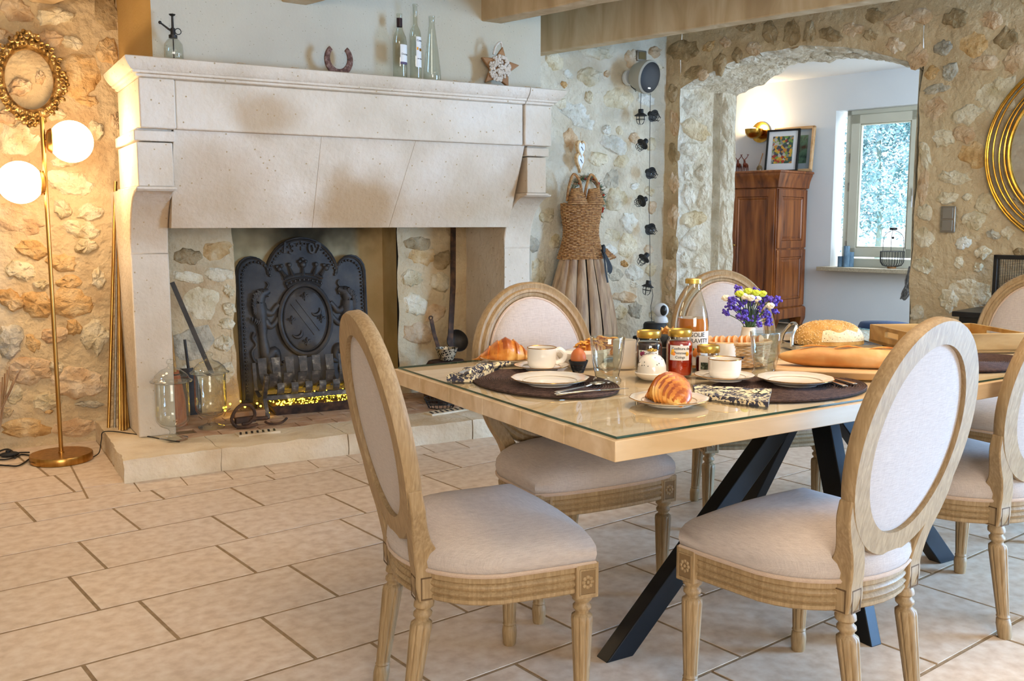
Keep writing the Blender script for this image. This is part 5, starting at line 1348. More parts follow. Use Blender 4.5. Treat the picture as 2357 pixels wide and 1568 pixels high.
# security camera standing on a black ribbed stereo unit
q = on_y(1508, 742, 5.45)
bx = thing('speaker_column', 'black ribbed speaker column standing in the corner behind the table', 'speaker', (q.x, 5.45, 0))
m = MB(); m.box((0,0,q.z/2 - .05), (.24,.22,q.z - .1)); m.build('cabinet', MT['blackmat'], bx, bevel=.01)
for i in range(8):
    m = MB(); m.box((-.098+.028*i,-.112,q.z-.13), (.010,.006,.05)); m.build('rib', MT['black'], bx)
m = MB(); m.lathe([(.001,q.z-.1),(.11,q.z-.1),(.115,q.z-.07),(.085,q.z-.045),(.085,q.z-.015),(.075,q.z-.0),(.001,q.z)], 30); m.build('top_dome', MT['blackmat'], bx)
wc = thing('security_camera', 'white round security camera with black lens face on the black speaker', 'camera', (on_y(1516, 742, 5.45).x, 5.42, q.z), -.35)
m = MB(); m.lathe([(.001,0),(.048,0),(.05,.008),(.044,.03),(.034,.044),(.001,.046)], 28); m.build('base', MT['tint_white'], wc)
m = MB(); m.ball((0,0,.088), .052, 28, 18); m.build('head', MT['tint_white'], wc, smooth=80)
m = MB(); m.rings([[(k*.026*math.cos(a), -.0525 + .006*(k-1) - (.0) - .004*(1-k), .09 + k*.038*math.sin(a)) for a in [2*pi*i/24 for i in range(24)]] for k in (1.0,.8,.1)]); m.v = [Vector((v.x, v.y + .012*(abs(v.x)/.026)**2 + .014*(abs(v.z-.09)/.038)**2 - .006, v.z)) for v in m.v]; m.build('lens_face', MT['black'], wc, smooth=80)
m = MB(); m.ball((0,-.060,.10), .0035, 6, 5); m.build('status_light', EM('green_led', '#4cd964', 3), wc)
# ------------------------------------------------------------------ breakfast on the table
def T(px_, py_, z=TT): return on_z(px_, py_, z)
FW = Vector((math.sin(AZ), math.cos(AZ), 0)); RT = Vector((math.cos(AZ), -math.sin(AZ), 0))
def zat(p, py_):
    v = -(py_ - PY)/FPX; f = math.cos(PITCH) + v*math.sin(PITCH); up = -math.sin(PITCH) + v*math.cos(PITCH)
    return EYE.z + Vector((p[0], p[1], 0)).dot(FW) * up / f
VIEW = -AZ       # rotation that turns a thing's -y side towards the viewer
# placemats
def placemat(label, c, a, b, rz):
    t = thing('placemat', label, 'placemat', c, rz, 'woven oval placemats'); n = 64
    m = MB(); rs = []
    for q, z in ((1.0,0),(1.0,.002),(.985,.0035),(.5,.003),(.02,.003)): rs.append([(a*q*math.cos(2*pi*i/n), b*q*math.sin(2*pi*i/n), z) for i in range(n)])
    m.rings(rs); m.build('cloth', MT['mat'], t)
    m = MB(); k = 1.0
    while k > .05:
        m.tube([((a*k-.002)*math.cos(2*pi*i/n), (b*k-.002)*math.sin(2*pi*i/n), .0036) for i in range(n)], .0022, 4, closed=True); k -= .034
    o = m.build('braid', MT['mat'], t); o['kind'] = 'stuff'
MZ = TT + .006
placemat('brown woven oval placemat at the table end nearest the fireplace', (1.425,2.265,TT), .255, .175, math.radians(95))
placemat('brown woven oval placemat on the near long side under the second plate', (1.955,1.855,TT), .255, .17, math.radians(4))
placemat('empty brown woven oval placemat in front of the wooden tray', (2.83,1.90,TT), .24, .16, math.radians(4))
# porcelain
def plate(name, label, c, r, cat='plate', h=.018, scallop=.012, group='white gilt-edged plates'):
    t = thing(name, label, cat, c, 0, group)
    mod = lambda a, i, z: 1 + scallop*math.cos(12*a)*(1 if z > h*.5 else .1)
    m = MB(); m.lathe([(.001,.004),(r*.5,.004),(r*.52,0),(r*.58,0),(r*.60,.004),(r*.75,.007),(r*.99,h-.001),(r,h+.001),(r*.985,h+.002),(r*.74,.011),(r*.64,.0075),(r*.6,.0065),(.001,.0065)], 72, mod=mod); m.build('dish', MT['ceramic'], t, smooth=60)
    m = MB(); m.tube([(r*(1+scallop*math.cos(12*a))*math.cos(a), r*(1+scallop*math.cos(12*a))*math.sin(a), h+.001) for a in [2*pi*i/96 for i in range(96)]], .0011, 5, closed=True); m.build('gilt_rim', MT['rim'], t)
    m = MB(); m.tube([(r*.70*math.cos(a), r*.70*math.sin(a), .0103) for a in [2*pi*i/64 for i in range(64)]], .0009, 4, closed=True); m.build('inner_line', MT['trim'], t)
    return t
plate('dinner_plate', 'white plate with gilt scalloped rim between the first cup and the spoon', (*T(1266,884,MZ)[:2], MZ), .107)
plate('dinner_plate', 'white plate with gilt scalloped rim on the near side placemat', (*T(1830,884,MZ)[:2], MZ), .103)
def cup(label, c, rc, py_top, handle_rz, saucer_label, rs_):
    sa = plate('saucer', saucer_label, c, rs_, 'saucer', .014, .0, 'white saucers')
    p = Vector(c) + Vector((0,0,.0075)); H = zat(p, py_top) - p.z
    t = thing('coffee_cup', label, 'cup', p, handle_rz, 'white coffee cups'); r = rc
    m = MB(); m.lathe([(.001,.002),(r*.82,0),(r*.86,.002),(r*.92,.006),(r*.985,.02),(r,H*.6),(r,H),(r*.955,H),(r*.95,.012),(.001,.008)], 48); m.build('bowl', MT['ceramic'], t, smooth=50)
    m = MB(); m.tube([(r*.985*math.cos(a), r*.985*math.sin(a), H+.0005) for a in [2*pi*i/48 for i in range(48)]], .0014, 5, closed=True); m.build('gilt_rim', MT['rim'], t)
    m = MB(); m.tube(smooth_path([(r*.96,0,H*.84),(r*1.25,0,H*.90),(r*1.56,0,H*.66),(r*1.45,0,H*.38),(r*.97,0,H*.22)], 6), .0055, 8, flat=1.4); m.build('handle', MT['ceramic'], t)
cup('white coffee cup with gilt rim and handle beside the boiled egg', (*T(1247,851,MZ)[:2], MZ), .0445, 800, -AZ, 'white gilt saucer under the cup next to the boiled egg', .083)
cup('white coffee cup with gilt rim in front of the small dark jar', (*T(1667,884,TT)[:2], TT+.012), .0455, 826, -AZ + pi*.6, 'white saucer resting on the folded napkin', .083)
# tumblers
def tumbler(label, px_, py_, py_top, r0, r1):
    p = T(px_, py_); H = zat(p, py_top) - TT; t = thing('tumbler', label, 'drinking glass', (p.x, p.y, TT), 0, 'clear tumblers')
    m = MB(); m.lathe([(.001,.001),(r0*.96,0),(r0*1.04,.004),(r0*1.04,.014),(r0*.90,.018),(r0*.88,.026),(r0*.93,.034),(lerp(r0,r1,.5),H*.55),(r1*1.0,H-.002),(r1*.985,H),(r1*.955,H-.002),(lerp(r0,r1,.5)*.92,H*.55),(r0*.80,.045),(.001,.034)], 48); m.build('glass', MT['tumbler'], t, smooth=60)
MT['tumbler'] = GL('tumbler_glass', '#f0f3f1', refl=1.7, ior=1.52)
tumbler('clear glass tumbler standing beside the boiled egg and spoon', 1397, 884, 775, .038, .049)
tumbler('clear glass tumbler between the wicker basket and the baguette', 1760, 866, 764, .036, .046)
# boiled eggs in wire cups
for px_, py_, lab, col in ((1331, 858, 'brown boiled egg in the wire cup beside the tumbler', 0), (1696, 846, 'brown boiled egg half hidden behind the second coffee cup', 1)):
    p = T(px_, py_)
    t = thing('egg_cup', 'black wire egg cup ' + ('next to the tumbler' if not col else 'behind the second coffee cup'), 'egg cup', (p.x, p.y, TT), 0, 'wire egg cups'); m = MB()
    for k in range(9): m.tube([((.016+.0015*k)*math.cos(2*pi*i/20), (.016+.0015*k)*math.sin(2*pi*i/20), .002+.0042*k) for i in range(20)], .0017, 5, closed=True)
    for k in range(6):
        a = 2*pi*k/6; m.tube([(.016*math.cos(a), .016*math.sin(a), .002), (.028*math.cos(a), .028*math.sin(a), .036)], .0014, 4)
    m.build('wire_coil', MT['blackmat'], t)
    m = MB(); m.rings([[(.0265*math.cos(a), .0265*math.sin(a), .028) for a in [2*pi*i/20 for i in range(20)]], [(.0285*math.cos(a), .0285*math.sin(a), .038) for a in [2*pi*i/20 for i in range(20)]]], cap0=False, cap1=False); m.build('band', MT['blackmat'], t)
    e = MB(); e.lathe([(.001,-.026),(.012,-.0235),(.02,-.016),(.0235,-.004),(.0235,.004),(.021,.015),(.015,.025),(.007,.0305),(.001,.032)], 28); tag(e.build('boiled_egg', MT['egg'], loc=(p.x, p.y, TT+.043), smooth=80), lab, 'egg', 'boiled eggs')
# jam jars
def jam(label, px_, py_, py_top, r, mat, lines, lab_z, fruit):
    p = T(px_, py_); H = zat(p, py_top) - TT; t = thing('jam_jar', label, 'jar', (p.x, p.y, TT), -math.atan2(p.x, p.y), 'gold-lidded jam jars')
    hb_ = H - .030 if H > .08 else H - .024
    m = MB(); m.lathe([(.001,.004),(r*.88,.004),(r*.955,.010),(r*.965,hb_*.86),(r*.93,hb_*.93),(r*.8,hb_*.98),(.001,hb_*.98)], 40); m.build('jam', mat, t, smooth=60)
    m = MB(); m.lathe([(r*.85,0),(r*.97,.004),(r,.012),(r,hb_*.88),(r*.96,hb_*.96),(r*.84,hb_*1.02),(r*.83,H-.018)], 40, cap1=False); m.build('glass', MT['jar_glass'], t, smooth=60)
    m = MB(); m.lathe([(r*.88,H-.020),(r*.91,H-.019),(r*.915,H-.004),(r*.88,H),(r*.80,H-.001),(r*.77,H-.003),(.001,H-.003)], 48); m.build('lid', MT['lidgold'], t, smooth=50)
    z0, z1 = lab_z; hw = .78
    lb = wrap(t, 'label', MT['paper'], r*1.008, z0*H, z1*H, -hw, hw)
    for k, (txt, dx) in enumerate(lines):
        lettering(txt, (z1-z0)*H*.24, MT['ink'], lb, (0,0, lerp(z1, z0, (k+.75)/(len(lines)+.5))*H), (0,0,dx), bend=r*1.012)
    for a, z, rr, mt in fruit:
        m = MB(); m.ball((r*1.012*math.sin(a), -r*1.012*math.cos(a), z*H), rr, 8, 5, sc=(1,.25,1)); m.v = m.v; m.build('fruit_print', MT[mt], lb)
jam('tall jar of dark fig jam with a printed label', 1492, 866, 761, .039, MT['fig'], [('Confiture', .12), ('de', .1), ('Figues', -.15)], (.28,.60), [(-.50,.53,.006,'plum'),(-.38,.54,.0055,'plum'),(-.52,.51,.005,'quince'),(.45,.36,.006,'plum'),(.33,.35,.005,'plum'),(-.56,.57,.003,'green')])
jam('tall jar of red quince and apple jam with a printed label', 1563, 864, 758, .0385, MT['quince'], [('Confiture de', .08), ('Pommes', .05), ('Coings', .05)], (.36,.68), [(-.48,.56,.006,'yellow'),(-.55,.51,.0055,'yellow'),(-.40,.50,.0055,'peach'),(.55,.50,.0065,'yellow')])
jam('small squat jar of black jam with a square photo label', 1629, 866, 795, .0365, MT['fig'], [], (.22,.70), [])
o = bpy.data.objects['jam_jar.002']
m = MB(); r_ = .0365*1.016
m.rings([[(r_*math.sin(a), -r_*math.cos(a), .024), (r_*math.sin(a), -r_*math.cos(a), .045)] for a in [-.6+.075*i for i in range(9)]], closed=False, cap0=False, cap1=False); m.build('photo_print', PM('olive_photo', '#1a1f18', '#2e3a26', '#9aa58a', scale=160, rough=.6), o)
p = T(1532, 852); t = thing('pepper_mill', 'black ribbed canister half hidden between the two tall jam jars', 'canister', (p.x+.03, p.y+.05, TT))
m = MB(); m.lathe([(.001,0),(.034,0),(.036,.004),(.036,.062),(.033,.066),(.033,.07),(.036,.074),(.036,.088),(.03,.10),(.001,.104)], 30); m.build('body', MT['black'], t)
m = MB(); m.lathe([(.0365,.064),(.0368,.066),(.0365,.068)], 30, cap0=False, cap1=False); m.build('seam_ring', MT['nickel'], t)
# butter bell
p = T(1500, 873); t = thing('butter_bell', 'white speckled domed butter dish with gold flower knob', 'butter dish', (p.x, p.y, TT), VIEW)
m = MB(); m.lathe([(.001,.004),(.030,0),(.033,.002),(.046,.012),(.0495,.020),(.0475,.022),(.041,.016),(.001,.016)], 44); m.build('saucer', MT['ceramic'], t, smooth=60)
dome = [(.0415,.017),(.0415,.026),(.040,.042),(.034,.058),(.023,.069),(.010,.0745),(.005,.077),(.004,.080)]
m = MB(); m.lathe(dome, 44); d_ = m.build('dome', MT['ceramic'], t, smooth=60)
rd = random.Random(2)
for i in range(16):
    z = .024 + .044*rd.random(); rr = next(lerp(a[0], b[0], (z-a[1])/(b[1]-a[1])) for a, b in zip(dome, dome[1:]) if a[1] <= z <= b[1] and b[1] > a[1]); a = rd.uniform(-2, 2)
    m = MB(); m.ball((rr*math.sin(a), -rr*math.cos(a), z), .0017, 6, 4); m.build('speckle', MT['ink'], d_)
m = MB(); m.ball((0,0,.085), .0055, 8, 6)
for k in range(6): m.ball((.009*math.cos(k*pi/3), .009*math.sin(k*pi/3), .084), .006, 8, 5, sc=(1,1,.6))
m.build('flower_knob', MT['lidgold'], t)
# croissants
def croissant(label, c, L, R, bend, rz, seed, ridges=7, group='croissants on plates', taper=.75):
    t = thing('croissant', label, 'croissant', c, rz, group); rc_ = random.Random(seed); N = 70; n = 20; rs = []; hz = []
    for i in range(N+1):
        s = i/N*2 - 1; a = s*bend
        if bend > .01: ctr = Vector((L/2/ bend*math.sin(a), -L/2/bend*(math.cos(a)-1), 0))
        else: ctr = Vector((s*L/2, 0, 0))
        env = max(.04, (1 - abs(s)**2.0))**taper
        ph = (abs(s)*ridges) % 1.0
        step = 1 + .24*(1-ph)*(1-abs(s)*.5) - .05
        r = R*env*step
        tn = Vector((math.cos(a), math.sin(a), 0)); sd = Vector((-math.sin(a), math.cos(a), 0)); ring = []
        for k in range(n):
            b_ = 2*pi*k/n; sk = .12*math.sin(b_)*(1 if s > 0 else -1)*.0
            w = r*(1 + .05*noise.noise(Vector((s*6, math.cos(b_)*2, math.sin(b_)*2 + seed))))
            z = w*math.sin(b_)*.92
            z = max(z, -R*.62*env - .001)
            q = ctr + tn*(R*.35*math.sin(b_)*(-s)*.5) + sd*(w*math.cos(b_)*1.02) + Vector((0,0,z + R*.62*env)); ring.append(q)
        rs.append(ring)
    m = MB(); m.rings(rs); o = m.build('pastry', [MT['croissant'], MT['crois_dark']], t, smooth=55)
    for pl in o.data.polygons:
        zc = pl.center.z; s = pl.center.x/(L/2); ph = (abs(s)*ridges) % 1.0
        if zc > R*.95*max(.2, 1-abs(s)) and ph < .55: pl.material_index = 1
    return t
pl1 = T(1540, 930); plate('side_plate', 'small white plate under the croissant nearest the table corner', (pl1.x, pl1.y, TT), .098, 'plate', .016)
croissant('golden croissant pointing at the viewer on the nearest plate', (pl1.x, pl1.y, TT+.008), .155, .043, .55, -AZ + 2.05, 1, 6)
pl2 = T(1170, 833); plate('side_plate', 'small white plate under the croissant by the fireplace chair', (pl2.x, pl2.y, TT), .095, 'plate', .016)
croissant('golden croissant lying sideways behind the first coffee cup', (pl2.x - .01, pl2.y, TT+.008), .215, .043, .45, -AZ + .15, 2, 4, taper=1.35)
# almond pastries on a plate further back
pp = T(1372, 822); plate('side_plate', 'white plate of almond pastries at the far edge of the table', (pp.x, pp.y, TT), .105, 'plate', .018)
for i, (dx, dy, rz) in enumerate(((-.02,-.01,.1),(.06,.01,.5),(.02,.05,-.2))):
    q = Vector((pp.x, pp.y, TT+.008)) + RT*dx + FW*dy; t = croissant(['almond-topped pastry at the left of the rear plate','almond-topped pastry at the right of the rear plate','almond-topped pastry at the back of the rear plate'][i], q, .13, .034, .3, -AZ + rz, 10+i, 5, 'almond pastries on the rear plate')
    m = MB(); ra = random.Random(i)
    for k in range(60):
        s = ra.uniform(-.8,.8); b_ = ra.uniform(.3, 2.8); r = .036*(1-abs(s)**2.2)**.75
        m.ball((s*.062, r*math.cos(b_) + .01*s*s, .022*(1-abs(s)**2)**.75 + r*math.sin(b_)*.95), .008, 6, 4, sc=(1,.8,.35))
    o = m.build('almond_flakes', PM('almond_flake', '#e0962f', '#f0b350', scale=60, rough=.5), t); o['kind'] = 'stuff'
# milk boat and mugs
p = T(1340, 846); t = thing('sauce_boat', 'long white porcelain serving boat behind the boiled egg', 'bowl', (p.x, p.y, TT), -AZ); H = zat(p, 812) - TT
m = MB(); rs = []
for q, z in ((.5,0),(.55,.002),(.75,H*.35),(.95,H*.8),(1.02,H),(.98,H),(.9,H*.78),(.68,H*.3),(.3,.008)):
    rs.append([( .088*q*math.cos(a) , .042*q*math.sin(a), z + (.012*max(0, math.cos(a))**3 + .008*max(0,-math.cos(a))**3)*(z/H)) for a in [2*pi*i/40 for i in range(40)]])
m.rings(rs); m.build('bowl', MT['ceramic'], t, smooth=60)
def mug(label, px_, py_, py_top, r, hz):
    p = T(px_, py_); H = zat(p, py_top) - TT; t = thing('mug', label, 'mug', (p.x, p.y, TT), hz, 'white mugs')
    m = MB(); m.lathe([(.001,.003),(r*.85,0),(r*.95,.005),(r,.015),(r,H),(r*.93,H),(r*.92,.01),(.001,.008)], 40); m.build('bowl', MT['ceramic'], t, smooth=50)
    m = MB(); m.tube(smooth_path([(r*.97,0,H*.8),(r*1.45,0,H*.78),(r*1.5,0,H*.4),(r*.97,0,H*.25)], 6), .006, 8); m.build('handle', MT['ceramic'], t)
mug('white mug half seen through the tumbler beside the fig jam', 1437, 846, 782, .036, -AZ + 0)
mug('white mug between the small jar and the wicker basket', 1668, 846, 788, .038, -AZ + 2.2)
# juice bottle
p = T(1592, 848); H = zat(p, 641) - TT; t = thing('juice_bottle', 'glass bottle half full of orange juice with gold cap', 'bottle', (p.x, p.y, TT), -math.atan2(p.x, p.y)); r = .049
bp_ = [(.001,.004),(r*.9,0),(r,.008),(r,H*.45),(r*.985,H*.52),(r*.90,H*.62),(r*.68,H*.76),(r*.48,H*.87),(r*.43,H*.92),(r*.43,H*.965)]
m = MB(); m.lathe(bp_, 44, cap1=False); m.build('glass', MT['bottle_glass'], t, smooth=60)
m = MB(); m.lathe([(.001,.008),(r*.95,.008),(r*.965,.015),(r*.965,H*.45),(r*.95,H*.53),(r*.93,H*.567),(.001,H*.567)], 44); m.build('juice', MT['juice'], t, smooth=50)
m = MB(); m.lathe([(r*.49,H*.945),(r*.52,H*.948),(r*.52,H*.992),(r*.48,H),(.001,H)], 36); m.build('cap', MT['lidgold'], t, smooth=40)
lb = wrap(t, 'label', MT['paper'], r*1.008, H*.06, H*.43, -1.15, 1.3, 24)
lettering('SOLIE\nGRAVITY', .018, MT['ink'], lb, (0,0,H*.36), (0,0,.35), bend=r*1.014)
for a, z, rr, mt in ((.55,.27,.008,'green'),(.75,.25,.006,'yellow'),(.2,.20,.014,'peach'),(.35,.17,.010,'yellow'),(.05,.23,.006,'green')):
    m = MB(); m.ball((r*1.01*math.sin(a), -r*1.01*math.cos(a), z*H), rr, 8, 5, sc=(1,.2,1)); m.build('fruit_print', MT[mt], lb)
# dried yellow flower head behind the bottle
p = T(1536, 826); t = thing('dried_flower', 'yellow dried flower ornament standing behind the red jam jar', 'flower', (p.x+.05, p.y+.06, TT), VIEW)
m = MB(); m.lathe([(.02,0),(.022,.004),(.008,.01),(.006,.06)], 16); m.build('stand', MT['starwood'], t)
rf = random.Random(6)
for i in range(22):
    a = i*2.4; e = .25 + .9*(i/22); m = MB(); d = Vector((math.cos(a)*math.cos(e), math.sin(a)*math.cos(e), math.sin(e))); l = .045; w = d.cross(Vector((0,0,1))).normalized()*.012
    c = Vector((0,0,.062)); m.add([c, c+d*l*.6+w, c+d*l, c+d*l*.6-w, c+d*l*.55+Vector((0,0,.004))], [(0,1,4),(1,2,4),(2,3,4),(3,0,4)]); m.build('petal', PM('dried_petal','#e0a24c','#f0c078', scale=40, rough=.7) if i == 0 else bpy.data.materials['dried_petal'], t, smooth=60)
MT['slice'] = PM('toasted_crumb', '#dba873', '#ecc79a', scale=40, rough=.8, bump=.3, bscale=120)
# wicker bread basket with sliced bread
p = T(1695, 842); t = thing('bread_basket', 'oval light wicker basket filled with bread slices', 'basket', (p.x, p.y, TT), -AZ + .1); H = zat(p, 787) - TT
rx, ry = .105, .062
m = MB(); m.rings([ring_e(rx*q*.93, ry*q*.9, z, 36) for q, z in ((.86,.004),(.92,H*.5),(.98,H*.95))]); m.build('liner', MT['starwood'], t)
m = MB()
for k in range(13):
    z = .004 + (H-.008)*k/12; q = lerp(.88, 1.0, k/12)
    m.tube([((rx*q + .0025*math.sin(18*a + k*pi))*math.cos(a), (ry*q + .0025*math.sin(18*a + k*pi))*math.sin(a), z) for a in [2*pi*i/72 for i in range(72)]], .0036, 5, closed=True)
o = m.build('weave', MT['wicker_light'], t); o['kind'] = 'stuff'
m = MB(); m.tube(ring_e(rx*1.02, ry*1.03, H, 40), .006, 7, closed=True); m.build('rim', MT['wicker_light'], t)
for i in range(9):
    s = MB(); pts = [(.036*math.cos(a), .031*math.sin(a)) for a in [2*pi*k/20 for k in range(20)]]
    s.prism(pts, -.005, .005); x = -.082 + .0205*i; s.m = [1]*20 + [0, 0]
    o = s.build('bread_slice', [MT['slice'], MT['croissant']], bevel=.0015); q = Matrix.Translation(p.xy.to_3d() + Vector((0,0,TT))) @ Matrix.Rotation(-AZ + .1, 4, 'Z')
    o.matrix_world = q @ Matrix.Translation((x, .004*(-1)**i, H*.86)) @ Matrix.Rotation(.95, 4, 'Z') @ Matrix.Rotation(-.35, 4, 'X')
    tag(o, ['leftmost','second','third','fourth','middle','sixth','seventh','eighth','rightmost'][i] + ' slice of bread counted from the left in the wicker basket', 'bread', 'bread slices in the basket')
# flowers
p = T(1722, 806); H = zat(p, 752) - TT
t = thing('flower_vase', 'small white ceramic vase holding the violet flowers', 'vase', (p.x, p.y, TT))
m = MB(); m.lathe([(.001,.003),(.022,0),(.026,.004),(.031,H*.4),(.027,H*.75),(.024,H*.93),(.026,H),(.022,H),(.021,H*.9),(.001,H*.3)], 32); m.build('body', MT['ceramic'], t, smooth=60)
bq = thing('flower_bouquet', 'bouquet of violet statice with lime and cream blooms in the white vase', 'bouquet', (p.x, p.y, TT + H))
rb = random.Random(12)
def head(px_, py_, dy): 
    q = on_plane(px_, py_, Vector((p.x, p.y, 0)) + FW*dy, FW); return q - bq.location
vi = [(1690,690),(1680,705),(1672,722),(1700,680),(1697,665),(1708,700),(1715,720),(1730,700),(1742,690),(1760,685),(1772,690),(1783,700),(1790,688),(1752,712),(1765,722),(1745,730),(1698,730),(1712,735),(1725,735),(1770,735),(1782,718),(1768,745),(1748,750),(1735,718),(1700,712),(1757,700),(1694,712),(1684,695),(1740,672),(1720,690)]
stems = MB(); vio = []
for i, (a, b) in enumerate(vi):
    h = head(a, b, rb.uniform(-.035,.035)); m = MB()
    for k in range(15):
        d = Vector((rb.uniform(-1,1), rb.uniform(-1,1), rb.uniform(-.6,1))).normalized()*rb.uniform(.003,.016); m.ball(h + d, rb.uniform(.004,.0065), 6, 4)
    m.build('violet_bloom', MT['violet'], bq, smooth=60)
    stems.tube(smooth_path([(rb.uniform(-.012,.012), rb.uniform(-.012,.012), -.02), (h.x*.35, h.y*.35, h.z*.4), h], 4), .0016, 5)
for a, b, mt in ((1702,678,'lime_fl'),(1722,672,'lime_fl'),(1740,676,'lime_fl'),(1712,684,'white_fl'),(1728,688,'white_fl'),(1742,690,'white_fl'),(1671,688,'white_fl'),(1773,706,'white_fl'),(1755,678,'lime_fl')):
    h = head(a, b, rb.uniform(-.04,-.01)); m = MB()
    m.ball(h, .013, 10, 6, sc=(1,1,.7))
    for k in range(16):
        an = k*2.4; e = .1 + k/16*1.2; d = Vector((math.cos(an)*math.cos(e), math.sin(an)*math.cos(e), math.sin(e)*.8)); m.ball(h + d*.012, .0055, 6, 4)
    m.build('round_bloom', MT[mt], bq, smooth=60); stems.tube(smooth_path([(0,0,-.02), (h.x*.35, h.y*.35, h.z*.4), h], 4), .002, 5)
stems.build('stems', MT['stem'], bq)
# seeded loaf on a metal rack, baguette on its board
p = T(1905, 801); rk = thing('cooling_rack', 'dark pierced metal tray with upright handle under the seeded loaf', 'tray', (p.x, p.y, TT), -AZ + .06)
m = MB(); m.box((.01,0,.012), (.31,.15,.004)); m.build('plate', PM('pierced_steel', '#4d4d55', '#5c5c66', scale=10, rough=.35, metal=.7, spots='#17171a', spot_scale=110, spot_size=.35), rk)
m = MB()
for y in (-.075, .075): m.box((.01, y, .010), (.31, .004, .018))
for x in (-.145, .165): m.box((x, 0, .010), (.004, .15, .018))
m.build('rim', MT['chrome'], rk)
m = MB(); m.tube(smooth_path([(-.15,-.05,.012),(-.145,-.04,.05),(-.125,-.02,.085),(-.125,.03,.085),(-.145,.05,.05),(-.15,.06,.012)], 6), .006, 8); m.build('handle', MT['chrome'], rk)
lf = thing('seeded_loaf', 'round-backed loaf crusted with sesame and split to show speckled crumb', 'bread', (p.x, p.y, TT + .014), -AZ + .06); HL = zat(p, 738) - TT - .014
LX, LY = .128, .085
def loaf_pt(a, e):   # a around, e elevation 0..pi/2
    ce = math.cos(e)**.75; return Vector((LX*math.cos(a)*ce, LY*math.sin(a)*ce, HL*math.sin(e)**.85))
m = MB(); rs = [[loaf_pt(2*pi*i/48, .0)*.9 for i in range(48)]]
for k in range(13):
    e = .02 + (pi/2-.03)*k/12; rs.append([loaf_pt(2*pi*i/48, e) * (1 + .02*noise.noise(loaf_pt(2*pi*i/48, e)*30)) for i in range(48)])
m.rings(rs); m.build('crust', MT['loafcrust'], lf, smooth=70)
m = MB(); rs = []
for k in range(7):
    t_ = k/6; a0, a1 = -2.0, -.25; rs.append([loaf_pt(lerp(a0, a1, j/16), lerp(.15, .62 + .08*math.sin(j), t_)) * (1.012 + .012*math.sin(pi*t_)*math.sin(pi*j/16)) for j in range(17)])
m.rings(rs, closed=False, cap0=False, cap1=False); m.build('split_crumb', MT['crumb'], lf, smooth=70)
m = MB(); rs_ = random.Random(4)
for i in range(900):
    a, e = rs_.uniform(0, 2*pi), math.asin(rs_.uniform(.05, 1))
    if -2.05 < ((a + pi) % (2*pi)) - pi < -.2 and e < .68: continue
    q = loaf_pt(a, e); n = Vector((q.x/LX**2, q.y/LY**2, q.z/HL**2)).normalized(); x_ = n.cross(Vector((rs_.uniform(-1,1), rs_.uniform(-1,1), rs_.uniform(-1,1)))).normalized(); y_ = n.cross(x_)
    q = q*1.006; m.add([q + x_*.0042, q + y_*.0022, q - x_*.0042, q - y_*.0022, q + n*.0022], [(0,1,4),(1,2,4),(2,3,4),(3,0,4)])
o = m.build('sesame', MT['seed'], lf, smooth=0); o['kind'] = 'stuff'
b0 = T(1798, 842, TT+.02); bd = (T(2030, 850, TT+.02) - b0).normalized(); brz = math.atan2(bd.y, bd.x)
bc = b0 + bd*.225
cbd = MB(); cbd.box((-.05,0,.011), (.44,.20,.022)); tag(cbd.build('cutting_board', MT['board'], loc=(bc.x + .02, bc.y - .015, TT), rot=(0,0,brz), bevel=.004), 'pale wooden cutting board under the baguette', 'board')
bg = thing('baguette', 'long golden baguette with slashed crust on the cutting board', 'bread', (bc.x, bc.y, TT + .022), brz)
m = MB(); rs = []; N = 60; BL = .47
for i in range(N+1):
    s = i/N*2-1; r = .036*max(.02, (1-abs(s)**3.2))**.55; slash = math.sin((s*3.2 + .3)*pi); rs.append([Vector((s*BL/2, r*1.08*math.cos(b) , max(-.026, r*.86*math.sin(b)*(1 + (.07*slash*max(0, math.sin(b + .3*s)) ))) + .027)) for b in [2*pi*k/24 for k in range(24)]])
m.rings(rs); m.build('crust', MT['bread'], bg, smooth=70)
for k in range(4):
    s0 = -.36 + .26*k; m = MB(); pts = smooth_path([(s0*BL/2*1.6 - .04, -.012, .058), (s0*BL/2*1.6, 0, .0625), (s0*BL/2*1.6 + .045, .012, .0585)], 5); m.tube(pts, [.001 + .0055*math.sin(pi*j/(len(pts)-1)) for j in range(len(pts))], 7, flat=.5); m.build('slash_ridge', MT['croissant'], bg)
# napkins and cutlery
def slab(name, label, corners, th, cat, group, mat, waves=0):
    c = sum(corners, Vector()) / 4; m = MB(); N = 12; top = []; bot = []
    for i in range(N+1):
        for lst, h in ((top, th), (bot, 0)):
            a = corners[0].lerp(corners[1], i/N); b = corners[3].lerp(corners[2], i/N)
            lst.append([a.lerp(b, j/8) - c + Vector((0,0,h + (waves*math.sin(j*1.9 + i*.5)*.5 if h else 0))) for j in range(9)])
    m.rings(top, closed=False, cap0=False, cap1=False); m.rings(bot, closed=False, cap0=False, cap1=False)
    for k in (0, 8): m.rings([[r[k] for r in top], [r[k] for r in bot]], closed=False, cap0=False, cap1=False)
    for k in (0, N): m.rings([top[k], bot[k]], closed=False, cap0=False, cap1=False)
    e = thing(name, label, cat, (c.x, c.y, TT), 0, group); o = m.build('cloth', mat, e, smooth=50); return e, c
def npt(px_, py_, z=0): q = T(px_, py_); return Vector((q.x, q.y, z))
e, c1 = slab('napkin', 'patterned grey and cream napkin folded round a fork at the table end', [npt(1028,878), npt(1085,880), npt(1158,851), npt(1108,846)], .016, 'napkin', 'patterned napkins', MT['napkin'], .012)
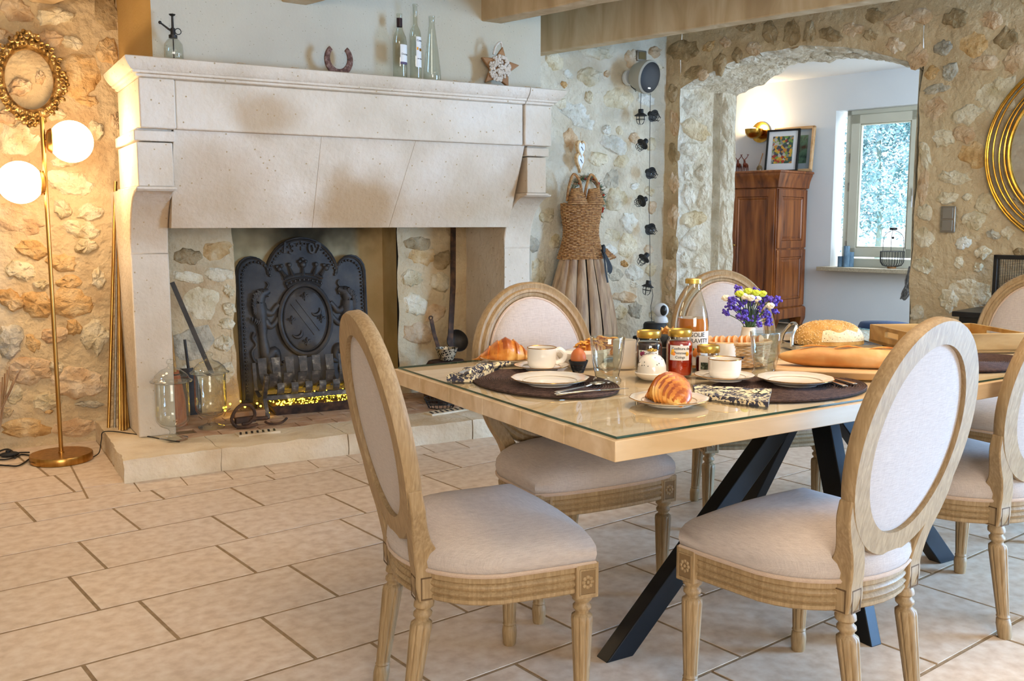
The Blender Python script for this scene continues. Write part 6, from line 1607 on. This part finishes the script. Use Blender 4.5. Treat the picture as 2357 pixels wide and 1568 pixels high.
m = MB(); a, b = npt(1050,872)-c1, npt(1150,848)-c1; d = (b-a).normalized(); n = Vector((-d.y, d.x, 0)); m.tube([a + n*-.03 + Vector((0,0,.018)), (a+b)/2 - n*.028 + Vector((0,0,.022)), b - n*.03 + Vector((0,0,.018))], [.014,.016,.012], 10, flat=.7); m.build('roll', MT['napkin'], e)
e2, c2 = slab('napkin', 'patterned grey and cream napkin folded flat under the second saucer', [npt(1594,896), npt(1600,915), npt(1768,938), npt(1776,906)], .012, 'napkin', 'patterned napkins', MT['napkin'], .002)
m = MB()
for a_, b_ in (((1610,900),(1626,898)),((1640,906),(1660,902)),((1662,908),(1680,906)),((1700,914),(1718,910)),((1736,918),(1744,908)),((1752,920),(1760,910)),((1640,916),(1655,914)),((1690,922),(1706,922)),((1715,926),(1735,927)),((1742,912),(1736,908))):
    p0, p1 = npt(*a_)-c2, npt(*b_)-c2; q = (p0+p1)/2; d = p1-p0; n = Vector((-d.y, d.x, 0)).normalized()*d.length*.22
    m = MB(); m.add([p0+Vector((0,0,.0145)), q+n+Vector((0,0,.0145)), p1+Vector((0,0,.0145)), q-n+Vector((0,0,.0145))], [(0,1,2,3)]); m.build('leaf_print', MT['cream'], e2, smooth=0)
def cutlery(kind, label, p0, p1, z):
    a, b = npt(*p0, z), npt(*p1, z); d = b - a; L_ = d.length
    t = thing(kind, label, 'cutlery', a, math.atan2(d.y, d.x)); m = MB()
    hl = L_*.6
    m.rings([[(x, s*w, h), (x, -s*w, h), (x, -s*w, h+tk), (x, s*w, h+tk)] for x, w, h, tk, s in ((0,.007,.001,.004,1),(.01,.0085,.001,.005,1),(hl*.5,.006,.002,.004,1),(hl,.0035,.003,.003,1))]); m.build('handle', MT['chrome'], t, bevel=.001)
    m = MB()
    if kind == 'spoon':
        m.lathe([(.001,-.006),(.012,-.004),(.018,.001),(.017,.002),(.011,-.002),(.001,-.004)], 24, M=Matrix.Translation((L_*.84,0,.007)) @ Matrix.Diagonal((1.45,1,1,1))); m.tube([(hl*.97,0,.0045),(L_*.72,0,.007)], .003, 8); m.build('spoon_bowl', MT['chrome'], t, smooth=70)
    elif kind == 'knife':
        m.rings([[(x, w, .002), (x, -w*.4, .002), (x, -w*.4, .0035), (x, w, .0035)] for x, w in ((hl*.97,.004),(hl*1.1,.009),(L_*.92,.009),(L_,.002))]); m.build('blade', MT['chrome'], t)
    else:
        m.box((L_*.74,0,.005), (L_*.1,.02,.002)); m.tube([(hl*.97,0,.0045),(L_*.70,0,.005)], .003, 6)
        for k in range(4): m.tube([(L_*.78,-.0085+.0057*k,.005),(L_*.9,-.0085+.0057*k,.008),(L_,-.0085+.0057*k,.006)], .0013, 5)
        m.build('tines', MT['chrome'], t)
cutlery('spoon', 'teaspoon lying in front of the first plate', (1280,913), (1392,891), MZ+.001)
cutlery('knife', 'table knife lying in front of the first plate beside the teaspoon', (1278,917), (1447,902), MZ+.001)
cutlery('fork', 'fork tucked into the rolled napkin at the table end', (1062,880), (1122,851), TT+.022)
cutlery('knife', 'knife with handle to the right of the second plate', (1968,893), (1885,872), MZ+.001)
cutlery('spoon', 'spoon half under the rim of the second plate', (1945,898), (1880,876), MZ+.001)
# wooden serving tray
tp = [on_z(2010, 783, TT), on_z(2352, 812, TT)]
t1, t3 = on_z(2010, 785, TT), on_z(2352, 811, TT); t2 = on_z(2243, 782, TT)
trc = (t1+t3)/2; dA = (t2-t1); dB = (t3-t2)
ty_ = thing('serving_tray', 'wooden serving tray with cut-out handles at the far end of the table', 'tray', (trc.x, trc.y, TT), math.atan2(dA.y, dA.x)); wA, wB = dA.length, .34; hh, th = .066, .012
m = MB(); m.box((0,0,.005), (wA,wB,.010)); m.build('bottom', MT['traywood'], ty_)
for s in (-1, 1):
    m = MB(); m.box((0, s*(wB/2-th/2), hh/2), (wA, th, hh)); m.build('side', MT['traywood'], ty_, bevel=.003)
    m = MB(); x = s*(wA/2-th/2)
    for y0, y1, z0, z1 in ((-wB/2+th,-.05,0,hh),(.05,wB/2-th,0,hh),(-.05,.05,0,hh*.45),(-.05,.05,hh*.78,hh)): m.box((x,(y0+y1)/2,(z0+z1)/2), (th,y1-y0,z1-z0))
    m.build('handle_end', MT['traywood'], ty_)
# ------------------------------------------------------------------ on and along the arch wall
ms, mz = 2.84, 1.62
mir = thing('ring_mirror', 'round mirror framed by overlapping thin gold rings', 'mirror', mat=WA.mat(ms, mz, -.02))
def circ(r, cx=0, cz=0, y=0, n=72): return [Vector((cx + r*math.cos(2*pi*i/n), y, cz + r*math.sin(2*pi*i/n))) for i in range(n)]
m = MB(); m.lathe([(.001,0),(.405,0),(.405,.004),(.001,.004)], 64, M=Matrix.Rotation(pi/2,4,'X')); m.build('glass', MT['mirror'], mir)
for r, cx, cz, y, w in ((.415,0,0,-.012,.010),(.445,.008,.006,-.014,.007),(.475,.01,-.012,-.010,.006),(.51,.012,.008,-.014,.006),(.53,0,0,-.010,.008),(.545,.004,-.004,-.006,.007)):
    m = MB(); m.tube(circ(r, cx, cz, y), w, 8, closed=True); m.build('ring', MT['gold'], mir)
sw = thing('light_switch', 'double grey metal light switch on the stone wall beside the arch', 'light switch', mat=WA.mat(2.105, 1.235, -.025))
m = MB(); m.box((0,0,0), (.088,.014,.158)); m.build('plate', MT['nickel'], sw, bevel=.006)
for z in (-.037, .037):
    m = MB(); m.box((0,-.009,z), (.062,.008,.066)); m.build('rocker', PM('taupe_rocker','#857b6c', scale=3, rough=.4) if z < 0 else bpy.data.materials['taupe_rocker'], sw, bevel=.003)
s0, z0 = WA.px(2205, 716, -.35)
sd = thing('side_cabinet', 'small black cabinet against the stone wall right of the arch', 'cabinet', mat=WA.mat(s0 + .42, 0, -.22))
m = MB(); m.box((0,0,z0/2), (.80,.34,z0-.02)); m.build('body', MT['black'], sd, bevel=.006)
m = MB(); m.box((0,0,z0-.012), (.86,.40,.03)); m.build('top', MT['black'], sd, bevel=.006)
for x in (-.2,.2):
    m = MB(); m.box((x,-.174,z0/2), (.36,.012,z0-.12)); d_ = m.build('door', MT['black'], sd, bevel=.004)
    m = MB(); m.ball((x*.3,-.188,z0*.55), .012, 10, 7); m.build('knob', MT['brass'], d_)
s1, z1 = WA.px(2287, 588, -.25)
sx_ = s1 + .3
ls = thing('mesh_lantern', 'black framed wire-mesh fire screen standing on the black cabinet', 'fire screen', mat=WA.mat(sx_, z0 + .003, -.22))
HS = z1 - z0
m = MB()
for x in (-.29,.29): m.box((x,0,HS/2), (.022,.05,HS))
for z in (.012, HS-.012): m.box((0,0,z), (.6,.05,.024))
m.build('frame', MT['black'], ls, bevel=.003)
m = MB(); m.box((.14,0,HS+.015), (.3,.05,.03)); m.build('crest', MT['black'], ls, bevel=.003)
m = MB()
for i in range(46): m.tube([(-.28+.0122*i,0,.02),(-.28+.0122*i,0,HS-.02)], .0012, 4)
for i in range(34): m.tube([(-.28,0,.02+(HS-.04)*i/33),(.28,0,.02+(HS-.04)*i/33)], .0012, 4)
o = m.build('wire_mesh', MT['blackmat'], ls); o['kind'] = 'stuff'
m = MB(); rr = random.Random(3)
for i in range(9):
    a = i*.7; m.tube(smooth_path([(0,-.01,HS*.4),(.06*math.cos(a),-.012,HS*.42+.03*math.sin(a*2)),(.11*math.cos(a),-.012,HS*.5+.02*math.sin(a)),(.10*math.cos(a),-.012,HS*.6)], 4), .006, 6)
m.tube([(0,-.01,HS*.35),(0,-.01,HS*.95)], .005, 6); m.tube([(.05,-.01,HS*.5),(.05,-.01,HS*.95)], .003, 6); m.build('iron_scroll', MT['black'], ls)

# ------------------------------------------------------------------ far room
AS, AD, AH, AW = -1.215, .72, 1.80, 1.25       # right edge, depth, height, width of the armoire
ar = thing('armoire', 'tall cherry-wood armoire with panelled door in the far room', 'armoire', mat=WA.mat(AS - AW/2, 0, FO - AD/2 - .01))
x0, x1, y0, y1 = -AW/2, AW/2, -AD/2, AD/2
m = MB()
m.box((0,0,(.10+1.62)/2), (AW-.04,AD-.04,1.52)); m.build('carcass', MT['armoire'], ar, bevel=.006)
# plinth with bracket feet
m = MB(); m.rings([[(x0-o,y0-o,z),(x1+o,y0-o,z),(x1+o,y1,z),(x0-o,y1,z)] for o, z in ((.0,.10),(.012,.105),(.012,.20),(.004,.215),(-.02,.23))]); m.build('plinth', MT['armoire'], ar, bevel=.003)
for x, y in ((x0+.07,y0+.05),(x1-.07,y0+.05),(x0+.07,y1-.05),(x1-.07,y1-.05)):
    m = MB(); m.rings([[(x-w,y-w*.7,z),(x+w,y-w*.7,z),(x+w,y+w*.7,z),(x-w,y+w*.7,z)] for w, z in ((.055,0),(.06,.03),(.075,.07),(.08,.105))]); m.build('foot', MT['armoire'], ar, bevel=.004)
m = MB(); m.rings([[(x0-o,y0-o,z),(x1+o,y0-o,z),(x1+o,y1,z),(x0-o,y1,z)] for o, z in ((-.02,1.60),(.0,1.61),(.004,1.64),(.012,1.68),(.03,1.73),(.042,1.755),(.042,1.77),(.058,1.775),(.058,1.795),(.05,1.80))]); m.build('cornice', MT['armoire'], ar, smooth=30)
def panel(parent, M_, w, h, name):
    m = MB(); fw_ = .085
    m.box((-w/2+fw_/2,0,h/2), (fw_,.022,h), M=M_); m.box((w/2-fw_/2,0,h/2), (fw_,.022,h), M=M_); m.box((0,0,fw_/2), (w-2*fw_,.022,fw_), M=M_); m.box((0,0,h-fw_/2), (w-2*fw_,.022,fw_), M=M_)
    d = m.build(name, MT['armoire'], parent, bevel=.004)
    m = MB(); m.rings([[(a*(w/2-fw_-i), y, lerp(fw_+i, h-fw_-i, (b+1)/2)) for a, b in ((-1,-1),(1,-1),(1,1),(-1,1))] for i, y in ((0,.006),(.004,-.004),(.02,-.006),(.03,.004),(.05,-.002))], cap0=False, M=M_); m.build('raised_panel', MT['armoire'], d, smooth=0)
    return d
for cx in (-AW/4+.01, AW/4-.01):
    d = panel(ar, Matrix.Translation((cx, y0+.005, .24)), AW/2-.05, 1.35, 'door')
    m = MB(); m.ball((cx + (-.21 if cx > 0 else .21), y0-.02, .95), .016, 10, 7); m.build('knob', MT['brass'], d)
for z, h in ((.24,.66),(.92,.67)): panel(ar, Matrix.Translation((x1-.012, 0, z)) @ Matrix.Rotation(pi/2, 4, 'Z'), AD-.06, h, 'side_panel')
# things on top of the armoire
def arm_pt(px_, py_, off): s, z = WA.px(px_, py_, off); return s
def far(name, label, cat, s, off, z, tilt=0, rz=0, group=None): return thing(name, label, cat, mat=WA.mat(s, z, off) @ Matrix.Rotation(rz, 4, 'Z') @ Matrix.Rotation(tilt, 4, 'X'), group=group)
m_print = bpy.data.materials.new('abstract_print'); m_print.use_nodes = True
nt = m_print.node_tree; b = nt.nodes['Principled BSDF']; tc = nt.nodes.new('ShaderNodeTexCoord'); v = nt.nodes.new('ShaderNodeTexVoronoi'); v.inputs['Scale'].default_value = 34
nt.links.new(tc.outputs['Object'], v.inputs['Vector']); sx = nt.nodes.new('ShaderNodeSeparateColor'); nt.links.new(v.outputs['Color'], sx.inputs[0]); rp_ = nt.nodes.new('ShaderNodeValToRGB'); rp_.color_ramp.interpolation = 'CONSTANT'
for i, c in enumerate(('#c98a34','#3f5a4c','#d0a23a','#8a8f86','#a83f2e','#4a4a52','#7a9a4a','#b9b6a8')):
    e_ = rp_.color_ramp.elements[0] if i == 0 else rp_.color_ramp.elements.new(i/8)
    e_.color = srgb(c); e_.position = i/8
nt.links.new(sx.outputs[0], rp_.inputs[0]); nt.links.new(rp_.outputs[0], b.inputs['Base Color'])
pf = far('framed_print', 'colourful print in a black frame leaning on top of the armoire', 'picture', arm_pt(1797, 387, FO-.25), FO-.25, AH+.002, -.13, .12)
PW, PH = .40, .50
m = MB()
for x in (-PW/2+.011, PW/2-.011): m.box((x,0,PH/2), (.022,.03,PH))
for z in (.011, PH-.011): m.box((0,0,z), (PW,.03,.022))
m.build('frame', MT['black'], pf, bevel=.002)
m = MB(); m.box((0,.004,PH/2), (PW-.03,.008,PH-.03)); m.build('mount', MT['tint_white'], pf)
m = MB(); m.box((0,-.002,PH*.52), (PW*.62,.004,PH*.64)); m.build('print', m_print, pf)
pf = far('canvas_frame', 'pale wooden frame leaning on the wall behind the black-framed print', 'picture', arm_pt(1820, 388, FO-.13), FO-.12, AH+.002, -.12, .0)
PW, PH = .52, .53
m = MB()
for x in (-PW/2+.016, PW/2-.016): m.box((x,0,PH/2), (.032,.045,PH))
for z in (.016, PH-.016): m.box((0,0,z), (PW,.045,.032))
m.build('frame', MT['board'], pf, bevel=.008)
m = MB(); m.box((0,.012,PH/2), (PW-.05,.006,PH-.05)); m.build('mount', PM('grey_mount', '#9aa6ae', scale=3, rough=.7), pf)
m = MB(); m.box((.02,.008,PH/2), (PW*.6,.003,PH*.62)); m.build('print', PM('green_print', '#24352c', '#5b7a62', '#4a2a1c', scale=9, rough=.6), pf)
for k, (px_, off) in enumerate(((1716, FO-.42), (1701, FO-.42))):
    t = far('deer_figurine', ['carved brown wooden deer with raised antlers on the armoire','carved brown wooden deer half hidden by the arch jamb'][k], 'figurine', arm_pt(px_, 388, off), off, AH, 0, .3, 'wooden deer on the armoire')
    m = MB(); m.tube(smooth_path([(0,.05,.085),(0,.0,.088),(0,-.04,.095),(0,-.055,.12),(0,-.06,.14)], 4), [.02,.024,.027,.028,.027,.026,.026,.026,.025,.022,.018,.015,.013,.012,.012,.013,.014], 8); m.ball((0,-.072,.142), .013, 8, 6, sc=(.8,1.5,.8)); m.build('body', MT['deer'], t)
    for x, y in ((-.016,-.035),(.016,-.035),(-.016,.04),(.016,.04)):
        m = MB(); m.tube([(x,y,.085),(x*1.2,y,.045),(x*1.3,y,0)], [.009,.006,.0045], 7); m.build('leg', MT['deer'], t)
    for s in (-1,1):
        m = MB(); m.tube(smooth_path([(s*.005,-.06,.15),(s*.02,-.06,.165),(s*.035,-.055,.19),(s*.04,-.055,.21)], 4), [.005]*13, 6); m.tube([(s*.037,-.055,.195),(s*.05,-.055,.212)], .003, 5); m.tube([(s*.037,-.055,.195),(s*.028,-.055,.214)], .003, 5); m.build('antler', MT['deer'], t)
t = far('oil_bottle', 'small amber bottle with a wooden stick beside the framed print', 'bottle', arm_pt(1748, 387, FO-.38), FO-.38, AH)
m = MB(); m.lathe([(.001,0),(.032,0),(.034,.005),(.034,.05),(.022,.075),(.010,.085),(.010,.098)], 20); m.build('glass', MT['oilglass'], t)
m = MB(); m.tube([(0,0,.09),(.04,0,.22)], [.005,.007], 7); m.build('stick', MT['starwood'], t)
# brass bowl sconce
s_, z_ = WA.px(1741, 300, FO-.08)
sn = thing('wall_sconce', 'brass bowl wall sconce throwing light up the white wall', 'wall lamp', mat=WA.mat(s_, z_, FO-.01))
m = MB(); m.lathe([(.001,-.105),(.04,-.10),(.08,-.075),(.105,-.03),(.11,.012),(.106,.012),(.10,-.03),(.075,-.07),(.001,-.097)], 36, c=(0,-.125,0)); m.build('bowl', MT['gold'], sn, smooth=60)
m = MB(); m.lathe([(.001,0),(.125,0),(.125,.010),(.001,.012)], 36, M=Matrix.Translation((.02,0,-.02)) @ Matrix.Rotation(pi/2,4,'X')); m.tube([(0,0,0),(0,-.05,-.02)], .015, 8); m.build('back_plate', MT['gold'], sn)
m = MB(); m.ball((0,-.125,.0), .03, 14, 10); m.build('bulb', MT['sconcelight'], sn)
l = bpy.data.lights.new('sconce_bulb', 'POINT'); l.energy = 16; l.color = (1.0, .72, .42); l.shadow_soft_size = .035
q = bpy.data.objects.new('sconce_bulb', l); COL.objects.link(q); q.parent = sn; q.location = (0, -.125, .035)
# window sill things
SILL = .7055
for k, (ds, off, w, h) in enumerate(((-.775, FO+.02, .075, .12), (-.70, FO+.07, .09, .17), (-.705, FO+.00, .065, .24))):
    t = far('candle_holder', ['short ridged blue glass candle holder on the window sill','broad ridged blue glass candle holder on the window sill','tallest ridged blue glass candle holder on the window sill'][k], 'candle holder', ds, off - .04, SILL, 0, 0, 'blue candle holders on the sill')
    m = MB(); m.lathe([(.001,0),(w*.5,0),(w*.52,.004),(w*.52,h),(w*.46,h),(w*.45,.01),(.001,.01)], 40, mod=lambda a,i,z: 1 + .04*math.cos(20*a)); m.build('glass', MT['candle'], t, smooth=30)
    m = MB(); m.lathe([(.001,.01),(w*.4,.01),(w*.4,h*.7),(.001,h*.72)], 24); m.build('wax', MT['tint_white'], t)
t = far('wire_lantern', 'black wire bowl lantern with arched handle on the window sill', 'lantern', -.17, FO-.05, SILL)
m = MB(); R_ = .125
for k in range(26):
    a = 2*pi*k/26; m.tube([(R_*q*math.cos(a), R_*q*math.sin(a), z) for q, z in ((.5,.025),(.8,.035),(.97,.07),(1,.11),(1,.19))], .0028, 5)
for q, z in ((.5,.025),(1,.19)): m.tube([(R_*q*math.cos(2*pi*i/32), R_*q*math.sin(2*pi*i/32), z) for i in range(32)], .003, 5, closed=True)
m.build('cage', MT['blackmat'], t)
m = MB()
for i in range(3): m.tube(smooth_path([(R_*math.cos(2.1*i), R_*math.sin(2.1*i), .19), (.11*math.cos(2.1*i), .11*math.sin(2.1*i), .36), (.0,.0,.43)], 6), .003, 5)
m.lathe([(.04,.425),(.04,.45),(.001,.455)], 14); m.ball((0,0,.34), .014, 8, 6); m.build('handle', MT['blackmat'], t)
m = MB(); m.lathe([(.001,0),(.045,0),(.048,.012),(.05,.025),(.001,.025)], 20); m.build('foot', MT['starwood'], t)
sp_, zp_ = WA.px(2090, 625, FO-.35)
t = far('rope_tassel', 'grey knotted rope tassel hanging beside the arch in the far room', 'ornament', *WA.px(2094, 655, .62)[:1], .62, WA.px(2094, 620, .62)[1])
m = MB(); rr = random.Random(5)
for k in range(10): m.tube(smooth_path([(rr.uniform(-.01,.01),0,.02),(rr.uniform(-.03,.01),rr.uniform(-.02,.02),-.08),(rr.uniform(-.05,.0),rr.uniform(-.02,.02),-.17),(rr.uniform(-.06,-.03),0,-.215+.02*rr.random()),(rr.uniform(-.02,.0),0,-.15)], 4), .0045, 5)
m.build('cords', MT['rope'], t)
q = on_z(2035, 752, .40); pf_ = thing('round_pouf', 'round blue fabric stool showing its top edge above the wooden tray', 'stool', (q.x, q.y, 0))
m = MB(); m.lathe([(.001,.10),(.16,.10),(.19,.13),(.195,.40),(.18,.43),(.001,.445)], 36); m.build('cushion', MT['bluepouf'], pf_, smooth=60)
for k in range(4):
    a = k*pi/2 + .6; m = MB(); m.lathe([(.014,0),(.02,.11)], 10, c=(.12*math.cos(a), .12*math.sin(a), 0)); m.build('leg', MT['black'], pf_)
# ------------------------------------------------------------------ garden beyond the far window
gd = MB(); c = WA.at(-.5, -.35, FO + 8); gd.box((c.x, c.y, -.30), (16, 16, .5), math.radians(-15)); 
o = gd.build('garden_ground', PM('bright_gravel', '#e9e6dc', '#f4f2ea', scale=20, rough=.9)); tag(o, 'pale sunlit gravel outside the far window', 'ground', kind='structure')
gc = Vector((12.75, 10.35, 0))
tr_ = thing('garden_tree', 'feathery blue-green tree outside the far window', 'tree', (gc.x, gc.y, -.05))
m = MB(); m.tube([(0,0,0),(.05,0,1.2),(0,.05,2.6),(.05,0,4.2)], [.05,.04,.03,.02], 9); m.build('trunk', PM('pale_bark', '#7d8f86', '#93a39a', scale=9, rough=.9), tr_)
rg = random.Random(9); m = MB()
cl_ = [(Vector((rg.uniform(-.75,.75), rg.uniform(-.6,.6), rg.uniform(1.2,4.6))), rg.uniform(.16,.34)) for _ in range(46)]
for i in range(17000):
    cc, rr = rg.choice(cl_); c = cc + Vector((rg.gauss(0,1), rg.gauss(0,1), rg.gauss(0,1)*1.2))*rr*.62
    d = Vector((rg.uniform(-1,1), rg.uniform(-1,1), rg.uniform(-.6,1))).normalized(); w = d.cross(Vector((rg.uniform(-1,1), rg.uniform(-1,1), rg.uniform(-1,1)))).normalized()
    l = rg.uniform(.05,.10); m.add([c, c + d*l*.5 + w*.017, c + d*l, c + d*l*.5 - w*.017], [(0,1,2,3)])
o = m.build('crown', PM('cypress_leaf', '#4c7f80', '#8db2bb', '#cfe0ea', scale=5, rough=.8), tr_, smooth=0); o['kind'] = 'stuff'
